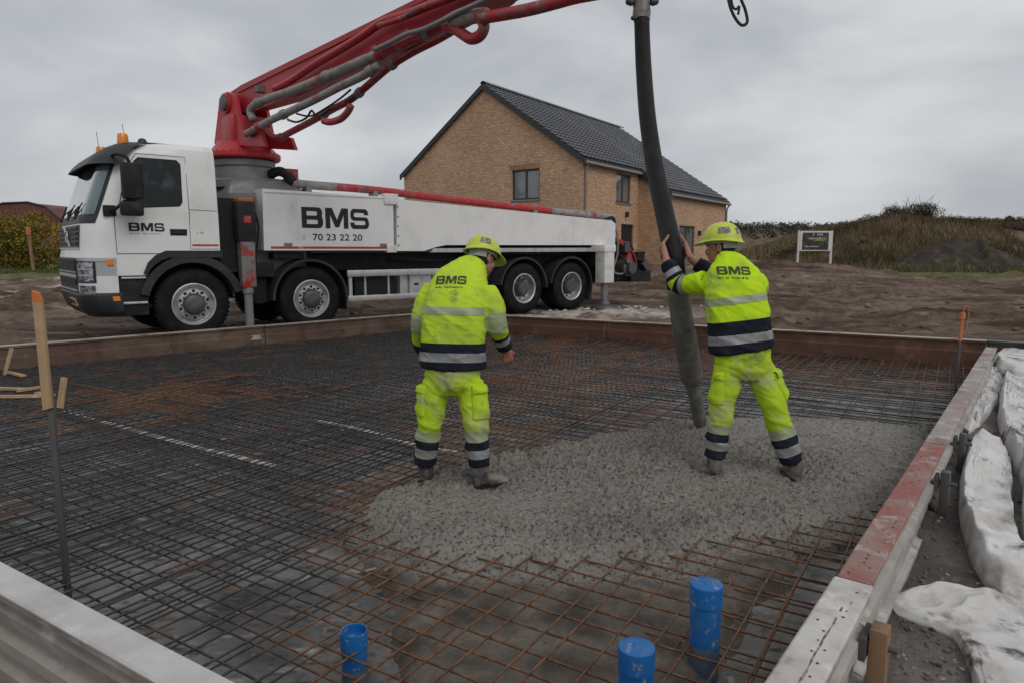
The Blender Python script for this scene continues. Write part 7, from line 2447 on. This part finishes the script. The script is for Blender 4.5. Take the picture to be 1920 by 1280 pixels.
# ---- worker bending, left
X_ = Vector((1, 0, 0))
def nv(*a): return Vector(a).normalized()
zc = -.115
ankL, ankR = at_d(797, 872, 4.47), at_d(899, 876, 4.38)
spL = [at_d(849, 688, 4.45), at_d(850, 640, 4.45), at_d(853, 590, 4.47), at_d(862, 545, 4.55), at_d(874, 517, 4.63), at_d(890, 500, 4.72)]
WLD = dict(
    base=(-.39, 4.42, zc), seed=2.0, jacket=M_jkt1,
    label='worker bending over the bars in soiled yellow-green jacket and trousers, left arm hanging down',
    spine=spL, lat=[nv(1, -.12, -.02), nv(1, -.12, -.02), nv(1, -.14, -.03), nv(1, -.18, -.06), nv(1, -.22, -.10), nv(1, -.25, -.12)],
    torso_r=[(.214, .142), (.214, .140), (.212, .138), (.200, .132), (.155, .112), (.090, .082)],
    armL=[at_d(812, 540, 4.63), at_d(798, 566, 4.60), at_d(789, 606, 4.57), at_d(789, 640, 4.66), at_d(793, 655, 4.70)], armL_r=[.074, .074, .068, .060, .052], armL_wrist=at_d(796, 662, 4.73),
    armR=[at_d(908, 548, 4.55), at_d(923, 574, 4.50), at_d(930, 606, 4.48), at_d(938, 634, 4.56), at_d(946, 651, 4.63)], armR_r=[.082, .080, .072, .060, .051], armR_wrist=at_d(948, 657, 4.66),
    collar=(at_d(884, 512, 4.66), at_d(892, 499, 4.71)), collar_r=.080, hem_tilt=-.03,
    torso_bands=[(-.06, .045, M_navy, .003, 'dark_band'), (.045, .105, M_refl, .003, 'reflective_band'), (.105, .165, M_navy, .003, 'dark_band'), (.345, .395, M_refl_y, .003, 'reflective_band')],
    arm_bands=[[(.44, .62, M_refl_y, .003, 'reflective_band'), (.84, 1.0, M_navy, .003, 'cuff')], [(.38, .56, M_refl_y, .003, 'reflective_band'), (.68, .74, M_navy, .003, 'dark_band'), (.74, .84, M_refl, .003, 'reflective_band'), (.84, 1.0, M_navy, .003, 'cuff')]],
    pelvis=[at_d(849, 665, 4.46), at_d(849, 695, 4.45), at_d(848, 722, 4.45), at_d(847, 738, 4.45)], pelvis_r=[(.180, .120), (.188, .135), (.178, .132), (.125, .095)],
    legL=[at_d(819, 715, 4.45), at_d(812, 760, 4.45), at_d(805, 800, 4.45), at_d(799, 845, 4.46), at_d(797, 868, 4.47)], legL_r=[.100, .093, .081, .074, .068],
    legR=[at_d(879, 715, 4.44), at_d(889, 760, 4.41), at_d(893, 800, 4.38), at_d(897, 845, 4.38), at_d(898, 872, 4.38)], legR_r=[.102, .095, .082, .074, .068],
    pockets=[(at_d(792, 748, 4.44), nv(-.1, 0, 1), nv(-1, -.25, 0), .13, .20), (at_d(902, 752, 4.36), nv(.06, 0, 1), nv(.55, -.83, .05), .135, .215)],
    bootL=(Vector((ankL.x, ankL.y - .03, zc)), Vector((ankL.x + .03, ankL.y + .24, zc)), ankL + Vector((0, 0, .03))),
    bootR=(Vector((ankR.x - .03, ankR.y - .04, zc)), Vector((ankR.x + .19, ankR.y + .06, zc)), ankR + Vector((0, 0, .03))),
    head=at_d(904, 486, 4.77), hf=nv(.62, .62, -.48), hu=nv(.10, .34, .93), helmet_tilt=.12, stickers=[(.80, .885, .36, .60), (.30, .40, .45, .68)],
    hands=[relaxed_hand(at_d(796, 661, 4.72), nv(.1, .25, -.96), nv(1, .2, 0), .95, -1), relaxed_hand(at_d(948, 656, 4.65), nv(.20, .35, -.90), nv(-.3, .95, .2), 1.0, 1.0, .40)],
    logo=(at_d(843, 531, 4.40), nv(1, -.10, -.02), nv(.06, .22, 1), .205, .058))
person(WLD)

# ---- worker holding the hose, right
hz = at_d(1262, 472, 5.16)
ax_h = (hp_s[8 * 6 + 4] - hp_s[8 * 7 + 4]).normalized()
wL, wR = at_d(1249, 484, 5.00), at_d(1294, 484, 5.10)
akL, akR = at_d(1340, 858, 4.58), at_d(1486, 868, 4.50)
spR = [at_d(1391, 655, 4.60), at_d(1386, 610, 4.60), at_d(1380, 565, 4.62), at_d(1374, 530, 4.66), at_d(1369, 506, 4.70), at_d(1364, 488, 4.74)]
WRD = dict(
    base=(1.64, 4.54, zc), seed=5.0, jacket=M_jkt2,
    label='worker with legs apart gripping the thick black hose with both hands',
    spine=spR, lat=[nv(1, -.05, .02), nv(1, -.06, .02), nv(1, -.08, 0), nv(1, -.10, -.03), nv(1, -.12, -.06), nv(1, -.12, -.06)],
    torso_r=[(.212, .142), (.206, .140), (.202, .138), (.194, .132), (.155, .112), (.090, .082)],
    armL=[at_d(1322, 527, 4.74), at_d(1300, 533, 4.82), at_d(1275, 532, 4.92), at_d(1262, 515, 4.95), at_d(1250, 493, 4.98)], armL_r=[.080, .078, .070, .060, .051], armL_wrist=wL,
    armR=[at_d(1418, 530, 4.66), at_d(1419, 545, 4.80), at_d(1404, 548, 4.98), at_d(1352, 520, 5.06), at_d(1306, 494, 5.10)], armR_r=[.080, .076, .068, .060, .051], armR_wrist=wR,
    collar=(at_d(1365, 498, 4.71), at_d(1361, 483, 4.75)), collar_r=.082, hem_tilt=.02,
    torso_bands=[(-.06, .055, M_navy, .003, 'dark_band'), (.055, .115, M_refl, .003, 'reflective_band'), (.115, .205, M_navy, .003, 'dark_band'), (.315, .365, M_refl_y, .003, 'reflective_band')],
    arm_bands=[[(.36, .46, M_refl, .003, 'reflective_band'), (.46, .56, M_navy, .003, 'dark_band'), (.68, .74, M_navy, .003, 'dark_band'), (.74, .84, M_refl, .003, 'reflective_band'), (.84, 1.0, M_navy, .003, 'cuff')], [(.40, .52, M_refl, .003, 'reflective_band'), (.80, .88, M_refl, .003, 'reflective_band'), (.88, 1.0, M_navy, .003, 'cuff')]],
    pelvis=[at_d(1390, 640, 4.60), at_d(1393, 668, 4.60), at_d(1396, 692, 4.60), at_d(1398, 708, 4.60)], pelvis_r=[(.178, .120), (.188, .135), (.178, .132), (.125, .095)],
    legL=[at_d(1366, 690, 4.60), at_d(1357, 740, 4.59), at_d(1350, 785, 4.58), at_d(1343, 832, 4.58), at_d(1340, 856, 4.58)], legL_r=[.100, .093, .082, .074, .068],
    legR=[at_d(1424, 692, 4.60), at_d(1442, 738, 4.57), at_d(1457, 785, 4.53), at_d(1475, 836, 4.50), at_d(1484, 864, 4.50)], legR_r=[.100, .093, .081, .074, .068],
    pockets=[(at_d(1336, 727, 4.52), nv(-.06, 0, 1), nv(-.62, -.78, .05), .135, .215), (at_d(1470, 718, 4.55), nv(-.3, 0, 1), nv(1, -.2, .1), .12, .20)],
    bootL=(Vector((akL.x + .03, akL.y - .04, zc)), Vector((akL.x - .15, akL.y + .14, zc)), akL + Vector((0, 0, .03))),
    bootR=(Vector((akR.x + .02, akR.y - .04, zc)), Vector((akR.x + .0, akR.y + .22, zc)), akR + Vector((0, 0, .03))),
    head=at_d(1352, 463, 4.79), hf=nv(-.80, .60, -.10), hu=nv(-.02, .06, 1), helmet_tilt=.03, stickers=[(.62, .73, .42, .64), (.44, .56, .46, .66)],
    hands=[grip_hand(hz, ax_h, 205, -1, -.005, RH, wL), grip_hand(hz, ax_h, -8, 1, .0, RH, wR)],
    logo=(at_d(1381, 514, 4.50), nv(1, -.06, -.02), nv(-.02, .12, 1), .215, .056))
person(WRD)
